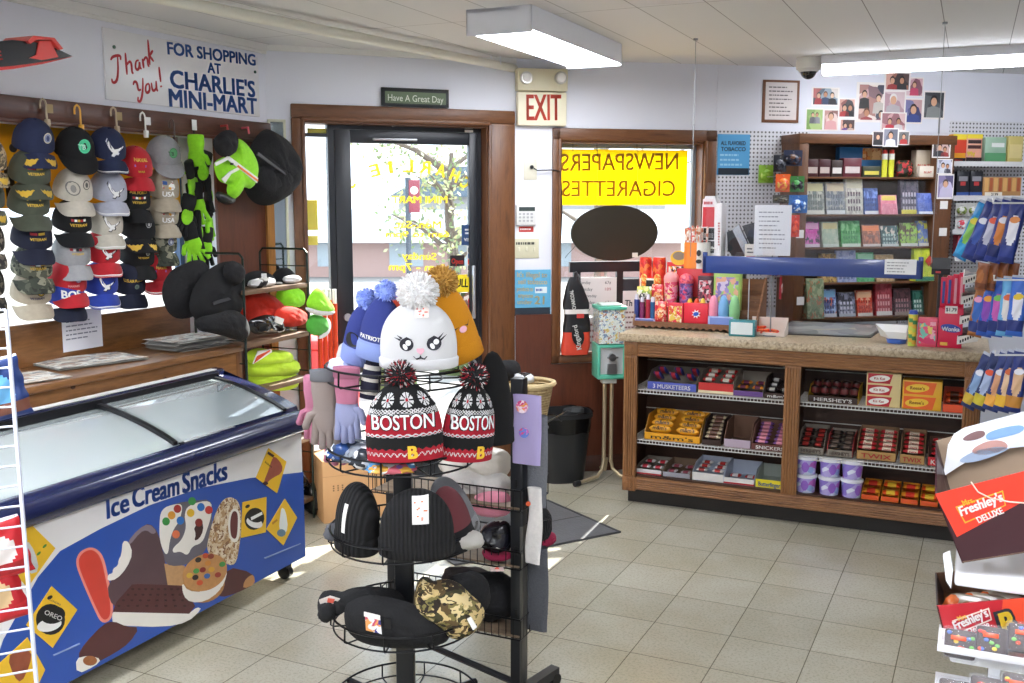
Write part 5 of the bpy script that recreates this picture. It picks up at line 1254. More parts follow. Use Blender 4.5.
# basket of packets behind the rack
def basket():
 x,y = W.fl(537,378,.98); x = .14; y = 5.15
 q = W.at(529,380,5.15)
 t = T('wicker_basket','woven tan wicker basket behind the rack near the bin','basket',W,(q[0],5.15,q[1] - .24),local=True)
 m,nt,p = nodes('wicker'); v = coords(nt); wv = nt.nodes.new('ShaderNodeTexWave'); nt.links.new(v,wv.inputs[0]); wv.inputs['Scale'].default_value = 22; wv.bands_direction = 'Z'; w2 = nt.nodes.new('ShaderNodeTexChecker'); nt.links.new(v,w2.inputs[0]); w2.inputs['Scale'].default_value = 48
 nt.links.new(mixc(nt,mixc(nt,.5,wv.outputs[0],w2.outputs[0]),lin('a8885a'),lin('e2cc9c')),p.inputs['Base Color']); p.inputs['Roughness'].default_value = .7; bump(nt,p,wv.outputs[1],.8,.008)
 mb = MB(m); mb.lathe([(.001,0),(.085,0),(.125,.21),(.13,.22),(.12,.22),(.082,.01),(.001,.01)],36); mb.build('body',t)
 mb = MB(M('d6bf90',.7,var=.2,vs=90)); mb.ring((0,0,.225),.13,.013,48); mb.build('rim',t)
 # wire floor stand carrying it
 s_ = T('wire_stand','thin dark wire stand under the wicker basket','stand',W,(q[0],5.15,0),local=True); zb = q[1] - .243
 for k in range(4):
  a = R(45 + 90 * k); mb = MB(WIRE); mb.tube([(.1 * math.cos(a),.1 * math.sin(a),zb - .004),(.13 * math.cos(a),.13 * math.sin(a),.004)],.005,6); mb.build('leg',s_)
 mb = MB(WIRE); mb.ring((0,0,zb - .005),.1,.004,32); mb.tube([(-.1,0,zb - .005),(.1,0,zb - .005)],.003); mb.tube([(0,-.1,zb - .005),(0,.1,zb - .005)],.003); mb.tube([(.13,0,zb + .07),(.17,-.02,zb + .03)],.004); mb.build('ring',s_)
 lumpy(W,(524,366),5.12,'clear packet with a black logo lying on the wicker basket','pack','clear_packet',PRINT(['e4e6ea','d2d4d8','1d1d20','eceef0'],22,.2),.055,.05,.03,.1,q[1] - .015)
 lumpy(W,(508,366),5.2,'black fuzzy hat lying on the rim of the wicker basket','hat','fuzzy_hat',FUR,.07,.06,.055,.08,q[1] - .01)
basket()
# ================= BACK WALL: WINDOW GOODS, BIN, GUM MACHINE, NOTICES =================
# wall plates between door and window
t = T('power_outlet','cream outlet with a black cord left of the back window','outlet',B,(.1,0,1.7)); a,b = B.at(524,159,-.006),B.at(537,180,-.006)
mb = MB(M('dcd8c6',.4)); mb.box(a[0],b[0],-.006,0,b[1],a[1],.002); mb.build('plate',t)
c = B.at(532,167,-.02); e = B.at(553,170,-.02); mb = MB(BLACKP); mb.cyl((c[0],-.022,c[1]),(c[0],-.006,c[1]),.011,n=12); pl_ = mb.build('plug',t)
e2 = B.at(560,172,-.03); e3 = B.at(562,215,-.02); e4 = B.at(560,260,-.02)
mb = MB(BLACKP); mb.tube([(c[0],-.022,c[1]),(c[0] + .03,-.03,c[1] - .02),(e[0],-.03,e[1]),(e2[0],-.032,e2[1] + .004),(e2[0] + .012,-.025,e2[1] - .08),(e3[0],-.02,e3[1]),(e4[0],-.02,e4[1])],.0035,6); mb.build('cord',t)
t = plate('alarm_keypad','white alarm keypad with a dark display beside the back window','keypad',B,(516.5,205,536,225),.025,M('e6e6e4',.4),r=.004)
a,b = B.at(519,207,-.026),B.at(535,211,-.026); mb = MB(M('3e4a48',.3)); mb.box(a[0],b[0],-.0265,-.024,b[1],a[1]); mb.build('display',t)
mb = MB(M('b9babd',.5))
for i in range(3):
 for j in range(4): a = B.at(520 + j * 3.9,214 + i * 3.4,-.026); mb.box(a[0] - .007,a[0] + .007,-.0275,-.025,a[1] - .006,a[1] + .006)
mb.build('key',t)
t = plate('small_notice','small white notice with a red band under the keypad','notice',B,(517,226,535.5,234),.001,M('f1f1ef',.6),r=0); a,b = B.at(519,226.5,-.0015),B.at(533.5,232,-.0015); mb = MB(M('c43a34',.6)); mb.box(a[0],b[0],-.0016,-.001,b[1],a[1]); u = mb.build('band',t)
lines(u,B,(520,228,532,230.5),1,WHI,-.0018,.6,3)
t = plate('switch_plate','cream plate of three light switches above the blue tobacco notice','light switch',B,(514,239,539,258),.006,M('d8d4b8',.4),r=.002)
for i,px in enumerate((519,526.5,534)): a = B.at(px,249,-.007); mb = MB(M('e6e2ca',.4)); mb.box(a[0] - .006,a[0] + .006,-.014,-.006,a[1] - .014,a[1] + .012,.002); mb.build('toggle',t)
lines(t,B,(516,241,537,246),1,M('4a4a44',.6),-.0065,.5,4)
# blue age notice
t = plate('tobacco_notice','light blue notice in tan letters about tobacco and age 21','notice',B,(513.5,270,550.5,315),.003,M('63b0d6',.5,var=.03),r=0)
TANL = M('d9c894',.5,var=0)
a,b = B.at(514,308,-.0034),B.at(550,315,-.0034); mb = MB(M('25303c',.5)); mb.box(a[0],b[0],-.0035,-.003,b[1],a[1]); mb.build('footer',t)
for s,x0,x1,y,h in (("It's illegal to",517,547,277,5),('sell tobacco',518,547,284,5),('products to',517,533,291,4.5),('anyone',518,533,297.5,4.5),('under',517.5,532,304,4.5),('21',534.5,544,304,8)): words(t,B,s,(x0,y),(x1,y + .3),h,-.0036,TANL,bold=.02)
a,b = B.at(535,287,-.0034),B.at(547,293,-.0034); mb = MB(M('e8f0f4',.5)); mb.box(a[0],b[0],-.0036,-.003,b[1],a[1],0); u = mb.build('badge',t); lines(u,B,(536,288.5,546,291.5),1,BLUI,-.004,.8,2)
# things in the back window
t = T('newspaper_sign','yellow sign reading NEWSPAPERS CIGARETTES backwards in the back window','sign',B,(.68,.07,1.65))
a,b = B.at(560.5,149,.07),B.at(686.5,205,.07)
mb = MB(TRANSLUCENT('ffe617',.72)); mb.box(a[0],b[0],.07,.074,b[1],a[1]); mb.build('sheet',t)
OC = M('a87f0c',.6,var=0)
for s,p0,p1,h in (('NEWSPAPERS',(561,171),(678,169.5),17),('CIGARETTES',(562,196.5),(675,196),16)):
 q0,q1,c = B.at(*p0,.069),B.at(*p1,.069),B.at(p0[0],p0[1] - h,.069); mb = MB(OC); mb.text(s,q0,q1,c[1] - q0[1],.0695,bold=.012,mirror=True); mb.build('lettering',t,smooth=0)
for px in (573,597,637,667): q,r = B.at(px,141,.066),B.at(px,151,.066); mb = MB(BLACKP); mb.tube([(q[0],.066,q[1]),(r[0],.066,r[1])],.0018,5); mb.build('hook',t)
t = T('oval_sign','black oval sign back hanging in the middle of the back window','sign',B,(.6,.05,1.3)); c = B.at(614.5,233,.05); r1 = B.at(657.5,233,.05)[0] - c[0]; r2 = B.at(614,205,.05)[1] - c[1]
mb = MB(M('2a2418',.45,var=.15,vs=3)); mb.prism(ell(c[0],c[1],r1,r2,0,48),.04,.06); mb.build('panel',t)
mb = MB(M('e8e4d8',.5)); q = B.at(635,255,.039); mb.box(q[0] - .018,q[0] + .018,.0385,.04,q[1] - .014,q[1] + .014); mb.build('sticker',t)
for px in (597,637): q,r = B.at(px,203,.05),B.at(px,211,.05); mb = MB(BLACKP); mb.tube([(q[0],.05,B.at(px,150,.06)[1]),(q[0],.05,r[1])],.0012,5); mb.build('chain',t)
q = [B.at(*p,.05) for p in ((577,244),(572,250),(568,254),(565,258))]; mb = MB(BLACKP); mb.tube([(u,.05,v) for u,v in q],.002,5); mb.build('power_cord',t)
t = T('price_board','black framed price board with white hour and price cards in the window','board',B,(.6,.06,.76))
def wbox(mb,px,y0,y1): a,b = B.at(px[0],px[1],y0),B.at(px[2],px[3],y0); mb.box(a[0],b[0],y0,y1,max(b[1],.752),a[1]); return mb
BKF = M('1c1d22',.4)
for r_ in ((570,262,662,271),(574,271,580,352),(617,271,622,352),(655,271,661,352)): wbox(MB(BKF),r_,.05,.08).build('frame_bar',t)
wbox(MB(M('33353c',.5)),(622,279,655,291),.06,.07).build('dark_panel',t)
CARD = M('ded6d4',.6,var=.03)
u = wbox(MB(CARD),(576,278,618,315),.052,.058).build('hours_card',t)
for i,(s,pr) in enumerate((('Monday','67¢'),('Tuesday','189'),('Wednesday',''),('Thursday','63¢'),('Friday','189'))):
 y = 284 + i * 6.6; words(u,B,s,(578.5,y),(578.5 + 2.0 * len(s),y),3,.0515,INK);
 if pr: words(u,B,pr,(605,y),(611,y),3,.0515,M('b05a5a',.6) if i in (1,4) else INK)
u = wbox(MB(CARD),(622,291,655,340),.052,.058).build('hours_card',t)
words(u,B,'Th',(625,306),(632,306),6,.0515,INK,bold=.02); lines(u,B,(624,310,650,330),4,M('8a6a6a',.6),.0515,.35,8)
u = wbox(MB(CARD),(580,318,616,352),.056,.06).build('hours_card',t); lines(u,B,(582,322,610,346),4,M('a07070',.6),.0555,.35,9)
# charcoal bag on the sill
def charcoal():
 y = -.045; P = lambda q: B.poly(q,y)
 b = B.at(575,353,y); t = T('charcoal_bag','black and red paper charcoal bag standing on the back window sill','bag',B,(b[0],y,b[1]))
 c = [B.at(px,py,y) for px,py in ((574,277),(573,354))]; xl,xr = B.at(561,320,y)[0],B.at(588.5,320,y)[0]; xm = (xl + xr) / 2; z0,z1 = .753,c[0][1]; hh = z1 - z0
 def fn(u,v):
  a = 2 * math.pi * u; k = (.96 + .05 * math.sin(v * 9)) * (1 if v < .62 else 1 - .72 * ((v - .62) / .38) ** 1.4); w = (xr - xl) / 2 * k
  sx = abs(math.cos(a)) ** .6 * (1 if math.cos(a) > 0 else -1); sy = abs(math.sin(a)) ** .6 * (1 if math.sin(a) > 0 else -1)
  return (xm + w * sx * (1 + .03 * math.sin(v * 23 + u * 12)) + .012 * math.sin(v * 4),y + .035 * k * sy * (1 + .08 * math.sin(v * 17 + u * 20)),z0 + hh * v)
 BLK2 = M('1b1b1f',.35,var=.3,vs=20); RD2 = M('d8452f',.4,var=.15,vs=20)
 mb = MB(); mb.grid(fn,40,34,cu=True,mfn=lambda u,v: RD2 if v < .30 and .5 < u else (M('e9e3de',.4,var=.05) if .53 < v < .60 else BLK2)); mb.build('sack',t,smooth=60)
 mb = MB(BLK2); mb.tube([(xm + .004,y,z1 - .03),(xm + .012,y,z1 + .005),(xm,y,z1 + .03)],lambda u: .016 * (1.1 - .5 * u),8); mb.build('neck',t)
 ys = y - .041
 mb = MB(BLK2); q = B.at(578,336,ys); mb.prism(ell(q[0],q[1],.038,.062,10,20),ys - .001,ys + .004); e = mb.build('oval_patch',t)
 mb = MB(WHI); a,b = B.at(581.5,349,ys - .002),B.at(577,325,ys - .002); mb.text('Kingsford',a,b,.03,ys - .0016,bold=.02); mb.build('lettering',e,smooth=0)
 mb = MB(WHI); a,b = B.at(576,309,ys),B.at(573,290,ys); mb.text('CHARCOAL',a,b,.022,ys,bold=.02); mb.build('lettering',t,smooth=0)
 mb = MB(M('c8403a',.4)); a,b = B.at(577,314,ys),B.at(584,318,ys); mb.box(a[0],b[0],ys,ys + .004,b[1],a[1]); mb.build('label',t)
charcoal()
# gum machine
def gum():
 x,y = W.fl(607,478,0); GRM = M('5fc0a4',.35,var=.05)
 t = T('gumball_machine','square gum machine with a mint green lid and base on a bent tube stand','vending machine',W,(x,y,0),rz=R(8),local=True)
 z0,z1 = W.at(607,377,y)[1],W.at(607,343,y)[1]; zm,zt = W.at(607,342,y)[1],W.at(607,305,y)[1]
 w = .085
 mb = MB(GRM); mb.box(-w,w,-w,w,z0,z0 + .03,.006); mb.box(-w,w,-w,w,z1 - .018,z1,.004); mb.box(-w,-w + .016,-w,w,z0 + .02,z1 - .01,.003); mb.box(w - .016,w,-w,w,z0 + .02,z1 - .01,.003); mb.build('base_frame',t)
 mb = MB(M('d9dcdc',.3,.3)); mb.box(-w + .014,w - .014,-w + .012,w - .01,z0 + .03,z1 - .018); mb.build('coin_plate',t)
 mb = MB(M('8a8d90',.3,.9)); zc = (z0 + z1) / 2; mb.cyl((0,-w - .02,zc + .03),(0,-w + .012,zc + .03),.022,n=18); mb.box(-.034,.034,-w - .024,-w - .016,zc + .026,zc + .036,.002); c = mb.build('coin_knob',t)
 mb = MB(M('9b9ea2',.3,.8)); mb.prism([(-.03,z0 + .035),(.03,z0 + .035),(.024,zc - .01),(-.024,zc - .01)],-w - .008,-w + .013); mb.build('chute_door',t)
 mb = MB(PRINT(['f4f4f0','f0f0ee','d8e4e0','f6f6f4','f2f2ee','8aa0c0','e8c870','e8e8e4','f4f4f0','b87a6a','f0f0ee','7a90b0'],75,.3)); mb.box(-w + .008,w - .008,-w + .008,w - .008,zm,zt - .02); mb.build('ball_mix',t)
 mb = MB(GLASS((.97,1,.99),.06)); mb.box(-w + .003,w - .003,-w + .003,w - .003,zm,zt - .02); mb.build('globe_pane',t)
 mb = MB(GRM); mb.box(-w - .003,w + .003,-w - .003,w + .003,zt - .022,zt,.005); mb.m(M('d8e8e2',.4)); mb.box(-w + .02,w - .02,-w + .02,w - .02,zt,zt + .012,.004); mb.build('lid',t)
 TUB = M('c9b896',.35,.5)
 for sx in (-.022,.022):
  mb = MB(TUB); mb.cyl((sx,0,.1),(sx,0,z0),.012,n=12)
  d = -1 if sx < 0 else 1
  mb.tube([(sx,0,.12),(sx + d * .01,-.005,.06),(sx + d * .05,-.05,.025),(sx + d * .19,-.15,.018)],.011,10); mb.build('leg',t)
  mb = MB(BLACKP); mb.cyl((sx + d * .18,-.144,.0175),(sx + d * .215,-.168,.0175),.0165,n=12); mb.build('foot_cap',t)
 mb = MB(M('e6e6e2',.4)); mb.box(-.045,.045,-.03,.03,z0 - .035,z0,.004); mb.build('bracket',t)
 mb = MB(TUB); mb.tube([(0,.02,.12),(0,.06,.04),(0,.20,.018)],.011,10); mb.build('leg',t)
gum()
# waste bin
x,y = W.fl(563,482,0); y += .06
t = T('waste_bin','large black plastic waste bin with a bag under the back window','bin',W,(x,y,0),rz=R(10),local=True); zt = W.at(562,414,y - .1)[1]
BN = M('1f2123',.45,var=.08)
def sq(r,ex=.72,n=40): return [(r * abs(math.cos(a)) ** ex * (1 if math.cos(a) > 0 else -1),r * .8 * abs(math.sin(a)) ** ex * (1 if math.sin(a) > 0 else -1)) for a in (2 * math.pi * i / n for i in range(n))]
mb = MB(BN); rings = [(.125,0),(.165,zt - .03),(.178,zt - .028),(.178,zt),(.165,zt),(.12,.02)]
mb.grid(lambda u,v: (*sq(rings[int(round(v * 5))][0])[int(round(u * 40)) % 40],rings[int(round(v * 5))][1]),40,5,cu=True); mb.slab(sq(.125),0,.015); mb.build('body',t)
mb = MB(M('0e0f10',.25,var=.3,vs=20)); mb.grid(lambda u,v: (lambda p: (p[0],p[1],zt + .006 * math.sin(u * 40) - (.02 + .1 * v if v > .5 else 0)))(sq(.181 - .02 * v)[int(round(u * 40)) % 40]),40,4,cu=True); mb.build('bin_liner',t)
mb = MB(M('3c3e40',.6,var=.4,vs=30)); mb.sph((.06,-.02,zt - .01),.07,.05,.035,16,10,.15,7); mb.build('crumpled_bag',t)
# door mat
P = [W.fl(*q) for q in ((620.5,533),(545,505),(480,560),(555,546))]
a,b = Vector(W.fl(621,533)),Vector(W.fl(556,546)); c = Vector(W.fl(567,484 + 12));
f_ = Frame(a.x,a.y,65.7); d_ = -((a - b).length)
mb = MB(CLOTH('5a5a5c',90,amt=.6,col2='4a4a4d',vs=14));
ux = Vector((a - Vector(W.fl(548,498))).normalized());
q1 = Vector(W.fl(548,501)); nb = (q1 - a); nv = (b - a).normalized() * .95
mb.slab([tuple(a),tuple(q1),tuple(q1 + nv),tuple(a + nv)],.001,.008); mat_ = one(mb,'door_mat','dark grey ribbed floor mat by the bin','mat',W,(a.x,a.y,.001))
mb = MB(M('2c2c2e',.7)); mb.slab([tuple(a),tuple(a + nb * .012),tuple(a + nb * .012 + nv),tuple(a + nv)],.0075,.0095); mb.slab([tuple(a + nb * .48),tuple(a + nb * .487),tuple(a + nb * .487 + nv),tuple(a + nb * .48 + nv)],.0075,.0088); mb.slab([tuple(a),tuple(a + nv * .015),tuple(a + nv * .015 + nb),tuple(a + nb)],.0075,.0095); mb.build('edging',mat_)
# blue flavoured-product poster, framed notice
t = plate('blue_poster','blue poster with a black band on the pegboard by the window casing','poster',B,(718,134,749,175),.002,M('58a8dc',.5,var=.04),y=-.009,r=0)
a,b = B.at(718.3,168,-.0115),B.at(748.7,174.8,-.0115); mb = MB(M('1d2a38',.5)); mb.box(a[0],b[0],-.0116,-.011,b[1],a[1]); mb.build('band',t)
for s,y,h in (('ALL FLAVORED',145,4),('TOBACCO',151,4)): words(t,B,s,(721,y),(745.5,y + .2),h,-.0116,M('2c3440',.5),bold=.02)
lines(t,B,(720,152.5,747,167),3,M('9ed4f0',.5),-.0116,.4,6)
t = plate('framed_notice','typed notice in a thin wooden frame under the ceiling camera','picture frame',B,(763.5,79.5,798.5,123),.012,M('7a4f34',.4),r=.002)
a,b = B.at(766,82,-.0124),B.at(796,120,-.0124); mb = MB(M('dcd2ce',.5)); mb.box(a[0],b[0],-.0125,-.012,b[1],a[1]); u = mb.build('paper',t); lines(u,B,(769,85,793,117),8,M('6a6060',.6),-.013,.3,5)
# snapshots on the wall: (x0,y0,x1,y1), palette, figures
SKIN = ['d8a888','c08868','e8c0a0']
def photo(px,label,cols,fig=(),bgc=None,y=-.005):
 t = plate('photo_print',label,'photo',B,px,.0012,M('efeae6',.4,var=.02),y=y,r=0,group='snapshots on the back wall')
 m_ = .06; w,h = px[2] - px[0],px[3] - px[1]; yy = y - .0014
 a,b = B.at(px[0] + w * m_,px[1] + h * m_,yy),B.at(px[2] - w * m_,px[3] - h * m_,yy); mb = MB(PRINT(cols,14,.3)); mb.box(a[0],b[0],yy - .0002,y - .001,b[1],a[1]); mb.build('picture',t)
 for k,(cx,cy,s,shirt,hair) in enumerate(fig):
  q = B.at(px[0] + w * cx,px[1] + h * cy,yy); s_ = s * (a[1] - b[1]); mb = MB(M(shirt,.5)); zl = max(b[1],q[1] - s_ * 2.4)
  mb.prism([(max(a[0],q[0] - s_ * 1.0),zl),(min(b[0],q[0] + s_ * 1.0),zl),(min(b[0],q[0] + s_ * .85),q[1] - s_ * .75),(q[0],q[1] - s_ * .5),(max(a[0],q[0] - s_ * .85),q[1] - s_ * .75)],yy - .0004,yy); mb.m(M(hair,.5)); mb.prism(ell(q[0],q[1] + s_ * .12,s_ * .5,s_ * .62,0,14),yy - .0005,yy); mb.m(M(SKIN[k % 3],.5)); mb.prism(ell(q[0],q[1] - s_ * .05,s_ * .4,s_ * .5,0,14),yy - .0007,yy); mb.build('figure',t)
photo((812,87,839,106),'photo of a group in dark and red clothes, upper left of the snapshots',['4a5a68','2c3038','a84a42','8a9aa8','d8d0c8','5a6a4a'],[(.25,.45,.3,'a8363a','3a2a22'),(.5,.4,.3,'3a4a6a','5a4030'),(.75,.45,.3,'2a2a30','2a2020')])
photo((806,108,823,131),'photo of two people standing on green grass',['8fb060','7aa050','a8c078','9ab868'],[(.4,.3,.18,'6a6a70','3a2a22'),(.65,.3,.18,'8a8a90','4a3a2a')])
photo((824,109,838,131),'photo of a person in pale pink beside the grass photo',['d8b0a8','b88a80','e0c8c0','8a6058'],[(.5,.35,.35,'d8a0a0','6a4a3a')])
photo((839,98,855,118),'photo of people in red and black at the right of the small snapshots',['8a4a42','c89080','3a3034','d8a898'],[(.35,.5,.32,'b03a3a','2a2020'),(.7,.5,.32,'2a2a2e','3a2a22')])
photo((840,119,855,131),'photo of faces in a dark room under the red and black one',['9a5a4a','d0a090','4a3434','c88878'],[(.35,.55,.4,'6a4a8a','2a2020'),(.7,.55,.4,'c8b0a0','4a3020')])
photo((857,82,905,123),'large collage print of many faces, middle of the wall',['d8b0a0','6a4a44','e8d8d0','b08078','4a4a58','c8a0a0','8a6a70','f0e4dc'],[(.16,.3,.17,'3a3a3a','3a2a22'),(.2,.75,.2,'a04a4a','6a4a3a'),(.45,.4,.18,'c8c0b8','3a2a22'),(.5,.8,.18,'8a5a6a','2a2020')])
photo((885,72,910,91),'photo of laughing faces above the collage',['a06a58','d8a898','3a2c2c','5a4440'],[(.3,.45,.38,'a03a3a','3a2a22'),(.68,.45,.38,'2a2a2e','1a1414')],y=-.0075)
photo((884,90,905,118),'photo of a smiling person with white hair and a light shirt',['c8a8b0','b8949c','d8c0c4'],[(.45,.35,.36,'b8b0b4','e8e4e0')],y=-.0088)
photo((906,77,923,97),'photo of small figures right of the laughing faces',['c8a0a8','e0c8cc','8a5a68','d8b0b8'],[(.5,.4,.3,'c84a6a','5a3a2a')])
photo((905,98,922,124),'photo of a person in a blue top beside the white haired one',['5a5a8a','7a7aa8','3a3a68','c8a0a0'],[(.5,.45,.36,'3a4a8a','3a2a22')],y=-.0065)
photo((924,90.5,944,119.5),'portrait photo of a person in grey, rightmost on the wall',['4a4c50','5a5e62','3c3e42'],[(.5,.38,.34,'8a8e8c','2a2222')])
photo((881,112,906,131),'photo of two figures below the white haired person',['d0a0a0','a06a70','e0c0c0'],[(.35,.5,.32,'c83a4a','4a3028'),(.7,.5,.32,'d8d0d0','3a2a22')],y=-.01)
# ================= SALES COUNTER =================
OAKX = WOOD('6a4426','9a6a40',5,'X',.42); OAKZ2 = WOOD('6a4426','9a6a40',5,'Z',.42)
def lam():
 m,nt,p = nodes('speckled_top'); v = coords(nt)
 a = ramp(nt,noise(nt,v,60,5,.75),[(.32,'6d5c46'),(.46,'a8957a'),(.6,'c4b396'),(.75,'8a7a68')]); nt.links.new(a,p.inputs['Base Color']); p.inputs['Roughness'].default_value = .3; return m
KX0,KX1,KF,KD,KZ = -.02,1.785,-.05,.52,.965
SH1,SH2,SH3 = .652,.368,.165
def counter():
 t = T('sales_counter','oak framed display counter with open candy shelves and a speckled top','counter',K,((KX0 + KX1) / 2,.2,0))
 mb = MB(lam()); mb.box(KX0 - .03,KX1 + .02,KF - .02,KD,KZ - .045,KZ,.008); mb.build('countertop',t)
 zr = KZ - .045
 def flute(mb,x0,x1,z0,z1,y,hor=False):
  mb.box(x0,x1,y,y + .03,z0,z1,.003); n = 5
  for i in range(n):
   f = (i + .8) / (n + .6)
   if hor: z = z0 + (z1 - z0) * f; mb.cyl((x0 + .01,y,z),(x1 - .01,y,z),.0062,n=8)
   else: x = x0 + (x1 - x0) * f; mb.cyl((x,y,z0 + .01),(x,y,z1 - .01),.0062,n=8)
 for x in (KX0,1.70):
  mb = MB(OAKZ2); flute(mb,x,x + .075,.155,zr - .08,KF); mb.box(x,x + .075,KF - .003,KF + .03,zr - .08,zr,.003); mb.box(x,x + .075,KF - .003,KF + .03,.075,.155,.003); p = mb.build('corner_post',t)
  for z in (zr - .04,.115):
   mb = MB(OAKZ2);
   for r_,d in ((.031,.008),(.022,.013),(.012,.018)): mb.cyl((x + .0375,KF - d,z),(x + .0375,KF,z),r_ * .9,r_,24)
   mb.build('rosette',p)
 mb = MB(OAKZ2); flute(mb,.85,.93,.155,zr - .08,KF); mb.build('centre_post',t)
 mb = MB(OAKX); flute(mb,KX0 + .075,1.70,zr - .08,zr,KF,True); mb.build('top_rail',t)
 mb = MB(OAKX); flute(mb,KX0 + .075,1.70,.085,.155,KF,True); mb.build('bottom_rail',t)
 DK2 = WOOD('2e1c12','452a1a',4,'X',.5)
 mb = MB(M('18130f',.5)); mb.box(KX0 + .02,KX1 - .02,0,KD - .02,0,.09); mb.build('kick_base',t)
 mb = MB(DK2); mb.box(KX0 + .01,KX1 - .01,.30,.32,.09,zr); mb.build('back_panel',t)
 mb = MB(DK2); mb.box(KX0 + .005,KX0 + .03,KF + .03,KD - .02,.09,zr); mb.build('side_panel',t)
 mb = MB(DK2); mb.box(KX1 - .03,KX1 - .005,KF + .03,KD - .02,.09,zr); mb.build('side_panel',t)
 mb = MB(DK2); mb.box(.875,.905,KF + .03,.31,.09,zr); mb.build('divider',t)
 mb = MB(DK2); mb.box(KX0 + .03,KX1 - .03,KF + .02,.31,.085,SH3 - .0); mb.build('bottom_shelf',t)
 for xa,xb in ((KX0 + .032,.873),(.907,KX1 - .032)):
  for z in (SH1,SH2):
   mb = MB(M('e0ded8',.4));
   for zz in (z - .004,z - .022): mb.cyl((xa,KF + .036,zz),(xb,KF + .036,zz),.0028,n=6)
   n = int((xb - xa) / .018)
   for i in range(n + 1): x = xa + (xb - xa) * i / n; mb.box(x - .0013,x + .0013,KF + .034,KF + .038,z - .022,z - .004)
   for i in range(13): y = KF + .04 + .3 * i / 12; mb.cyl((xa,y,z - .004),(xb,y,z - .004),.0018,n=5)
   for i in range(15): x = xa + (xb - xa) * i / 14; mb.cyl((x,KF + .036,z - .006),(x,.298,z - .006),.0016,n=5)
   mb.build('wire_shelf',t)
   mb = MB(M('d8d6d0',.4)); zb = z + .12; mb.cyl((xa,.285,zb),(xb,.285,zb),.003,n=6); mb.build('back_wire',t)
counter()
# ---- cartons of candy on the shelves
def pillow(w,h,d,mats,seed=0):
 """flow wrapped bar: long in x, crimped ends"""
 mb = MB(mats[0]); n = 12
 def fn(u,v):
  x = (u - .5) * w; e = max(.12,1 - abs(2 * u - 1) ** 6); a = 2 * math.pi * v
  return (x,d / 2 * math.cos(a) * (1 - .15 * (1 - e)),h / 2 * math.sin(a) * e)
 vs = [fn(i / n,j / 10) for i in range(n + 1) for j in range(10)]
 fs = [(i * 10 + j,(i + 1) * 10 + j,(i + 1) * 10 + (j + 1) % 10,i * 10 + (j + 1) % 10) for i in range(n) for j in range(10)]
 mids = []
 if len(mats) > 1 and mats[1] not in mb.ms: mb.ms.append(mats[1])
 for i in range(n):
  for j in range(10): mids.append(1 if len(mats) > 1 and 3 <= i < 9 else 0)
 mb.add(vs,fs,mids); return mb
def carton(px,zs,label,outer,inner,front=.05,back=.10,deep=.24,text=None,textc=WHI,tp=None,side=None,tilt=0,cat='carton',name='candy_carton',y0=-.005,flap=True,band=None):
 """open display box: px = (left, right, top of its back) in the photo at the shelf front; zs = shelf height"""
 xa,xb = K.at(px[0],400,y0)[0],K.at(px[1],400,y0)[0]
 t = T(name,label,cat,K,((xa + xb) / 2,y0,zs + .001)); z0 = zs + .001; th = .003; y1 = y0 + deep
 mb = MB(outer); mb.box(xa,xb,y0,y0 + th,z0,z0 + front); mb.build('front_lip',t)
 mb = MB(inner); mb.box(xa,xb,y0,y1,z0,z0 + th); mb.box(xa,xb,y1 - th,y1,z0,z0 + back); mb.build('tray',t)
 for x,s_ in ((xa,1),(xb - th,1)):
  mb = MB(side or inner); mb.prism([(y0,z0),(y1,z0),(y1,z0 + back),(y0 + deep * .35,z0 + back * .98),(y0,z0 + front)],x,x + th); mb.v = [(b_,a_,c_) for a_,b_,c_ in mb.v]; mb.f = [f[::-1] for f in mb.f]; mb.build('side',t)
 if band: mb = MB(band); mb.box(xa,xb,y0 - .0012,y0,z0 + front * .05,z0 + front * .3); mb.build('front_band',t)
 if text:
  w = (xb - xa); mb = MB(textc); mb.text(text,(xa + w * .12,z0 + front * .22),(xb - w * .12,z0 + front * .22),front * .5,y0 - .0014,bold=.02); mb.build('lettering',t,smooth=0)
 return xa,xb,y0,z0,deep
def fill(c,rows,cols,mats,label,group,name,cat,size,z=.014,slope=.0,text=None,tcol=WHI,stand=False,yaw=0,dz=.0,lay=1,y_in=.02,rot=None):
 xa,xb,y0,z0,deep = c; w = (xb - xa) / cols; proto = None
 for k in range(lay):
  for r_ in range(rows):
   for q in range(cols):
    x = xa + w * (q + .5); y = y0 + y_in + (deep - y_in - .02) * (r_ + .5) / rows; zz = z0 + z + slope * r_ + k * size[1]
    if proto is None:
     mb = pillow(size[0],size[1],size[2],mats); proto = T(name,label,cat,K,(x,y,zz),group,local=True,rot=rot or (0,0,K.a)); b = mb.build('wrapper',proto,smooth=60)
     if text: m2 = MB(tcol); m2.textc(text,0,-size[1] * .22,size[1] * .5,-size[2] / 2 - .0006,w=size[0] * .62,bold=.02); m2.build('lettering',proto,smooth=0)
    else: dup(proto,K.w(x,y,zz),None,None,group,rot=(proto.rotation_euler[0] + random.uniform(-.06,.06),proto.rotation_euler[1],proto.rotation_euler[2] + random.uniform(-.07,.07)))
CBR = M('6a4c36',.8); CBG = M('8d8478',.8); CBW = M('dcdad6',.7); DKB = M('3a2620',.6);
def m_(c,r=.35): return M(c,r,var=.08)
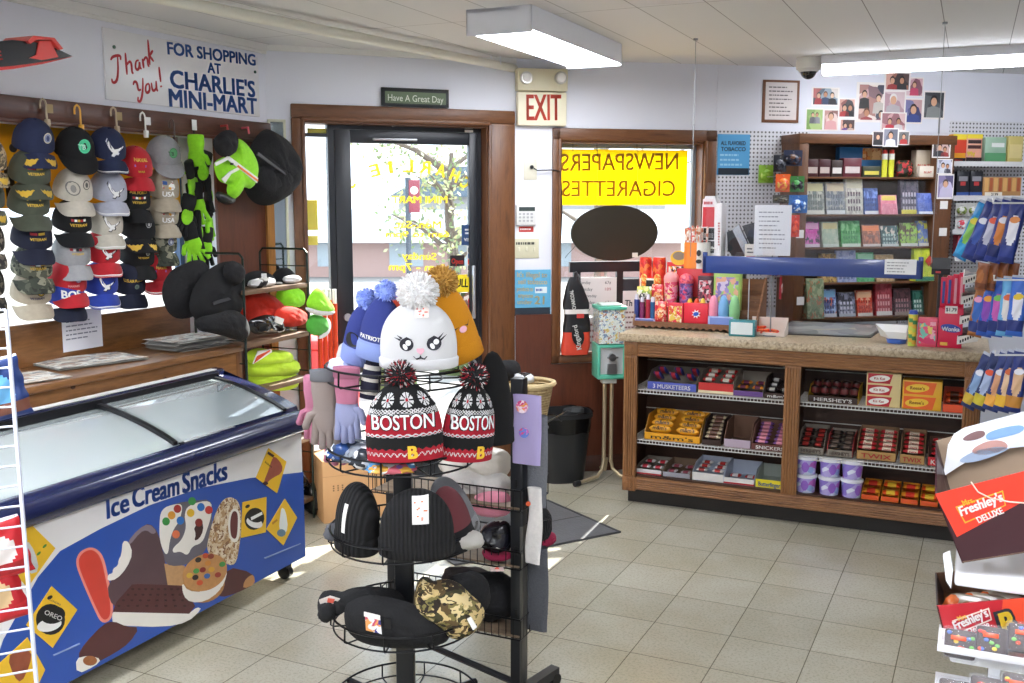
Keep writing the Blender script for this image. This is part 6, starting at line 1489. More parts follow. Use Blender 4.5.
# left bay, upper shelf
TIL = (R(-38),0,K.a)
c = carton((647,696),SH1,'blue candy carton at the left end of the upper shelf',m_('5560b8'),CBG,.045,.10,text='3 MUSKETEERS'); fill(c,2,3,[m_('3a4494'),m_('c83a4a')],'blue and red candy bar in the blue carton at the left end','bars in the blue carton','candy_bar','candy bar',(.045,.028,.10),.07,.012,rot=(R(-30),0,K.a))
c = carton((698,733),SH1,'red and cream carton second on the upper shelf',m_('c83432'),CBG,.06,.11,band=m_('e8d8b0')); fill(c,3,2,[m_('d23a38'),m_('f0e6d8')],'red and white candy bar in the red and cream carton','bars in the red and cream carton','candy_bar','candy bar',(.068,.025,.045),.07,.013)
c = carton((733,763),SH1,'purple carton with orange bars, third on the upper shelf',m_('6a4a8a'),CBG,.03,.10); fill(c,2,2,[m_('e8942c'),m_('7a3a5a')],'orange candy bar in the purple carton','bars in the purple carton','candy_bar','candy bar',(.06,.022,.04),.04,.008)
c = carton((764,790),SH1,'dark brown carton against the middle post on the upper shelf',DKB,DKB,.03,.10,text="m&m's"); fill(c,3,2,[m_('2c2224'),m_('d8d4d0')],'black and white wrapped bar in the dark brown carton','bars in the dark brown carton','candy_bar','candy bar',(.055,.022,.04),.04,.014)
# left bay, middle shelf
c = carton((645,701),SH2,'big yellow carton of candy bags on the middle shelf',m_('e8a424'),m_('d89a2a'),.04,.13,text="m&m's",textc=DKB)
fill(c,4,2,[m_('eda92a'),m_('e8a020')],'yellow candy bag in the big yellow carton','bags in the yellow carton','candy_bag','candy bag',(.125,.045,.03),.055,.022,"m&m's",m_('3a2018'),rot=(R(-28),0,K.a))
c = carton((703,722),SH2,'narrow dark carton beside the yellow bags',DKB,DKB,.03,.13); fill(c,6,1,[m_('b9a888'),m_('6a4638')],'silver and brown wrapped bar in the narrow dark carton','bars in the narrow dark carton','candy_bar','candy bar',(.085,.022,.035),.04,.015)
c = carton((725,752),SH2,'nearly empty brown carton with a lilac front on the middle shelf',m_('b9a8b8'),M('7a5a48',.8),.045,.13)
c = carton((753,790),SH2,'brown carton of purple bars next to the middle post',M('6a3a34',.6),M('7a5546',.8),.035,.12,text='SNICKERS'); fill(c,6,2,[m_('7a4a8e'),m_('d88a9a')],'purple and pink bar in the carton next to the middle post','bars in the snack carton by the post','candy_bar','candy bar',(.072,.02,.032),.04,.013)
# left bay, bottom
c = carton((637,663),SH3,'low white and red carton at the left of the bottom shelf',m_('d8d4d4'),CBG,.03,.05,band=REDI); fill(c,2,2,[m_('e4e0e0'),m_('c83a4a')],'white and red packet in the low carton','packets in the low carton','candy_bar','candy bar',(.055,.02,.05),.03,.006)
c = carton((664,692),SH3,'clear fronted grey carton on the bottom shelf',m_('9a9aa4'),M('7a6450',.8),.028,.055);
fill(c,2,2,[m_('b8b0b4'),m_('a04a5a')],'pink and grey packet in the clear fronted carton','packets in the clear carton','candy_bar','candy bar',(.055,.016,.05),.02,.004)
c = carton((694,726),SH3,'white carton with red packets, middle of the bottom shelf',CBW,m_('b8c0d0'),.045,.085); fill(c,3,2,[m_('e8e4e0'),m_('b8342f')],'white and red bar in the white carton','bars in the white carton','candy_bar','candy bar',(.06,.018,.045),.05,.005)
c = carton((726,757),SH3,'white carton with one red label on the bottom shelf',CBW,m_('b8c0d0'),.035,.08,band=REDI); fill(c,1,2,[m_('c83a34'),m_('e8e0dc')],'red packet in the half empty white carton','packets in the half empty carton','candy_bar','candy bar',(.06,.018,.05),.02,0)
c = carton((758,787),SH3,'yellow carton at the right of the bottom shelf',m_('e8d82a'),m_('a8b0a8'),.045,.075,text='Butterfinger',textc=BLUI)
# right bay, upper shelf
c = carton((808,858),SH1,'brown carton of dark bars in the right bay, upper shelf',DKB,M('8a7058',.8),.035,.08,text="HERSHEY'S",side=m_('d8b02c')); fill(c,2,5,[m_('2a1a1a'),m_('6a2a2a')],'dark foil wrapped bar in the upper brown carton','dark bars in the upper carton','candy_bar','candy bar',(.05,.045,.05),.055,.015,rot=(R(-20),R(90),K.a))
def packbox(px,zs,label,mats,w3,text=None,tc=WHI,name='candy_box',y=.0,deep=.10,rows=1,side=None):
 """closed candy boxes standing face out"""
 a,b = K.at(px[0],px[1],y),K.at(px[2],px[3],y); z0 = zs; h = a[1] - z0
 t = T(name,label,'candy box',K,((a[0] + b[0]) / 2,y,z0 + .001)); mb = MB(mats[0]); mb.box(a[0],b[0],y,y + deep,z0 + .001,z0 + h,.002); mb.build('box',t)
 for k in range(rows):
  za = z0 + h * (k + .08) / rows; zb = z0 + h * (k + .92) / rows; wd = b[0] - a[0]
  mb = MB(mats[1 % len(mats)]); mb.prism([(a[0] + wd * .04,za),(a[0] + wd * w3,za),(a[0] + wd * (w3 + .08),zb),(a[0] + wd * .04,zb)],y - .0012,y); u = mb.build('front_print',t)
  if text:
   mb = MB(mats[2 % len(mats)]); mb.prism(ell(a[0] + wd * .38,(za + zb) / 2,wd * .3,(zb - za) * .34,6,18),y - .0016,y); mb.build('oval_print',u)
   mb = MB(tc); mb.textc(text,a[0] + wd * .38,(za + zb) / 2 - (zb - za) * .12,(zb - za) * .26,y - .0022,w=wd * .5,bold=.02); mb.build('lettering',u,smooth=0)
 return t
packbox((867,372,900,405),SH1,'tall red box stack with cream side in the right bay',[m_('ddc88e'),m_('b8202e'),m_('f0ece6')],.68,'Kit Kat',REDI,rows=3)
packbox((903,380,941,410),SH1,'orange and yellow candy boxes beside the red stack',[m_('e8b02c'),m_('e8641f'),m_('f2c83a')],.78,"Reese's",m_('8a2a10'),rows=2)
c = carton((943,966),SH1,'small orange carton at the right end of the upper shelf',m_('e8562a'),m_('c84a2a'),.04,.09); fill(c,2,1,[m_('ea5a20'),m_('5a2a18')],'orange cup pack in the small orange carton','packs in the small orange carton','candy_bar','candy bar',(.08,.03,.05),.05,.012)
# right bay, middle shelf
c = carton((800,826),SH2 + .006,'brown carton of dark bars under the upper brown one',CBG,CBG,.035,.11,text="HERSHEY'S",textc=DKB); fill(c,4,2,[m_('231a1a'),m_('b83a34')],'dark bar with a red mark in the left brown carton','dark bars in the left brown carton','candy_bar','candy bar',(.06,.022,.045),.045,.014)
c = carton((829,855),SH2 + .006,'second brown carton of dark bars on the middle right shelf',CBG,CBG,.035,.10,text="HERSHEY'S",textc=DKB,side=m_('b84a4a')); fill(c,4,2,[m_('231a1a'),m_('6a5a50')],'dark bar in the second brown carton','dark bars in the second brown carton','candy_bar','candy bar',(.06,.022,.045),.045,.014)
c = carton((859,899),SH2 + .006,'tan carton of red and gold bars, wider of two',M('b08850',.7),M('8a6a4c',.8),.045,.13,text='TWIX',textc=REDI); fill(c,5,2,[m_('c83034'),m_('f0e0c8')],'red and cream bar in the wider tan carton','bars in the wider tan carton','candy_bar','candy bar',(.085,.02,.04),.055,.014,'TWIX',REDI)
c = carton((903,928),SH2 + .006,'tan carton of red bars, narrower of two',M('b08850',.7),M('8a6a4c',.8),.045,.13,text='TWIX',textc=REDI); fill(c,5,1,[m_('c83034'),m_('f0e0c8')],'red and cream bar in the narrower tan carton','bars in the narrower tan carton','candy_bar','candy bar',(.095,.02,.04),.055,.014,'TWIX',REDI)
c = carton((931,960),SH2 + .006,'red carton at the right end of the middle shelf',m_('c8262e'),M('6a4a3c',.8),.045,.10,text='Kit Kat'); fill(c,4,1,[m_('c8262e'),m_('f0ece6')],'red bar in the carton at the right end','bars in the red end carton','candy_bar','candy bar',(.10,.02,.04),.055,.012)
# right bay, bottom: tubs and orange bags
TB1 = PRINT(['cfd8ee','b4a8e0','8e7ad0','e0e6f4','c06ac8','9ab4e4'],24,.35)
tub = None
for r_ in range(2):
 for i in range(3):
  px = (806,829.5,852)[i]; x,z = K.at(px,480,.03); zz = SH3 + .001 + r_ * .098
  lab = '%s tub of the %s row on the bottom shelf' % (('leftmost white and purple','middle white and purple','rightmost white and purple')[i],('lower','upper')[r_])
  if tub is None:
   tub = T('candy_tub',lab,'tub',K,(x,.03,zz),'white and purple tubs',local=True)
   mb = MB(TB1); mb.lathe([(.001,0),(.046,0),(.053,.085),(.001,.085)],28); mb.build('cup',tub,smooth=50)
   mb = MB(M('e6e8f0',.3,var=.03)); mb.lathe([(.053,.078),(.057,.08),(.057,.092),(.052,.095),(.001,.095)],28); mb.build('lid',tub,smooth=50)
   mb = MB(m_('9a6ad0'));
   mb.grid(lambda u,v: (lambda a,z_: ((.0485 + .006 * z_ / .08) * math.cos(a),(.0485 + .006 * z_ / .08) * math.sin(a),z_))(R(-90) + .8 * (u - .5) * math.sin(math.pi * (v * .8 + .1)),.014 + .055 * v),8,8); mb.build('print_blob',tub)
  else: dup(tub,K.w(x,.03,zz),K.a + .4 * i,lab)
for i in range(4):
 c = carton((866 + i * 20,884 + i * 20),SH3,'orange carton of candy bags, %s on the bottom right shelf' % ('first','second','third','fourth')[i],m_('e85a24'),m_('e89a2c'),.025,.05)
 fill(c,2,1,[m_(('e8a02c','e8501f')[i % 2]),m_(('d83a2c','f0c43a')[i % 2])],'orange and red bag in the %s orange carton' % ('first','second','third','fourth')[i],'orange bags on the bottom shelf','candy_bag','candy bag',(.085,.028,.06),.03,.015)
# ================= ON THE COUNTER =================
def kbox(px,y0,deep,z0,name,label,cat,mats,group=None,parts=None,r=.002,text=None,tc=WHI,front=None):
 """carton on the counter from its photo front (x0,top,x1) at depth y0"""
 a = K.at(px[0],px[1],y0); b = K.at(px[2],px[1],y0)
 t = T(name,label,cat,K,((a[0] + b[0]) / 2,y0,z0),group)
 mb = MB(mats[0]); mb.box(a[0],b[0],y0,y0 + deep,z0,a[1],r); mb.build('body',t)
 h = a[1] - z0; w = b[0] - a[0]
 if len(mats) > 1: mb = MB(mats[1]); mb.box(a[0] + w * .08,b[0] - w * .08,y0 - .0012,y0,z0 + h * .12,z0 + h * .88); u = mb.build('front_print',t)
 if text: mb = MB(tc); mb.textc(text,(a[0] + b[0]) / 2,z0 + h * .35,min(h * .34,w * .3),y0 - .002,w=w * .8,bold=.02); mb.build('lettering',t,smooth=0)
 return t
KT = KZ + .0005
# tiered wooden candy stand
RKW = WOOD('5e3d26','84593a',6,'X',.4)
ry = .19
def candy_stand():
 a = K.at(633,326,ry)[0]; b = K.at(757,326,ry)[0]
 t = T('candy_stand','stepped brown wooden stand with scalloped edges holding small candies','stand',K,((a + b) / 2,ry,KT))
 zs = [KT,KT + .075,KT + .15]
 for i,z in enumerate(zs):
  y = ry + .085 * i; mb = MB(RKW); mb.box(a + .01,b - .01,y,y + .10,z + .018,z + .026); mb.build('step',t)
  mb = MB(RKW); n = 18; pts = [(a + .005,z + .042),(b - .005,z + .042)]
  for k in range(n * 4,-1,-1): pts.append((a + .005 + (b - a - .01) * k / (n * 4),z + .004 + .012 * abs(math.sin(math.pi * k / 4))))
  mb.prism(pts,y - .006,y); mb.build('scalloped_edge',t)
  if i: mb = MB(RKW); mb.box(a + .01,b - .01,y,y + .004,z - .05,z + .02); mb.build('riser',t)
 for x in (a,b - .01):
  mb = MB(RKW); mb.prism(smoothpoly([(ry - .01,KT),(ry + .27,KT),(ry + .27,KT + .30),(ry + .20,KT + .26),(ry + .12,KT + .17),(ry + .04,KT + .10),(ry - .01,KT + .05)],1),x,x + .01); mb.v = [(b_,a_,c_) for a_,b_,c_ in mb.v]; mb.f = [f[::-1] for f in mb.f]; mb.build('side_panel',t)
 mb = MB(RKW); mb.box(a,b,ry + .262,ry + .27,KT,KT + .28); mb.build('back_panel',t)
 return [z + .0265 for z in zs]
CZ = candy_stand()
P1,P2,P3 = (lambda *c: PRINT(list(c),60,.3)),None,None
def cs(px,row,name,label,cat,mat,d=.05,dy=.03,shape='box',**k):
 y = ry + .085 * row + dy; z0 = CZ[row]
 if shape == 'box': return kbox(px,y,d,z0,name,label,cat,mat,**k)
 a,b = K.at(px[0],px[1],y),K.at(px[2],px[1],y); r = (b[0] - a[0]) / 2; x = (a[0] + b[0]) / 2; h = a[1] - z0
 t = T(name,label,cat,K,(x,y,z0),k.get('group'),local=True)
 if shape == 'cup':
  mb = MB(mat[0]); mb.lathe([(.001,0),(r * .75,0),(r * .95,h * .8),(.001,h * .8)],20); mb.build('cup',t,smooth=50)
  mb = MB(mat[1]); mb.sph((0,0,h * .82),r,r,h * .2,18,10); mb.build('dome_lid',t)
 elif shape == 'egg':
  mb = MB(mat[0]); mb.sph((0,0,h / 2),r,r,h / 2,18,12,.03,20); mb.build('body',t)
 elif shape == 'can':
  mb = MB(mat[0]); mb.lathe([(.001,0),(r,0),(r,h * .92),(r * .9,h),(.001,h)],20); mb.build('can',t,smooth=50)
  if len(mat) > 1: mb = MB(mat[1]); mb.sph((0,-r * .75,h * .35),r * .6,r * .35,h * .3,14,10); mb.build('flame_print',t)
 elif shape == 'tube':
  mb = MB(mat[0]); mb.cyl((0,0,0),(0,0,h * .82),r * .9,r,14); mb.m(mat[1]); mb.cyl((0,0,h * .82),(0,0,h),r * .8,r * .6,14); mb.build('tube',t)
 elif shape == 'bag':
  mb = MB(mat[0]); mb.grid(lambda u,v: (r * math.cos(6.283 * u) * (1 - .06 * abs(2 * v - 1) ** 6),.016 * math.sin(6.283 * u) * (1 - abs(2 * v - 1) ** 3),h * v),20,12,cu=True); mb.build('pouch',t,smooth=70)
  if len(mat) > 1: mb = MB(mat[1]); mb.prism(ell(0,h * .5,r * .6,h * .22),-.0185,-.012); mb.build('print',t)
 return t
# lowest step
for i,(c1,px) in enumerate((('2a3a7a',637),('7a2a5a',642.5),('a8243a',648.5),('2a5a8a',653))): cs((px - 2.6,294 + i % 2 * 3,px + 2.6),0,'candy_tube','slim candy tube at the left of the lowest step, %s' % ('dark blue','plum','crimson','blue')[i],'candy tube',[m_(c1),m_('d8d4e0')],shape='tube',dy=.03)
kbox((634,318,655),ry + .004,.02,CZ[0],'card_tray','lilac and white card tray in front of the slim tubes','tray',[m_('b9b4d8'),m_('6a78b8')])
cs((655,301,667),0,'candy_pouch','red candy pouch beside the slim tubes','candy',[PRINT(['d8303a','e8503a','f0c0a0','c82a3a'],60,.3),PRINT(['e8a05a','f0d0b0','c84a3a'],80,.3)],shape='bag',dy=.02)
cs((668,303,683),0,'candy_box','hot pink candy box with a yellow patch on the lowest step','candy box',[m_('e0384a'),PRINT(['e8c85a','e8384a','f0e0c0','d8902a'],70,.3)],dy=.015)
cs((684,303,708),0,'candy_box','bright red candy box with a blue star burst on the lowest step','candy box',[m_('e02a3c')],dy=.015)
q = K.at(696,314,ry + .0135); mb = MB(WHI);
def star(cx,cz,r1,r2,n=8): return [(cx + (r1 if i % 2 == 0 else r2) * math.cos(math.pi * i / n + .3),cz + (r1 if i % 2 == 0 else r2) * math.sin(math.pi * i / n + .3)) for i in range(2 * n)]
mb.prism(star(q[0],q[1],.026,.014),ry + .012,ry + .0152); mb.m(m_('2a5ac0')); mb.prism(ell(q[0],q[1],.016,.011,15),ry + .011,ry + .0152); bx = [o for o in C.objects if o.name.startswith('candy_box')][-1]; mb.build('star_print',bx)
for i,px in enumerate((690,697,703)): cs((px - 4,298,px + 4),0,'gummy_candy','yellow and red candy above the red box, %s' % ('nearest the pink box','in the middle','nearest the pastel eggs')[i],'candy',[m_(('e8b83a','d84a2a','e8c84a')[i])],shape='egg',dy=.075)
for i,(px,c1,lab) in enumerate(((714,'f090a8','pink candy egg on the lowest step'),(724,'7ab0e0','pale blue candy egg on the lowest step'),(735,'8ec88a','pale green candy egg on the lowest step'))): cs((px - 5.5,295,px + 5.5),0,'candy_egg',lab,'candy egg',[m_(c1)],shape='egg',dy=.045)
cs((708,316,733),0,'card_tray','pale blue card tray in front of the candy eggs','tray',[m_('a8b8e0'),m_('7a90d0')],d=.015,dy=.01)
# middle step
cs((637,286,652),1,'candy_pack','green and black candy pack on the middle step','candy',[PRINT(['c8b84a','8aa83a','e8d870','e8e4d0'],60,.3),PRINT(['2a2a2e','d8d4c8','3a3a3a'],70,.3)],shape='bag',dy=.03)
cs((652,284,664),1,'candy_pouch','red candy pouch on the middle step','candy',[PRINT(['d8303a','e8503a','f0c0a0','c82a3a'],60,.3),PRINT(['e8a05a','f0d0b0','c84a3a'],80,.3)],shape='bag',dy=.03)
cs((664,272,679),1,'candy_cup','pink candy cup with a clear dome on the middle step','candy cup',[PRINT(['e85a7a','f0a0b8','d83a5a','f0d8a0'],60,.3),m_('f0a0a0')],shape='cup',dy=.03)
cs((679,274,694),1,'candy_cup','purple candy cup with a red dome on the middle step','candy cup',[PRINT(['7a5a9a','9a7ab8','5a3a7a','d84a6a'],60,.3),PRINT(['d84a5a','b83a6a','e8707a'],60,.3)],shape='cup',dy=.03)
cs((698,276,713),1,'candy_box','black candy box with pink lower edge on the middle step','candy box',[m_('4a2a34'),PRINT(['3a2028','c85a6a','e0d0d0','6a3a48'],60,.3)],dy=.025)
cs((714,272,741),1,'candy_box','lilac and green candy box at the right of the middle step','candy box',[m_('a8c86a'),PRINT(['a890c8','b8d87a','8a78b8','e8b090','9ad07a','d8c8e0'],40,.3)],dy=.025)
# top step
cs((640,257,652),2,'candy_can','red candy can with an orange flame, left of two','candy',[PRINT(['d8302c','e8462c','c82a28','e8783a'],40,.3),PRINT(['f0a040','f0c870','e8702a'],60,.3)],shape='can',dy=.04)
cs((653,257,666),2,'candy_can','red candy can with an orange flame, right of two','candy',[PRINT(['d8302c','e8462c','c82a28','e8783a'],40,.3),PRINT(['f0a040','f0c870','e8702a'],60,.3)],shape='can',dy=.04)
cs((640,278,655),2,'card_pack','white and black card pack below the red cans','candy',[m_('e8e4d0'),m_('2a2a2a')],dy=.005,d=.012)
cs((667,262,690),2,'candy_box','red candy display box with a cartoonless yellow arch on top' if False else 'red candy display box with a rounded yellow header on the top step','candy box',[m_('d8343a'),PRINT(['c82a34','e8e0d8','3a2a2a','e8a83a'],60,.3)],dy=.03)
bx = [o for o in C.objects if o.name.startswith('candy_box')][-1]; q = K.at(679,258,ry + .2); mb = MB(m_('e8b83a')); mb.prism(ell(q[0],q[1],.05,.042,0,26),ry + .198,ry + .203); mb.m(m_('8a7a68')); mb.prism(ell(q[0],q[1] + .012,.036,.024,0,22),ry + .196,ry + .199); mb.build('header_card',bx)
cs((691,262,708),2,'candy_box','red and pale candy box right of the yellow header','candy box',[m_('d84a48'),PRINT(['e8c8b8','c83a3a','6a8aa8','e8e0d8'],60,.3)],dy=.002,d=.01)
# orange mug with wrapped sticks
def mug():
 y = .415; c = K.at(697,262,y); r = (K.at(711,262,y)[0] - K.at(685,262,y)[0]) / 2; z0 = K.at(697,268,y)[1]; z1 = K.at(697,242,y)[1]
 t = T('orange_mug','orange and white mug full of wrapped straws behind the candy stand','mug',K,(c[0],y,z0 - .0),local=True); h = z1 - z0
 mb = MB(); mb.grid(lambda u,v: (r * math.cos(6.2832 * u),r * math.sin(6.2832 * u),h * v),32,6,cu=True,mfn=lambda u,v: m_('f08a3a') if .5 < u < .78 else m_('f2efe8')); mb.m(m_('f2efe8')); mb.lathe([(.001,0),(r,0)],32); mb.lathe([(r,h),(r * .9,h),(r * .88,h * .3)],32); mb.build('body',t)
 mb = MB(m_('f2efe8')); mb.tube([(r * .95,0,h * .8),(r * 1.5,0,h * .75),(r * 1.5,0,h * .3),(r * .95,0,h * .2)],.006,8); mb.build('handle',t)
 mb = MB(m_('2a2a2e')); mb.prism(ell(r * .35,h * .6,.012,.018),-r * .96 - .002,-r * .8); mb.prism(ell(r * .35,h * .28,.016,.012),-r * .96 - .002,-r * .8); mb.build('figure_print',t)
 st = T('display_box','closed red box under the orange mug','box',K,(c[0],y,CZ[2])); mb = MB(m_('c8323a')); mb.box(c[0] - r * 1.3,c[0] + r * 1.3,y - r,y + r,CZ[2],z0 - .001,.003); mb.build('body',st)
 rd = random.Random(4); ST = PRINT(['f0e6e0','d85a4a','f4f0ea','c87a5a','e8d0c0'],50,.4)
 for i in range(18):
  a = i * 2.4; q = r * .82 * math.sqrt((i + .5) / 18); x,yy = q * math.cos(a),q * math.sin(a); mb = MB(ST); mb.tube([(x,yy,.01),(x * 1.15 + rd.gauss(0,.002),yy * 1.15,h + .075 + rd.random() * .02)],.0068,8)
  o = one(mb,'wrapped_straw','red and white wrapped stick standing in the orange mug','straw',K,(c[0],y,z0),'sticks in the orange mug',local=True)
mug()
# things right of the stand
t = kbox((729,320,755),.06,.06,KT,'small_carton','small teal and white carton on the counter by the candy stand','carton',[m_('3a8a94'),m_('dfe8e8')])
t = T('red_pouch_tray','cream tray heaped with small orange red packets behind the teal carton','tray',K,(0,0,KT)); a,b = K.at(748,323,.13),K.at(785,323,.13); t.location = K.w((a[0] + b[0]) / 2,.13,KT); ORG[t.name] = Vector(((a[0] + b[0]) / 2,.13,KT))
mb = MB(m_('e8d8cc')); mb.box(a[0],b[0],.13,.133,KT,KT + .02); mb.box(a[0],b[0],.13,.25,KT,KT + .003); mb.hexa([(b[0] - .003,.13,KT),(b[0],.13,KT),(b[0],.25,KT),(b[0] - .003,.25,KT),(b[0] - .003,.13,KT + .03),(b[0],.13,KT + .03),(b[0],.25,KT + .09),(b[0] - .003,.25,KT + .09)]); mb.box(a[0],b[0],.247,.25,KT,KT + .09); mb.build('tray',t)
pp = None; rd = random.Random(9)
for i in range(10):
 x = a[0] + (b[0] - a[0]) * (.12 + .6 * (i % 4) / 3 * .95); y = .15 + .026 * (i // 4); z = KT + .014 + .012 * (i // 4)
 if pp is None:
  mb = pillow(.05,.016,.034,[m_('e8452a'),m_('f07a4a')]); pp = T('small_packet','orange red packet in the cream tray','candy',K,(x,y,z),'packets in the cream tray',local=True); mb.build('wrapper',pp,smooth=60)
 else: dup(pp,K.w(x,y,z),None,None,None,rot=(rd.uniform(-.4,.2),rd.uniform(-.2,.2),K.a + rd.uniform(-.6,.6)))
# counter mat
q = [K.fl(*p,KT) for p in ((771,334),(792,321),(888,326),(871,338))]
mb = MB(M('202224',.4)); mb.slab(q,KT,KT + .004); c0 = K.fl(830,330,KT); mt = one(mb,'counter_mat','grey change mat with a black edge lying on the counter','mat',K,(c0[0],c0[1],KT))
mid = (sum(a for a,b in q) / 4,sum(b for a,b in q) / 4); mb = MB(PRINT(['8d8f90','9a9c9c','7f8283','a8a49a','888a8c'],9,.25)); mb.slab([(mid[0] + (a - mid[0]) * .93,mid[1] + (b - mid[1]) * .86) for a,b in q],KT + .0035,KT + .0048); mb.build('sheet',mt)
# white wedge tray with price, blue dish, cup, pink boxes
def wedge():
 y = .10; a,b = K.at(885,325,y),K.at(907,325,y); z1 = K.at(885,312,.2)[1]
 t = T('price_tray','white sloped tray with a small price on the counter','tray',K,((a[0] + b[0]) / 2,y,KT + .025))
 mb = MB(M('f0f0ee',.4,var=.02)); x0 = K.at(880,318,y)[0]; mb.hexa([(a[0] + .02,y,KT + .025),(b[0],y,KT + .025),(b[0],y + .1,KT + .025),(x0,y + .1,KT + .025),(a[0],y - .005,KT + .06),(b[0],y - .005,KT + .06),(b[0],y + .12,KT + .085),(x0 - .03,y + .12,KT + .085)]); mb.build('tray',t)
 words(t,K,'$1.00',(896,323),(905,323.4),3.5,y - .0062,INK); mb = MB(INK); p,r_ = K.at(893,316,y - .006),K.at(906,317,y - .006); mb.box(p[0],r_[0],y - .0065,y - .004,p[1] - .003,p[1]); mb.build('stripe',t)
 d = T('blue_dish','small blue plastic dish under the white price tray','dish',K,(K.at(897,330,y + .02)[0],y + .04,KT),local=True); mb = MB(M('4a74d0',.3)); mb.lathe([(.001,0),(.045,0),(.052,.022),(.046,.022),(.04,.004),(.001,.004)],28); mb.build('dish',d,smooth=50)
wedge()
def cupthing():
 y = .06; a,b = K.at(907.5,335,y),K.at(917,335,y); r = (b[0] - a[0]) / 2; z1 = K.at(912,314,y)[1]; h = z1 - KT
 t = T('candy_jar','yellow and green striped candy tube with a blue cap on the counter','candy tube',K,((a[0] + b[0]) / 2,y,KT),local=True)
 mb = MB(); mb.grid(lambda u,v: (r * (.85 + .15 * v) * math.cos(6.2832 * u),r * (.85 + .15 * v) * math.sin(6.2832 * u),h * v),24,16,cu=True,mfn=lambda u,v: m_(('4a9a5a','e8d04a','c8d85a','e8b84a')[int(v * 8 + u * 3) % 4])); mb.m(m_('3a5ac0')); mb.lathe([(r,h),(r * .8,h + .02),(.001,h + .02)],20); mb.m(m_('4a9a5a')); mb.lathe([(.001,0),(r * .85,0)],20); mb.build('tube',t)
cupthing()
kbox((918.5,318,938),.045,.07,KT,'pink_box','pink candy carton with mixed fruit print beside the striped tube','candy box',[m_('e0506a'),PRINT(['e85a7a','f0a8b8','7ac8b8','e8d870','d83a6a'],40,.3)])
def wonka():
 y = .05; a,b = K.at(938.5,318,y),K.at(962,338,y); z1 = K.at(940,308,y)[1]; PK = m_('d8204a')
 t = T('display_carton','hot pink candy carton with a price and tall sleeves standing in it','carton',K,((a[0] + b[0]) / 2,y,KT))
 mb = MB(PK); mb.box(a[0],b[0],y,y + .11,KT,z1,.002); mb.build('carton',t)
 w = b[0] - a[0]; mb = MB(m_('2a4aa8')); mb.prism(ell(a[0] + w * .52,KT + (z1 - KT) * .5,w * .42,.02,-8,22),y - .0014,y); u = mb.build('oval_print',t); mb = MB(WHI); mb.textc('Wonka',a[0] + w * .52,KT + (z1 - KT) * .43,.02,y - .002,w=w * .72,bold=.03); mb.build('lettering',u,smooth=0)
 mb = MB(M('f0ede8',.5)); mb.box(a[0] + w * .25,a[0] + w * .75,y - .002,y - .001,z1 - .025,z1 + .012); u = mb.build('price_card',t); mb = MB(INK); mb.textc('$1.79',a[0] + w * .5,z1 - .014,.017,y - .0026,w=w * .42,bold=.02); mb.build('lettering',u,smooth=0)
 mb = MB(m_('e8b84a')); mb.box(a[0] + w * .12,a[0] + w * .42,y - .0014,y,KT + .012,KT + .028); mb.build('yellow_print',t)
 for i in range(4):
  x = a[0] + w * (.14 + .24 * i); pr = MB(PK); h = K.at(940 + i * 6,277 - i * 1.5,y + .05)[1] - z1
  pr.box(x - .014,x + .014,y + .04,y + .06,z1 + .001,z1 + h,.003); pr.m(m_('3a4a9a') if i < 2 else m_('e8a0b0')); pr.box(x - .006,x + .006,y + .0385,y + .04,z1 + .02,z1 + h - .02)
  one(pr,'candy_sleeve','tall hot pink candy sleeve, %s in the pink carton' % ('leftmost','second','third','rightmost')[i],'candy',K,(x,y + .05,z1 + .001),'sleeves in the pink carton')
wonka()
for i in range(4):
 y = .03; p = ((963,280 + 0),(961,300),(959.5,320),(957,340))[i]; q = ((982,262),(980,285),(979,305),(978,326))[i]
 a = K.at(p[0],p[1],y); b = K.at(q[0],p[1],y); zt = a[1] + .02
 t = T('cigar_carton','white and black cigarillo carton, %s in the slanted stack' % ('topmost','second','third','lowest')[i],'carton',K,((a[0] + b[0]) / 2,y,a[1] - .02))
 lo,hi = a[1] - .022,a[1] + .014; rise = .055
 mb = MB(M('e6e2dc',.5,var=.04)); mb.hexa([(a[0],y,lo),(b[0],y,lo + .02),(b[0],y + .12,lo + .05),(a[0],y + .12,lo + .03),(a[0],y,hi),(b[0],y,hi + .02),(b[0],y + .12,hi + .05),(a[0],y + .12,hi + .03)]); mb.build('carton',t)
 mb = MB(PRINT(['1c1a1a','262220','141212','6a5a50'],20,.4)); mb.hexa([(a[0] + .004,y + .008,hi),(b[0] - .004,y + .008,hi + .019),(b[0] - .006,y + .112,hi + .048),(a[0] + .006,y + .112,hi + .029),(a[0] + .004,y + .008,hi + .003),(b[0] - .004,y + .008,hi + .0225),(b[0] - .006,y + .112,hi + .051),(a[0] + .006,y + .112,hi + .032)]); mb.build('open_top',t)
 mb = MB(INK); [mb.hexa([(x,y - .001,lo + .008 + k * .2),(x + .007,y - .001,lo + .0095 + k * .2),(x + .007,y,lo + .0095 + k * .2),(x,y,lo + .008 + k * .2),(x,y - .001,lo + .022 + k * .2),(x + .007,y - .001,lo + .0235 + k * .2),(x + .007,y,lo + .0235 + k * .2),(x,y,lo + .022 + k * .2)]) for k,x in ((.012 * j / .08 * .2,a[0] + .012 + .011 * j) for j in range(7))]; mb.build('lettering',t)
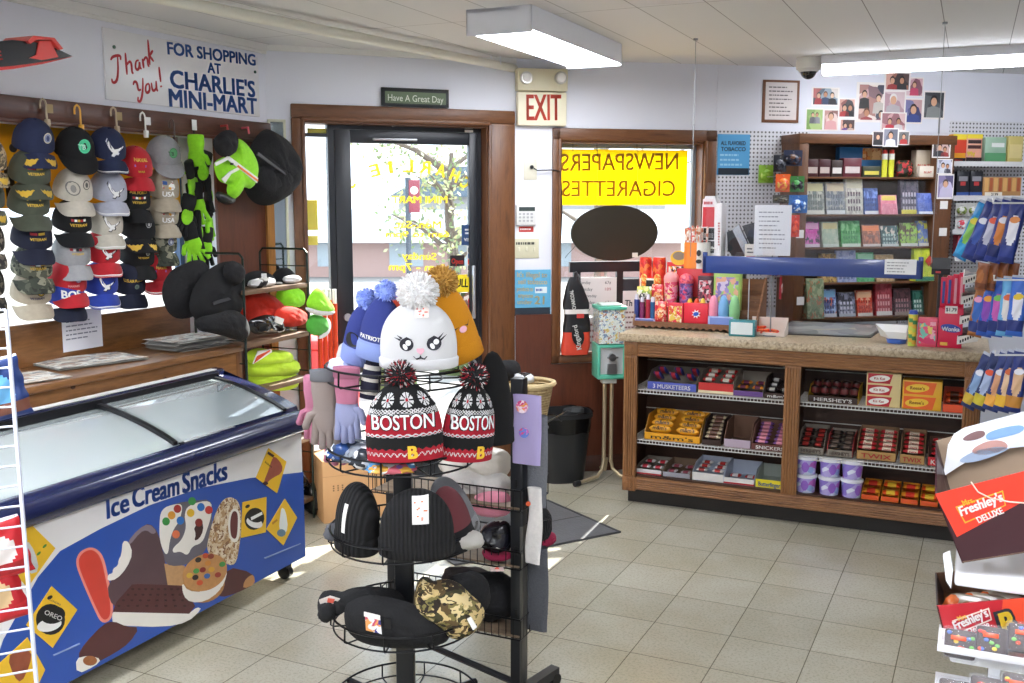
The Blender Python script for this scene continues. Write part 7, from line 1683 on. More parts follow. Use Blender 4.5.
# hanging clear guard with blue lower bar
def guard():
 y = -.075; a,b = K.at(703,262,y),K.at(923,271,y); zt = K.at(812,258,y)[1]; zb = K.at(812,276,y)[1]
 t = T('counter_guard','blue barred clear guard hanging on wires over the counter','guard',K,((a[0] + b[0]) / 2,y,zb)); BL = M('233f86',.3,coat=.3)
 mb = MB(BL); mb.box(a[0],b[0],y - .012,y + .012,zb,zt,.003); mb.build('bar',t)
 for x,zz in ((a[0],K.at(703,252,y)[1]),(b[0],K.at(923,257,y)[1])): mb = MB(BL); mb.box(min(x,x + (.022 if x == a[0] else -.022)),max(x,x + (.022 if x == a[0] else -.022)),y - .012,y + .012,zb,zz,.003); mb.build('end_bracket',t)
 ztop = K.at(812,182,y)[1]
 mb = MB(GLASS((.985,.99,.995),.035)); mb.box(a[0] + .01,b[0] - .01,y - .001,y + .002,zt,ztop); mb.build('clear_sheet',t)
 for px,x in ((695,.345),(945,1.522)): mb = MB(M('9a9c9e',.4,.6)); mb.tube([(x,y,H),(x,y,zt - .01)],.0018,5); mb.cyl((x,y,H - .01),(x,y,H),.012,n=10); mb.tube([(x,y,2.08),(x,y,2.0)],.004,6); mb.build('wire',t)
 mb = MB(M('f4f4f4',.5)); p,q = K.at(885,259,y - .014),K.at(916,275,y - .014); mb.box(p[0],q[0],y - .0135,y - .012,q[1],p[1]); u = mb.build('label',t); lines(u,K,(887,261,914,273),4,M('9a9aa0',.6),y - .014,.3,12)
guard()
y = .12; t = plate('counter_notice','typed white notice in a clear sleeve standing above the counter','notice',K,(755,205,790,256),.003,M('e6e6ea',.3,var=.02),y=y,r=0); lines(t,K,(759,210,786,250),9,M('8d8f98',.6),y - .0034,.25,13)
mb = MB(M('8a8c90',.4,.5)); x0,z0 = K.at(772,256,y); mb.tube([(x0,y + .01,z0 + .02),(x0,y + .03,KT + .003)],.004,6); mb.cyl((x0,y + .03,KT),(x0,y + .03,KT + .005),.04,n=20); mb.build('stand',t)
# register screen and small card behind the guard
def register():
 y = .485; t = T('register_screen','tilted silver and black screen behind the guard on the counter','screen',K,(K.at(740,240,y)[0],y,KT)); P = lambda *q: [K.at(a,b,y) for a,b in q]
 mb = MB(M('b0b2b6',.25,.8)); mb.prism(P((733,230),(739,224),(752,252),(752,258),(747,258)),y - .02,y + .02); mb.build('silver_case',t)
 mb = MB(M('1a1b1e',.3)); mb.prism(P((727,232),(735,229),(748,258),(734,258),(728,250)),y - .005,y + .03); mb.build('screen_back',t)
 mb = MB(M('24262b',.3)); mb.prism(P((741,226),(755,222),(757,252),(752,253)),y + .03,y + .05); mb.build('panel',t)
 x0,z0 = K.at(741,256,y); mb = MB(M('1a1b1e',.4)); mb.box(x0 - .03,x0 + .03,y - .01,y + .03,KT + .01,z0 + .02,.004); mb.box(x0 - .07,x0 + .07,y - .018,y + .034,KT,KT + .02,.005); mb.build('stand',t)
 q = plate('small_card','small cream card standing left of the typed notice','card',K,(745,244,756,259),.002,M('e4dcd4',.5),y=.15,r=0); lines(q,K,(747,247,754,254),2,INK,.1475,.4,5); mb = MB(m_('c84a4a')); a,b = K.at(746,256,.147),K.at(755,258,.147); mb.box(a[0],b[0],.1465,.148,b[1],a[1]); mb.build('band',q); mb = MB(M('c8c8ca',.4)); mb.tube([(a[0] + .02,.152,a[1]),(a[0] + .02,.16,KT)],.003,6); mb.cyl((a[0] + .02,.16,KT),(a[0] + .02,.16,KT + .004),.02,n=14); mb.build('stand',q)
register()
# tall white and red product tower at the end of the counter
def tower():
 y = .42; a,b,c = K.at(701,252,y),K.at(716,252,y),K.at(721,252,y); z0 = KT; zt = K.at(708,196,y)[1]; z1 = K.at(704,201,y)[1]
 t = T('product_tower','tall white and red carton tower with an arched top by the window casing','display',K,((a[0] + b[0]) / 2,y,z0)); WT = m_('e8e4e4')
 mb = MB(WT); w = b[0] - a[0]; mb.prism([(a[0],z0),(b[0],z0),(b[0],z1 - .02),(b[0] - w * .2,zt),(a[0] + w * .2,zt),(a[0],z1 - .02)],y + .0,y + .09); mb.build('column',t)
 r_ = lambda p,q,m: (lambda A,B_: MB(m).box(A[0],B_[0],y - .0016,y,B_[1],A[1]))(K.at(*p,y - .001),K.at(*q,y - .001))
 r_((703,207),(714,227),m_('c82a34')).build('red_panel',t)
 mb = r_((703,199),(714,206),m_('e8d8dc')); u = mb.build('header',t); lines(u,K,(704,201,713.5,205),1,REDI,y - .002,.7,3)
 for p,q in (((703,228),(714,240)),((703,241),(714,253))): v_ = r_(p,q,M('1f1f22',.4)).build('dark_shelf',t); r_((p[0] + 1,p[1] + 5),(q[0] - 1,q[1] - 2),m_('dcd8d8')).build('pack_row',v_)
 mb = MB(WT); mb.box(b[0] + .004,c[0] + .004,y - .02,y + .10,z0,z1 - .01,.004); s_ = mb.build('side_wing',t); lines(s_,K,(718,222,720,246),9,REDI,y - .0212,.6,8)
tower()
# ================= TOBACCO AND TICKET SHELVES ON THE BACK WALL =================
HY = -.24
def hutch():
 a,b = B.at(800,134,HY),B.at(953,136,HY); x0,x1,zt = a[0],b[0],a[1]; za = [B.at(880,py,HY)[1] for py in (177,214.5,247,282,316.5)]; z0 = .9
 DW_ = WOOD('4a2c18','6e4628',4,'X',.45); DWZ = WOOD('4a2c18','6e4628',4,'Z',.45); BKW = WOOD('4d3626','6a4e3a',3,'X',.5)
 t = T('ticket_shelves','dark oak wall shelves full of ticket packs behind the counter','shelf',B,((x0 + x1) / 2,HY / 2,z0))
 mb = MB(BKW); mb.box(x0 + .02,x1 - .02,-.022,-.009,z0,zt); mb.build('back_board',t)
 wl,wr = B.at(807,200,HY)[0],B.at(934,200,HY)[0]
 mb = MB(DWZ); mb.box(x0,wl,HY,-.009,z0,zt,.003); mb.build('side_board',t)
 mb = MB(DWZ); mb.box(wr,x1 + .02,HY,-.009,z0,zt,.003); mb.build('side_board',t)
 mb = MB(DW_); mb.box(x0 - .005,x1 + .03,HY - .006,-.009,zt - .055,zt + .004,.004); mb.build('top_rail',t)
 for z in za: mb = MB(DW_); mb.box(wl,wr,HY + .004,-.02,z - .012,z,.002); mb.build('shelf_board',t)
 return wl,wr,za
HWL,HWR,HZ = hutch()
TICK = 0
def ticket(px,row,cols,label,tall=False,dy=.03,tag_=None,bands=None,head=None,name='ticket_pack',group=None,scale=60):
 """clear dispenser of tickets on shelf row: px = (x0, top, x1)"""
 y = HY + dy; z0 = HZ[row] + .001; a,b = B.at(px[0],px[1],y),B.at(px[2],px[1],y); h = a[1] - z0; w = b[0] - a[0]
 t = T(name,label,'ticket pack',B,((a[0] + b[0]) / 2,y,z0),group)
 mb = MB(PRINT(cols,scale,.3,(1,1,.6))); mb.hexa([(a[0],y,z0),(b[0],y,z0),(b[0],y + .06,z0),(a[0],y + .06,z0),(a[0],y + .03,z0 + h),(b[0],y + .03,z0 + h),(b[0],y + .055,z0 + h),(a[0],y + .055,z0 + h)]); mb.build('tickets',t)
 f = lambda v: y + .03 * v
 def strip(nm,va,vb,m_,u0=.06,u1=.94,off=.0015):
  m2 = MB(m_); m2.hexa([(a[0] + w * u0,f(va) - off,z0 + h * va),(a[0] + w * u1,f(va) - off,z0 + h * va),(a[0] + w * u1,f(va) + .002,z0 + h * va),(a[0] + w * u0,f(va) + .002,z0 + h * va),(a[0] + w * u0,f(vb) - off,z0 + h * vb),(a[0] + w * u1,f(vb) - off,z0 + h * vb),(a[0] + w * u1,f(vb) + .002,z0 + h * vb),(a[0] + w * u0,f(vb) + .002,z0 + h * vb)]); return m2.build(nm,t)
 if head: strip('heading',.72,.96,m_(head))
 if bands:
  n = bands[1]
  m2 = MB(m_(bands[0]))
  for i in range(n):
   for j in range(3):
    u0 = .1 + .8 * i / n; v0 = .1 + .2 * j; m2.add([(a[0] + w * u0,f(v0) - .0016,z0 + h * v0),(a[0] + w * (u0 + .5 / n),f(v0) - .0016,z0 + h * v0),(a[0] + w * (u0 + .5 / n),f(v0 + .12) - .0016,z0 + h * (v0 + .12)),(a[0] + w * u0,f(v0 + .12) - .0016,z0 + h * (v0 + .12))],[(0,1,2,3)])
  m2.build('ticket_grid',t)
 if tag_: strip('price_strip',.01,.13,m_(tag_),.02,.98,.004)
 mb = MB(GLASS((.97,.98,.98),.05)); mb.box(a[0] - .004,b[0] + .004,y - .006,y - .004,z0,z0 + h * .55); mb.build('clear_front',t)
 return t
def hbox(px,row,cols,label,name='tobacco_box',cat='tobacco box',dy=.06,d=.06,print_=None,text=None,z=None):
 y = HY + dy; z0 = (HZ[row] if z is None else z) + .001; a,b = B.at(px[0],px[1],y),B.at(px[2],px[1],y)
 t = T(name,label,cat,B,((a[0] + b[0]) / 2,y,z0)); mb = MB(m_(cols)); mb.box(a[0],b[0],y,y + d,z0,a[1],.002); mb.build('body',t); w,h = b[0] - a[0],a[1] - z0
 if print_: mb = MB(m_(print_)); mb.box(a[0] + w * .1,b[0] - w * .1,y - .0012,y,z0 + h * .2,z0 + h * .55); mb.build('front_print',t)
 if text: mb = MB(m_(text[1])); mb.textc(text[0],(a[0] + b[0]) / 2,z0 + h * text[2],h * .18,y - .002,w=w * .8,bold=.02); mb.build('lettering',t,smooth=0)
 return t
# top shelf (row 0)
hbox((807.5,159,819),0,'4a2226','maroon tobacco box at the left end of the top shelf',print_='c8b8b0'); hbox((819.5,159,831),0,'4a2226','second maroon tobacco box on the top shelf',print_='c8b8b0')
hbox((832,160,843),0,'3a2a26','dark tobacco box with a white label on the top shelf',print_='e4e0da'); hbox((844,158,862),0,'6a3038','dark red box with white lower label on the top shelf',print_='d8ccc8')
t = hbox((840,147,883),0,'3a78b0','wide blue carton with an orange end at the back of the top shelf',dy=.14,d=.05); a,b = B.at(863,148,HY + .138),B.at(882,160,HY + .138); mb = MB(PRINT(['e8923a','c86a2a','f0c080','d8a060'],50,.3)); mb.box(a[0],b[0],HY + .137,HY + .139,b[1],a[1]); mb.build('end_print',t)
hbox((863,166,881),0,'3a4030','dark green box with a yellow patch on the top shelf',print_='d8cc5a')
for i,px in enumerate((885.2,892)):
 y = HY + .06; c = B.at(px,150,y); r = .0175; z0 = HZ[0] + .001; h = c[1] - z0; t = T('spray_can','%s yellow and red tall can on the top shelf' % ('left','right')[i],'can',B,(c[0],y,z0),'tall cans on the top shelf',local=True)
 mb = MB(); mb.grid(lambda u,v: (r * math.cos(6.2832 * u),r * math.sin(6.2832 * u),h * .86 * v),20,8,cu=True,mfn=lambda u,v: m_('d8d83a') if v < .7 else m_('e8e8e0')); mb.m(m_('d83a2c')); mb.lathe([(r,h * .86),(r * .8,h * .9),(r * .8,h),(.001,h)],18); mb.build('can',t)
lumpy(B,(904,168),HY + .08,'dark wreath of red and green trinkets on the top shelf','trinket','trinket_pile',PRINT(['3a2a24','b8343a','2a3a2a','4a3a30','c8483a'],45,.4),.06,.04,.055,.2,HZ[0],ls=8)
hbox((917,150,932),0,'c8b8a0','beige carton with red script lettering on the top shelf',text=('BLUNT','c8403a',.3)); hbox((920,166,936),0,'e8dccb','low cream carton with red lettering in front of the beige one',dy=.02,d=.03,text=('BLUNT','d8402c',.35))
# row 1
ticket((808,182,826),1,['8a9088','a8a89c','7a8480','c8c8ba'],'grey ticket pack with a cream heading, left end of the second shelf',head='e0dca8',tag_='e8e4d8',bands=('6a7068',6))
ticket((828,182,847),1,['9a9ca0','8a8c90','b8b4a8','707880'],'silver ticket pack with a tan heading on the second shelf',head='d8c8a8',tag_='e4e4e0',bands=('6a7078',6))
ticket((848,178,865),1,['d8d4c8','c8c4b8','e4e0d4','b8b0a8'],'cream ticket pack with a dark grid on the second shelf',head='dcd6b8',bands=('6a5a60',5))
ticket((866,188,880),1,['3a5aa0','4a6ab8','2a4a90','6a8ad0'],'blue ticket pack with a white strip on the second shelf',tag_='e8e8ec',bands=('2a3a78',5))
ticket((883,195,899),1,['d8788a','e08a98','d06a80'],'pink ticket pack with a yellow heading on the second shelf',head='d8c04a',dy=-.005)
ticket((903,179,921),1,['5a5060','4a4454','6a6070','3a3a4a'],'tall dark grey ticket pack with a yellow strip on the second shelf',tag_='e8dc5a',bands=('c8c0cc',5))
ticket((920,193,937),1,['5a70c0','6a80d0','4a60b0'],'blue ticket pack with a white strip at the right of the second shelf',tag_='eceef4',dy=.005)
# row 2
ticket((806,222,821),2,['d85ab0','e070c0','3a3a40','c84aa0'],'magenta ticket pack at the left of the third shelf',tag_='d8c8d0',head='e8a8d0')
ticket((824,222,840),2,['a8b8a0','98a890','b8c0a8'],'sage green ticket pack on the third shelf',tag_='c8d0c4',head='d8d098')
ticket((843,221,862),2,['5aa860','6ab870','4a9850','88c888'],'bright green ticket pack on the third shelf',tag_='d8e4d4',bands=('3a8848',6))
ticket((864,225,882),2,['8a5a48','9a6a58','c87a5a'],'brown ticket pack with an orange heading on the third shelf',tag_='d8ccc4',head='e88a5a')
ticket((883,226,900),2,['3a5a58','4a6a68','2a4a4a','c8c0b0'],'dark teal ticket pack with pale dots on the third shelf',tag_='ccd0cc',bands=('a8c0b8',5))
ticket((902,223,919),2,['6a5a48','8ab84a','9ac85a','5a4a3a'],'brown and lime ticket pack on the third shelf',tag_='d8d8d0',bands=('a0c858',3))
ticket((920,221,937),2,['6a80b8','7a90c8','c8c85a','5a70a8'],'blue ticket pack with a lime corner at the right of the third shelf',tag_='e0dcd0')
# row 3 (half hidden by the blue bar)
ticket((823,254,838),3,['b8904a','d8b068','7a5a2a','c8a860'],'gold and brown ticket pack on the fourth shelf')
ticket((839,251,858),3,['a8b0d8','b8c0e0','8a98c8'],'pale lavender ticket pack on the fourth shelf',bands=('5a6a98',4))
ticket((859,253,876),3,['5ab87a','7ac890','4aa868'],'green ticket pack with white lettering on the fourth shelf',head='a8e0b8')
ticket((878,255,896),3,['c8a878','b89868','d8c098'],'tan ticket pack right of the green one on the fourth shelf')
ticket((917,247,936),3,['c8d83a','b8c83a','d8e048'],'lime ticket strip with a red diamond at the right of the fourth shelf',dy=-.012,tag_='2a8a6a')
q = B.at(930,261,HY - .02); mb = MB(m_('c84a3a')); mb.prism([(q[0] - .03,q[1]),(q[0],q[1] - .035),(q[0] + .03,q[1]),(q[0],q[1] + .035)],HY - .013,HY - .009); mb.build('diamond',[o for o in C.objects if o.name.startswith('ticket_pack')][-1])
# row 4
ticket((803.5,289,820),4,['7a2a28','8a3a30','a85a3a','5a1a1c'],'maroon ticket pack at the left of the lowest shelf',tag_='c8a84a',bands=('d8b06a',6))
ticket((809,279,826),4,['7a8a6a','6a7a5a','98a080','a86a4a'],'olive ticket pack hanging in front of the maroon one',dy=-.03)
ticket((822,290,838),4,['5a6aa8','7a90d0','a8c0e8','d8785a'],'blue ticket pack with a bright heading on the lowest shelf',tag_='d0d4e0',head='8ac0e8',bands=('3a3a70',5))
ticket((840,293,857),4,['4a4a58','6a6a7a','8a8aa0','3a3a44'],'slate ticket pack on the lowest shelf',tag_='b8bac4',bands=('c8c8d8',4))
ticket((859,291,874),4,['d84a2a','e05a3a','c83a20','e8a88a'],'orange red ticket pack on the lowest shelf',tag_='d8d0c8',head='e8b890',bands=('a82818',5))
ticket((878,282,894),4,['a83440','b84450','98242f'],'crimson ticket pack with a white foot on the lowest shelf',tag_='e0dcd8',bands=('e0a0a0',5))
ticket((896,289,913),4,['4a2a30','5a343a','3a2024'],'dark maroon ticket pack with a gold mark on the lowest shelf',tag_='9a8a80',bands=('a87a80',5))
ticket((915,291,925),4,['2a6a5a','3a7a6a','1a5a4a'],'teal ticket pack on the lowest shelf',tag_='4a5a58',bands=('c8d8d0',3))
ticket((926,287,937),4,['6a6c6a','7a7c7a','5a5c5c'],'grey ticket pack at the right end of the lowest shelf',tag_='4a4c4c')
for i,(px,py) in enumerate(((944,205),(943,232),(800,234),(800.5,301))):
 y = HY - .002 if i < 2 else HY - .002; plate('price_slip',('white price slip beside the second shelf, right side board','white price slip beside the third shelf, right side board','white slip on the left side board beside the third shelf','white slip on the left side board beside the lowest shelf')[i],'price slip',B,(px - 3.6,py - 4,px + 3.6,py + 4),.001,M('eeece8',.6),y=y,r=0)
photo((933,137,950,158),'photo of people pinned high on the right shelf edge',['8a8078','4a4444','c8a8a0','3a3438'],[(.4,.5,.3,'3a3a40','2a2020'),(.7,.6,.25,'a03a3a','3a2a22')],y=HY - .004)
photo((937,159,952,174),'photo of a couple below the high one on the right shelf edge',['8a8a9a','c8c8d8','4a4a5a'],[(.4,.45,.35,'d8d8e0','3a2a22'),(.7,.5,.3,'4a4a58','2a2020')],y=HY - .0055)
photo((938,174,953,199),'lilac toned photo lowest on the right shelf edge',['a8a0c0','8a80a8','c8c0dc','5a5478'],[(.5,.4,.3,'c8c0d8','5a4a40')],y=HY - .004)
for i,(px,lab) in enumerate((((873,131,883,146),'small dark portrait photo at the left of three on the shelf top rail'),((883.5,128,898,147),'photo of a person in white in the middle of the shelf top rail'),((898.5,131,909,145),'small photo of a person in red at the right of the shelf top rail'))):
 photo(px,lab,[['3a3236','4a4044'],['8a8a98','6a6a78'],['8a8a88','6a6a68']][i],[(.5,.4,.36,('2a2a2e','e0e0e8','b83a3a')[i],'2a2020')],y=HY - .008)
# hanging cards on the pegboard left of the shelves
def pegcard(px,label,cols,y=-.03,text=None,blob=None,name='hanging_pack',cat='hanging pack',fr=B):
 a,b = fr.at(px[0],px[1],y),fr.at(px[2],px[3],y); w,h = b[0] - a[0],a[1] - b[1]
 t = T(name,label,cat,fr,((a[0] + b[0]) / 2,y,a[1])); mb = MB(m_(cols[0])); mb.box(a[0],b[0],y,y + .003,b[1],a[1],0); mb.build('card',t)
 mb = MB(M('c8c8ca',.3,.7)); xm = (a[0] + b[0]) / 2; mb.tube([(xm,y - .01,a[1] - .012),(xm,-.009,a[1] - .012)],.0025,6); mb.build('peg_hook',t)
 if len(cols) > 1:
  mb = MB(PRINT(cols[1:],50,.25)); mb.sph((xm,y - .006,b[1] + h * .42),w * .42,.016,h * .34,16,10); mb.build('blister',t)
 if text: mb = MB(WHI); mb.textc(text,xm,a[1] - h * .32,h * .16,y - .001,w=w * .8,bold=.02); mb.build('lettering',t,smooth=0)
 return t
pegcard((759,165,773,183),'lime green hanging packet on the pegboard',['9ac84a','8ab83a','a8d058'])
pegcard((774,155,786,172),'black hanging glasses card on the pegboard',['2a2c34','3a3c44','5a5c64','1a1a20'],y=-.262)
pegcard((784,150,802,166),'dark blue hanging pack high beside the ticket shelves',['2a3048','3a3a4a','5a3a2a','1a2030'],y=-.262)
pegcard((776,174,790,192),'orange and red hanging candy packet on the pegboard',['e8642a','d84a2a','f08a3a','e8b04a'],y=-.262)
pegcard((790,176,804,192),'green and black hanging pack beside the ticket shelves',['3a7a3a','2a2a2a','4a9a4a','1a1a1a'],y=-.262)
pegcard((773,195,789,203),'black and yellow hanging strip above the typed notice',['3a3424','5a5030','2a2418'],y=-.262)
pegcard((789,195,807,213),'bright blue hanging pack with white mark beside the shelves',['2a68b0','3a78c8','d8e8f4','1a4a90'],y=-.262)
pegcard((791,215,799,237),'slim red hanging pack below the bright blue one',['d83a2a','e8502a','c02a20'],y=-.262)
pegcard((780,273,793,299),'pink and white hanging pack under the blue bar',['d84a5a','e8a0a0','f0e0e0'],y=-.08); pegcard((787,298,799,322),'teal hanging pack under the pink one',['4a8a98','3a7a88','6aa0a8'],y=-.08)
pegcard((762,262,786,277),'red white and blue wrapped candy under the blue bar',['d8d4dc','c83a48','3a4a98','e8e4ec'],y=-.08)
# right pegboard goods
RY = -.17
def pshelf(py,x0,x1,label):
 a,b = B.at(x0,py,RY),B.at(x1,py,RY); t = T('peg_shelf',label,'shelf',B,((a[0] + b[0]) / 2,RY / 2,a[1])); mb = MB(M('d8d8da',.4)); mb.box(a[0],b[0],RY,-.009,a[1] - .008,a[1]); mb.box(a[0],b[0],RY - .004,RY,a[1] - .02,a[1] + .012); mb.build('ledge',t); return a[1]
PZ = [pshelf(163,951,1040,'white pegboard ledge holding the red and yellow pouches'),pshelf(197.5,953,1040,'white pegboard ledge holding the black tins'),pshelf(231,952,1000,'white pegboard ledge holding the small packets'),pshelf(258,954,1000,'white pegboard ledge holding the red carton')]
def rbox(px,i,c1,label,name,cat,pr=None,text=None,d=.05,dy=.02):
 y = RY + dy; a,b = B.at(px[0],px[1],y),B.at(px[2],px[1],y); z0 = PZ[i] + .0005; t = T(name,label,cat,B,((a[0] + b[0]) / 2,y,z0)); w,h = b[0] - a[0],a[1] - z0
 mb = MB(m_(c1)); mb.box(a[0],b[0],y,y + d,z0,a[1],.004); mb.build('body',t)
 for (u0,v0,u1,v1,c) in pr or (): mb = MB(m_(c)); mb.box(a[0] + w * u0,a[0] + w * u1,y - .0012,y,z0 + h * v0,z0 + h * v1); mb.build('front_print',t)
 for (s,cx,cz,hh,c) in text or (): mb = MB(m_(c)); mb.textc(s,a[0] + w * cx,z0 + h * cz,h * hh,y - .002,w=w * .5,bold=.02); mb.build('lettering',t,smooth=0)
rbox((953.5,134,967),0,'e8a02a','orange and red tobacco pouch on the top pegboard ledge','tobacco_pouch','tobacco pouch',[(0,.82,1,1,'f0d83a'),(0,.35,1,.8,'d8452a'),(0,0,1,.18,'2a1a1a'),(.2,.05,.8,.13,'c83a30')])
rbox((967.5,134,983),0,'e8a890','red and black tobacco pouch with a yellow 99 disc','tobacco_pouch','tobacco pouch',[(0,.85,1,1,'f0d83a'),(.08,.68,.92,.8,'3a2a2a'),(.08,.5,.92,.62,'4a2a2a'),(0,0,1,.2,'2a1a1a')],[('99¢',.3,.24,.16,'e8d82a')])
rbox((986,137,1007),0,'9ab8a0','translucent green jar with a white label on the top ledge','tobacco_jar','jar',[(.3,.62,.9,.78,'e8ece8'),(.0,.05,1,.4,'5a9a6a')])
rbox((1009,136,1024),0,'c8b870','yellow pouch cut by the edge of the photo on the top ledge','tobacco_pouch','tobacco pouch',[(.1,.2,.9,.7,'d8c88a')])
for i,px in enumerate((957.5,971)): rbox((px,171,px + 12.5),1,'1e1f26','black tin carton, %s on the middle ledge' % ('left of two','right of two')[i],'tobacco_tin','tin',[(.15,.62,.85,.8,'8a8a92'),(.3,.45,.7,.6,'b83a3a'),(0,0,1,.2,'3a5aa0'),(.0,.0,1,.09,'d8d8e0')])
rbox((984,177,1022),1,'b88a58','row of wood tipped cigarillo packs in a tan tray','cigarillo_tray','tray',[(.03 + .24 * k,.3,.13 + .24 * k,.95,'d8a868') for k in range(4)] + [(.16 + .24 * k,.3,.24 + .24 * k,.95,'a85a38') for k in range(4)] + [(.05,.04,.5,.26,'e8e0d0')],[('2/.99',.3,.08,.14,'3a2a20')])
for r_ in range(2):
 for c_ in range(3):
  px = 956 + c_ * 12; py = 203 + r_ * 14
  pegcard((px,py,px + 11,py + 13),'small %s packet, %s in the %s row of the lower pegboard' % (('grey topped','white and red')[r_],('first','second','third')[c_],('upper','lower')[r_]),[('b8b8b4','e0e0dc')[r_],('8a9a5a','c8d0d8')[r_],('c8c8c4','d8485a')[r_],('6a7a3a','e8e8e8')[r_]],y=RY - .01 + .02 * r_)
rbox((958,235,974),3,'a83440','dark red carton with pink print on the lowest ledge','small_carton','carton',[(.1,.6,.9,.85,'d8909a'),(.2,.15,.8,.5,'6a2a30')])
rbox((975,236,986),3,'a8a04a','olive carton with a black palm shape on the lowest ledge','small_carton','carton',[(.3,.1,.7,.9,'3a3a22')])
# black card reader below the lime ticket strip
t = T('card_reader','black card reader by the right side board of the ticket shelves','card reader',K,(K.at(940,268,.3)[0],.3,KT)); a,b = K.at(932,262,.3),K.at(950,275,.3); mb = MB(BLACKP); mb.hexa([(a[0],.3,b[1]),(b[0],.3,b[1]),(b[0],.36,b[1] + .03),(a[0],.36,b[1] + .03),(a[0],.3,b[1] + .03),(b[0],.3,b[1] + .03),(b[0],.36,a[1] + .02),(a[0],.36,a[1] + .02)]); mb.build('reader',t); mb = MB(M('2a2a2e',.4)); xm = (a[0] + b[0]) / 2; mb.cyl((xm,.34,KT),(xm,.34,b[1] + .02),.012); mb.cyl((xm,.34,KT),(xm,.34,KT + .008),.05,n=20); mb.build('stand',t); mb = MB(m_('c83a3a')); mb.box(a[0] + .02,a[0] + .045,.298,.3,b[1] + .008,b[1] + .018); mb.build('mark',t)
# ================= SNACK BAG RACK AT THE RIGHT EDGE =================
N = Frame(2.02,4.35,-65)
def snack_rack():
 t = T('snack_rack','tall black panel rack with white hooks at the right edge','rack',W,(2.36,4.2,0),local=True)
 mb = MB(M('1d1d20',.5)); mb.box(-.015,.015,-.55,.35,.02,2.02,.003); mb.build('panel',t)
 mb = MB(M('1d1d20',.5)); mb.box(-.2,.2,-.5,-.44,0,.03,.004); mb.build('foot',t); mb = MB(M('1d1d20',.5)); mb.box(-.2,.2,.24,.3,0,.03,.004); mb.build('foot',t)
 hooks = []
 for py,px in ((203,993),(265,995),(334,995)) if False else ((203,993),(280,994),(355,995)):
  for k in range(3):
   Y = 4.0 + .16 * k; x,z = W.at(px,py,Y); mb = MB(M('e6e6e4',.4)); mb.tube([(x - 2.36,Y - 4.2,z + .02),(x - 2.36,Y - 4.2,z),(0,Y - 4.2,z)],.004,6); mb.build('hook',t); hooks.append((x,Y,z))
 return hooks
HK = snack_rack()
def snackbag(loc,w,h,d,cols,label,group,yaw,roll,tilt=0,proto=None):
 t = T('snack_bag',label,'snack bag',W,loc,group,local=True,rot=(R(tilt),R(roll),R(yaw)))
 def fn(s):
  def g(u,v):
   e = max(0.0,(1 - (2 * u - 1) ** 4)) ** .6 * max(0.0,1 - (2 * v - 1) ** 6) ** .5
   return ((u - .5) * w * (1 + .04 * math.sin(v * 20)),s * d / 2 * e * (1 + .12 * math.sin(u * 11 + v * 17)),-h * v + .01)
  return g
 def mf(u,v): return m_(cols[0]) if (v < .12 or v > .9) else m_(cols[1]) if (v - .5) ** 2 * 6 + (u - .5) ** 2 * 4 < .35 and len(cols) > 1 else m_(cols[2] if len(cols) > 2 and v > .72 else cols[0])
 mb = MB(); g0,g1 = fn(-1),fn(1); mb.grid(g0,14,22,mfn=mf); mb.grid(lambda u,v: g1(1 - u,v),14,22,mfn=mf); mb.build('pouch',t,smooth=70);
 mb = MB(m_('c8ccd8')); mb.grid(lambda u,v: tuple(Vector(g0(u,.0 + .035 * v)) + Vector((0,-.001,0))),10,1); mb.build('crimp',t)
 if len(cols) > 3: mb = MB(m_(cols[3])); mb.prism(ell(0,-h * .3,w * .3,h * .05,12,16),-d / 2 - .002,-d / 2 + .01); mb.build('badge',t)
 return t
CB = [['2a8ac8','8ac85a','3aa0d8','e8d84a'],['1f2f78','3a5ab0','283a88','e8e8f0'],['1f2f78','c8c8d8','283a88','e85a3a'],['24388a','d8843a','1a2a68','e8e8f0'],['1f2f78','e8e8f0','283a88','d8843a']]
CM = [['a86a3a','3a6ab8','2a3a78','e8a0c0'],['2a5ab8','8a4ab0','1f2f70','e8a03a'],['2a5ab8','c85ab0','1f2f70','7ac85a'],['6ab0e0','e8e4dc','24347a','e86a3a'],['3a6ac8','e8e8f0','24347a','e8c83a']]
CL_ = [['24346a','8aa8d0','c8a83a','e8e8f0'],['1f2f60','a8b8d8','c8b83a','e85a3a'],['2a3a78','d8a078','e8a84a','e8e8f0'],['2a3a78','e8c8a0','e8b83a','d86a3a'],['24347a','d8b088','c88a3a','e8e8f0']]
tiers = [(0,[(986,208,24),(994,207,21),(1003,206,17),(1011,205,13),(1020,204,9)],62,CB,'upper'),(1,[(985,286,8),(994,285,7),(1003,284,5),(1012,283,4),(1021,282,3)],58,CM,'middle'),(2,[(990,360,20),(999,359,17),(1008,358,13),(1016,357,10),(1023,356,6)],62,CL_,'lower')]
ordn = ['first','second','third','fourth','fifth']
for ti,pts,hpx,cols,nm in tiers:
 for i,(px,py,roll) in enumerate(pts):
  Y = 4.02 + .045 * (4 - i); x,z = W.at(px,py - 4,Y)
  snackbag((x,Y,z),.062,hpx * 4.1 / 1012 * 1.04,.045,cols[i],'blue snack bag, %s from the counter on the %s hooks' % (ordn[i],nm),'snack bags on the %s hooks' % nm,-52 + 6 * i,roll)
# more bags behind, orange and brown tops showing between the tiers
for i,px in enumerate((984,993,1003,1014)):
 Y = 4.12; x,z = W.at(px,264,Y); snackbag((x,Y,z),.05,.12,.025,['8a5030','a8683a','6a3a24'],'brown snack bag hanging behind the middle tier, %s from the counter' % ordn[i],'brown snack bags behind the middle hooks',-60,6)
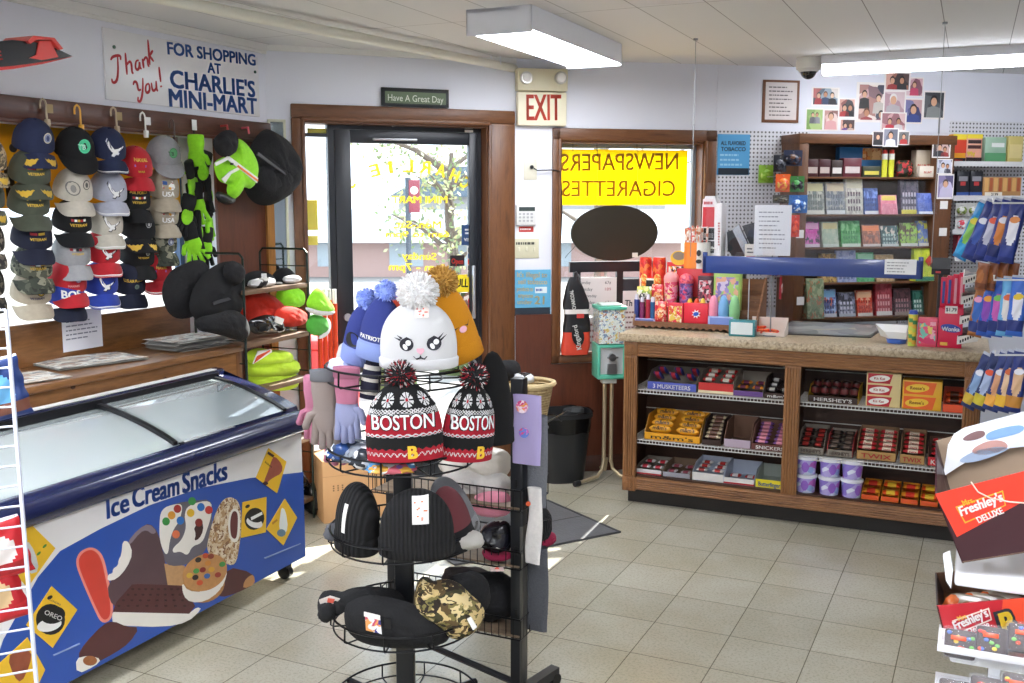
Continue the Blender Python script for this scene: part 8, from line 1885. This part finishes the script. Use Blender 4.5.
# ================= DONUT DISPLAY IN THE RIGHT FOREGROUND =================
def donuts():
 Q = Frame(.985,2.35,-24.5); Y = 0.0; Pw = lambda q,y=Y: [Q.at(a,b,y) for a,b in q]
 WS = M('f0f2f6',.25,var=.02)
 t = T('snack_shelf','white shelf stand of snack cakes in the right foreground','shelf',Q,(.3,Y + .1,0))
 zs = [Q.at(960,572,Y)[1],Q.at(950,665,Y)[1]]
 x0 = Q.at(946,565,Y)[0]
 for z in (zs[0] + .0,.62,.30): mb = MB(WS); mb.box(x0 + .02,x0 + .75,Y - .02,Y + .42,z - .03,z,.008); mb.build('shelf_board',t)
 for x in (x0 + .12,x0 + .70): mb = MB(WS); mb.box(x,x + .03,Y + .40,Y + .43,0,1.0,.003); mb.build('upright',t)
 q = Pw([(943,556),(950,553),(953,570),(951,588),(946,580)],Y - .02); mb = MB(WS); mb.prism(q,Y - .024,Y + .0); mb.build('price_rail_clip',t)
 # angled carton: front face from the photo corners
 def slant(name,label,f,hb,hf,outer,dark,inner,zshift=0,y=Y - .02,deep=.26):
  P = [Q.at(a,b,y) for a,b in f] # front: top-left, top-right, bottom-right, bottom-left
  c = T(name,label,'carton',Q,(P[3][0],y,P[3][1])); lean = .05
  mb = MB(outer); mb.prism(P,y,y + .004); mb.build('front_panel',c)
  bl = lambda p,k: (p[0] - .01,y + deep * k,p[1] + .055 * k)
  L_ = [(*P[3],y)]
  mb = MB(dark); a0,a1 = (P[3][0],y,P[3][1]),(P[0][0],y,P[0][1]); b0,b1 = (P[3][0] - .015,y + deep,P[3][1] + .02),(P[0][0] - .012,y + deep,P[0][1] + hb); mb.add([a0,a1,b1,b0,(a0[0] + .004,a0[1],a0[2]),(a1[0] + .004,a1[1],a1[2]),(b1[0] + .004,b1[1],b1[2]),(b0[0] + .004,b0[1],b0[2])],[(0,1,2,3),(7,6,5,4),(0,4,5,1),(1,5,6,2),(2,6,7,3),(3,7,4,0)]); mb.build('side_panel',c)
  mb = MB(inner); c0,c1 = (P[2][0] - .015,y + deep,P[2][1] + .02),(P[1][0],y + deep,P[1][1] + hb)
  mb.add([b0,b1,c1,c0,(b0[0],b0[1] + .004,b0[2]),(b1[0],b1[1] + .004,b1[2]),(c1[0],c1[1] + .004,c1[2]),(c0[0],c0[1] + .004,c0[2])],[(0,1,2,3),(7,6,5,4),(0,4,5,1),(1,5,6,2),(2,6,7,3),(3,7,4,0)]); mb.build('back_panel',c)
  mb = MB(inner); mb.add([a0,(P[2][0],y,P[2][1]),c0,b0,(a0[0],a0[1],a0[2] + .004),(P[2][0],y,P[2][1] + .004),(c0[0],c0[1],c0[2] + .004),(b0[0],b0[1],b0[2] + .004)],[(3,2,1,0),(4,5,6,7),(0,1,5,4),(1,2,6,5),(2,3,7,6),(3,0,4,7)]); mb.build('bottom_panel',c)
  return c,y
 RD,MR,KRA = M('e23a26',.4,var=.04),M('3c1a22',.4,var=.06),M('a08a74',.8,var=.06)
 c,y = slant('donut_carton','big red and maroon donut carton tilted on the top shelf',[(935,494),(1075,458),(1075,545),(962,563)],.07,0,MR,MR,KRA)
 mb = MB(RD); mb.prism([Q.at(a,b,y - .001) for a,b in ((935,494),(1075,458),(1075,474),(957,537))],y - .0016,y); u = mb.build('red_print',c)
 yy = y - .003
 mb = MB(M('e8b02a',.4)); mb.prism([Q.at(a,b,yy) for a,b in ((955.5,507),(1003,490.5),(1006,505.5),(965,523.5))],yy,y - .001); pn = mb.build('logo_panel',c)
 mb = MB(RD); mb.prism([Q.at(a,b,yy - .0006) for a,b in ((957,507.8),(1002,492),(1004.7,505),(965.6,521.8))],yy - .0006,yy); mb.build('logo_field',c)
 def wd(s,p0,p1,h,m2,d=.0016,**k): words(c,Q,s,p0,p1,h,yy - d,m2,**k)
 wd('Mrs.',(964,506),(975,502),5.5,M('f0c83a',.4,var=0),bold=.02); wd("Freshley's",(961.5,516),(1004,500.5),9,WHI,.002,bold=.03,shear=.15); wd('DELUXE',(979,523),(1004,513),6,WHI,.002,bold=.03)
 mb = MB(M('e8c8b8',.5)); yk = y - .004; mb.tube([(a[0],yk,a[1]) for a in [Q.at(*q,yk) for q in ((971,482),(978,492),(990,498),(1010,502),(1024,503),(1060,500))]],.0018,5); mb.build('torn_film',c)
 # open lid of the carton, white and blue print with pastries
 lid = [(944,470),(948,445),(954,434),(964,428),(1075,398),(1075,442),(1010,448),(985,459),(966,462),(944,476)]
 yl = y + .24; mb = MB(PRINT(['eaf0f8','f4f6fa','dfe8f4','eef2fa','b8cce8'],9,.4)); mb.prism([Q.at(a,b,yl) for a,b in lid],yl,yl + .004); u = mb.build('lid_flap',c)
 for q,col in (([(960,440),(972,432),(984,430),(986,436),(972,441)],'8a6a6a'),([(985,434),(1000,428),(1024,424),(1024,432),(1000,438),(987,441)],'8ab0dc'),([(968,452),(985,441),(1004,440),(1010,449),(985,456)],'c89a92'),([(955,462),(975,450),(1000,446),(1012,449),(975,463)],'a8b8d0')):
  mb = MB(m_(col)); mb.prism(smoothpoly([Q.at(a,b,yl - .001) for a,b in q],2),yl - .0016,yl); mb.build('pastry_print',u)
  # second carton
 c2,y2 = slant('snack_carton','lower red snack cake carton under the white shelf edge',[(936.5,606),(1070,594),(1070,650),(945,640)],-.01,0,M('b8242e',.4,var=.05),M('2c1a1a',.5),M('6a4a34',.7),y=Y - .03)
 yy2 = y2 - .002; mb = MB(M('e04a2c',.4)); mb.prism([Q.at(a,b,yy2) for a,b in ((1003,600),(1070,594),(1070,650),(998,645),(1000,630))],yy2,y2); mb.build('orange_print',c2)
 mb = MB(M('e8d8c8',.4)); mb.prism([Q.at(a,b,yy2 - .0006) for a,b in ((952,621),(989,608),(992,620),(956,635))],yy2 - .0006,y2); mb.build('logo_panel',c2)
 mb = MB(M('a81c28',.4)); mb.prism([Q.at(a,b,yy2 - .0010) for a,b in ((953.5,621.8),(988,609.7),(990.6,619),(957,633))],yy2 - .0010,y2); mb.build('logo_field',c2)
 words(c2,Q,'Mrs.',(959,621),(968,617.5),4.5,yy2 - .0016,M('f0c83a',.4,var=0),bold=.02); words(c2,Q,"Freshley's",(956,630),(989,616),8,yy2 - .0018,WHI,bold=.03,shear=.15); words(c2,Q,'Deluxe',(968,634),(990,626),5,yy2 - .0018,WHI,bold=.02,shear=.15)
 words(c2,Q,'B',(1005,637),(1019,633),24,yy2 - .0016,INK,bold=.09,shear=.2); words(c2,Q,'B',(1005.5,636),(1018.5,632.5),22,yy2 - .0022,M('f0cc3a',.4,var=0),bold=.03,shear=.2)
 # wrapped cakes standing in it
 for i in range(3):
  x,z = Q.at(952 + i * 16,600,Y + .07 + i * .02); tt = T('wrapped_cake','clear wrapped cake with orange print, %s in the lower carton' % ('first','second','third')[i],'snack cake',Q,(x + .04,Y + .07 + i * .03,z - .03),'wrapped cakes in the lower carton',local=True)
  mb = pillow(.13,.10,.035,[PRINT(['b8a890','d8ccb8','e8743a','8a6a48','c8bca8'],30,.15)]); mb.build('wrapper',tt,smooth=60)
  # brownies in film on the lowest visible tiers
 BRN2 = M('3c2824',.5,var=.3,vs=40)
 for r_,(py,Yb) in enumerate(((618,-.13),(668,-.19))):
  for i in range(3):
   a = Q.at(944 + i * 32 - r_ * 6,py - i * 3,Yb); w_,h_ = .066,.062
   tt = T('brownie_pack','film wrapped brownie with candy bits, %s of the %s row' % (('left end','second','right end')[i],('upper','lower')[r_]),'brownie',Q,(a[0] + .037,Yb,a[1] - .055),'film wrapped brownies',local=True,rot=(R(-32),0,Q.a))
   mb = MB(BRN2); mb.box(-w_ / 2,w_ / 2,0,.03,-.03,h_ - .03,.006); bb = mb.build('brownie',tt)
   rd = random.Random(i + 5 * r_)
   for k in range(9):
    cx,cz = rd.uniform(-.026,.026),rd.uniform(-.022,.024); mb = MB(m_(rd.choice(['e8512a','7ac05a','e8c83a','5a7ac8','e8512a','d83a3a']))); mb.sph((cx,-.001,cz),.0055,.003,.0045,8,6); mb.build('candy_bit',bb)
   mb = MB(m_('e8512a')); mb.box(-.02,.012,-.006,-.004,.006,.016,.001); mb.build('price_sticker',tt)
   mb = MB(FILM('dfe2ea',.10,.08)); mb.box(-w_ / 2 - .006,w_ / 2 + .006,-.005,.036,-.036,h_ - .024,.01); mb.build('film_wrap',tt)
  a0 = Q.at(938 - r_ * 4,py + 17,Yb - .02)
  st = T('brownie_tray','pale card tray under the %s row of brownies' % ('upper','lower')[r_],'tray',Q,(a0[0],Yb - .02,a0[1] - .012)); mb = MB(M('e4e4e8',.4)); mb.box(a0[0],a0[0] + .32,Yb - .03,Yb - .026,a0[1] - .032,a0[1] - .018); mb.box(a0[0],a0[0] + .32,Yb - .03,Yb + .12,a0[1] - .034,a0[1] - .030); mb.build('tray',st)
donuts()
# ================= WHITE WIRE RACK AT THE LEFT EDGE =================
def white_rack():
 Y = 2.4
 t = T('white_wire_rack','white wire rack side in the left foreground','rack',W,(W.at(0,683,Y)[0],Y,0)); WM = M('d4d8e4',.35,.2)
 top = W.at(6,310,2.55); bot = W.at(37,690,2.30)
 tp = Vector((top[0],2.55,top[1])); bt = Vector((bot[0],2.30,bot[1])); d = (tp - bt)
 b0 = bt - d * (bt.z / d.z); mb = MB(WM); mb.tube([b0,tp],.0055,8); mb.build('front_upright',t)
 off = Vector((-.42,-.2,0)); mb = MB(WM); mb.tube([b0 + off,tp + off],.0055,8); mb.build('rear_upright',t)
 mb = MB(WM); n = 30
 for i in range(2,n + 1): c = b0.lerp(tp,i / n); mb.tube([c,c + off],.003,6)
 mb.build('rungs',t)
 for i,(px,py,cols,lab) in enumerate(((6,385,['1f3a78','6ab0e0','7a4a3a'],'dark blue snack bag hanging behind the white wire rack'),(8,545,['c8202a','e8e0dc','a81820'],'red and white snack bag behind the white wire rack, upper'),(4,590,['b81c26','d8b88a','c8202a'],'red and tan snack bag behind the white wire rack, lower'))):
  q = W.at(px,py,2.62); snackbag((q[0] - .03,2.62,q[1] + .06),.115,.165,.05,cols,lab,None,20,-12)
white_rack()
# stickers on the door glass
DG = .1045
def dplate(px,mat,name,label,cat='sticker',th=.001):
 return plate(name,label,cat,D,px,th,mat,y=DG,r=0)
t = dplate((448.5,275,472,292),M('f0d624',.5,var=0),'pull_sign','yellow PULL sign on the door glass'); words(t,D,'PULL',(452.5,286.5),(468,287),8,DG - .0015,INK,bold=.02)
t = dplate((461.5,225,474,245),M('2c4a78',.4),'card_sticker','blue payment sticker at the right of the door glass'); words(t,D,'VISA',(464,241),(472,241.3),3,DG - .0015,WHI,bold=.02); lines(t,D,(465,228,471,235),2,WHI,DG - .0015,.5,3)
t = dplate((450,255.5,464.5,266),M('2a2226',.4),'open_sticker','dark sticker with red lettering on the door glass'); words(t,D,'Open',(451.5,263.5),(463,263.8),5,DG - .0015,M('d83a2c',.5,var=0),bold=.02)
t = dplate((467,246,474,277),M('dcd8d2',.5),'sticker_strip','white strip of small stickers at the edge of the door glass')
for k,c_ in enumerate(('3a4a58','2a5a98','d8402c','3a3a3a','8a8a8a')): a,b = D.at(468,247.5 + k * 6,DG - .0015),D.at(473.4,252.3 + k * 6,DG - .0015); mb = MB(m_(c_)); mb.box(a[0],b[0],DG - .0016,DG - .001,b[1],a[1]); mb.build('mark',t)
t = dplate((455,293,473,318),PRINT(['8a6a60','c83a3a','4a5a3a','e0d8d0','a85048'],30,.4),'poster_sticker','dark red picture poster low on the door glass')
YL = M('f2dc2e',.5,var=0)
t = T('door_lettering','yellow window lettering with the shop name and hours, seen from inside','lettering',D,(.83,.113,1.3))
def dw(s,p0,p1,h,y=.1135): q0,q1,c = D.at(*p0,y),D.at(*p1,y),D.at(p0[0],p0[1] - h,y); mb = MB(YL); mb.text(s,q0,q1,c[1] - q0[1],y,bold=.03,mirror=True); mb.build('line_of_letters',t,smooth=0)
import itertools
name = "CHARLIE'S"; cx,cy,rx,ry_ = 408,199,60,27
for i,ch in enumerate(name):
 a = R(18 + (i + .5) * 144 / len(name)); px,py = cx + rx * math.cos(a),cy - ry_ * math.sin(a); tx,ty = -math.sin(a),-math.cos(a) * ry_ / rx
 if ch != "'": hw = 1.6 if ch == 'I' else 5; dw(ch,(px + tx * hw,py + ty * hw),(px - tx * hw,py - ty * hw),12)
dw('MINI MART',(392,203),(447,203),7); dw('Mon.-Sat.',(394,228),(441,228),7); dw('6am to 9pm',(386,237),(449,237),6); dw('Sunday',(402,259),(436,260),7); dw('6am - 7pm',(389,270),(446,271),7)
for (a,b) in (((307,128),(328,137)),((307,200),(318,230)),((304,236),(318,245))): q0,q1 = D.at(*a,.125),D.at(*b,.125); mb = MB(YL); mb.box(q0[0],q1[0],.1235,.1245,q1[1],q0[1]); mb.build('yellow_letter_piece',t)
# narrow mirror strip between wall corner and entrance casing
t = T('narrow_mirror','narrow pale framed mirror beside the entrance casing','mirror',D,(.06,0,.95)); a,b = D.at(267.5,119,-.02),D.at(289.5,245,-.02)
z0 = .95; mb = MB(M('d8d8c0',.4));
for xa,xb,za,zb in ((a[0],a[0] + .014,z0,a[1]),(b[0] - .014,b[0],z0,a[1]),(a[0],b[0],a[1] - .014,a[1]),(a[0],b[0],z0,z0 + .014)): mb.box(xa,xb,-.02,-.002,za,zb,.002)
mb.build('frame',t)
mb = MB(M('8a9498',.05,1.0,var=0)); mb.box(a[0] + .012,b[0] - .012,-.010,-.003,z0 + .012,a[1] - .012); mb.build('glass',t)
# ================= OUTSIDE =================
GR = M('8f8c88',.9,var=.15,vs=4)
mb = MB(GR)
def corner(fr,x,y): p = fr.w(x,y); return (p.x,p.y)
mb.slab([corner(L,-40,.17),corner(L,.02,.17),corner(D,.02,.17),corner(D,1.44,.17),corner(B,.0,.17),corner(B,40,.17),(60,90),(-60,90)],-.25,-.12)
struct(mb,'ground')
# low building with a long grey-blue roof across the road
Y = 24.0
def ow(px,py,Y=Y): d = ray(px,py); h = _O + d * (Y / d.y); return (h.x,h.z)
a = ow(346,211); b = ow(500,239)
t = T('low_building','low pale building with a grey roof seen through the door','building',W,(0,Y,-.12),local=True)
mb = MB(M('b89890',.8)); mb.box(-6,4,0,5,0,b[1] + .12); mb.build('wall',t)
mb = MB(M('66788c',.7)); mb.prism([(-.5,b[1] + .05),(2.6,a[1] + .12),(5.5,b[1] + .05)],-6.2,4.2); mb.v = [(y,x,z) for x,y,z in mb.v]; mb.f = [f[::-1] for f in mb.f]; mb.build('roof',t)
mb = MB(M('a8b4bc',.5))
for x in (-4.6,-2.9,-1.4,.6): mb = MB(M('a8b4bc',.5)); mb.box(x,x + .8,-.03,0,.25,.8); mb.build('window',t)
# house with a gabled slate roof further right
g = T('gabled_house','house with a blue grey gabled roof behind the tree','building',W,(0,33,-.12),local=True)
p = [ow(388,193,33),ow(425,172,33),ow(452,163,33),ow(505,155,33),ow(505,198,33)]
mb = MB(M('a8a8a6',.8)); mb.box(p[0][0] + .3,5,.3,7,0,p[0][1] + .12); mb.build('wall',g)
mb = MB(M('62727f',.7)); mb.prism([(p[0][0],p[0][1]),(p[1][0],p[1][1]),(p[2][0],p[2][1]),(5.5,p[3][1]),(5.5,p[0][1])],0,7.3); mb.build('roof',g)
# sign post
x = ow(408,200,11)[0]
t = T('street_sign','tall post with a dark red sign seen through the door','sign',W,(x,11,-.12),local=True)
mb = MB(M('4a5560',.5,.3)); mb.cyl((0,0,0),(0,0,2.05),.03); mb.build('post',t)
a,b = ow(409,180,11),ow(420,197,11); c = ow(414,205,11)
mb = MB(M('8a3a48',.5)); mb.box(a[0] - x,b[0] - x,-.04,-.02,b[1] + .12,a[1] + .12,.003); mb.box(a[0] - x,b[0] - x,-.04,-.02,c[1] + .04,b[1] + .1,.003); s_ = mb.build('sign_panel',t)
mb = MB(WHI); mb.cyl(((a[0] + b[0]) / 2 - x,-.046,(a[1] + b[1]) / 2 + .1),((a[0] + b[0]) / 2 - x,-.04,(a[1] + b[1]) / 2 + .1),.042,n=20); mb.build('disc',s_)
# tree with sparse yellow-green leaves
def tree(name,label,base,h,cr,seed,cols,n=500):
 rd = random.Random(seed); t = T(name,label,'tree',W,base,local=True)
 mb = MB(M('6d6258',.9,bmp=.5,bs=40)); tips = []
 mb.tube([(0,0,0),(.03,0,h * .3),(-.05,.05,h * .55),(0,0,h * .8)],lambda u: .11 * (1 - .75 * u),8)
 for i in range(15):
  z = h * (.3 + .5 * rd.random()); a = rd.random() * 6.28; l = cr * (.5 + .5 * rd.random())
  e = (math.cos(a) * l,math.sin(a) * l,z + l * .5); tips.append((z,e))
  mb.tube([(0,0,z),(e[0] * .5,e[1] * .5,z + l * .32),e],lambda u: .04 * (1 - .8 * u),5)
 mb.build('trunk',t)
 mb = MB()
 for i in range(n):
  z,e = rd.choice(tips); k = .35 + .65 * rd.random()
  c = Vector((e[0] * k,e[1] * k,z + (e[2] - z) * k)) + Vector((rd.gauss(0,.18),rd.gauss(0,.18),rd.gauss(0,.18)))
  mb.m(M(rd.choice(cols),.7)); u = Vector((rd.gauss(0,1),rd.gauss(0,1),rd.gauss(0,1))).normalized() * .04; w = u.orthogonal().normalized() * .024
  mb.add([c - u,c + w,c + u,c - w],[(0,1,2,3)])
 o = mb.build('foliage',t,smooth=0); o['kind'] = 'stuff'; return t
tree('leafy_tree','yellow green tree seen through the right side of the door',(ow(452,200,13)[0],13,-.12),3.0,1.1,3,['8a9a66','aab080','75875c','bcb888'],1100)
tree('bare_tree','thin tree seen through the back window under the yellow sign',(ow(600,200,14)[0],14,-.12),4.2,1.5,5,['9aa46a','8a9070'],200)
# low bushes and a white van-sized wall beyond the path
for i,(px,py,r,Y_) in enumerate(((388,268,.2,9.5),(432,264,.2,11.6),(462,262,.2,10.5))):
 c = ow(px,py,Y_); mb = MB(M('5f7040',.9,var=.5,vs=12)); mb.sph((c[0],Y_,-.12 + r * .7),r * 1.3,r,r,18,12,.25,3)
 one(mb,'low_bush',('low green bush left of the post outside the door','low green bush right of the post outside the door','smallest low bush at the right of the door pane')[i],'bush',W,(c[0],Y_,-.12))
c = ow(310,262,8.2)
t = T('red_bin','red lidded crate outside the sidelight','crate',W,(c[0],8.2,-.12),local=True)
mb = MB(M('c22a2a',.5)); mb.box(-.5,.35,-.2,.2,0,.62,.02); mb.build('body',t)
mb = MB(M('d63434',.5)); mb.box(-.52,.37,-.22,.22,.62,.70,.02); mb.build('lid',t)
# long pale shop front across the side street, seen through the cap window
t = T('pale_shopfront','long pale building across the street behind the caps','building',L,(-4,11,-.12),local=True)
mb = MB(M('b9c9d4',.8)); mb.box(-9,9,0,5,0,3.4); mb.build('wall',t)
mb = MB(M('8fa8b8',.5))
for x in (-7,-4.4,-1.8,.8,3.4,6): mb = MB(M('8fa8b8',.5)); mb.box(x,x + 1.7,-.04,0,.9,2.4); mb.build('window',t)
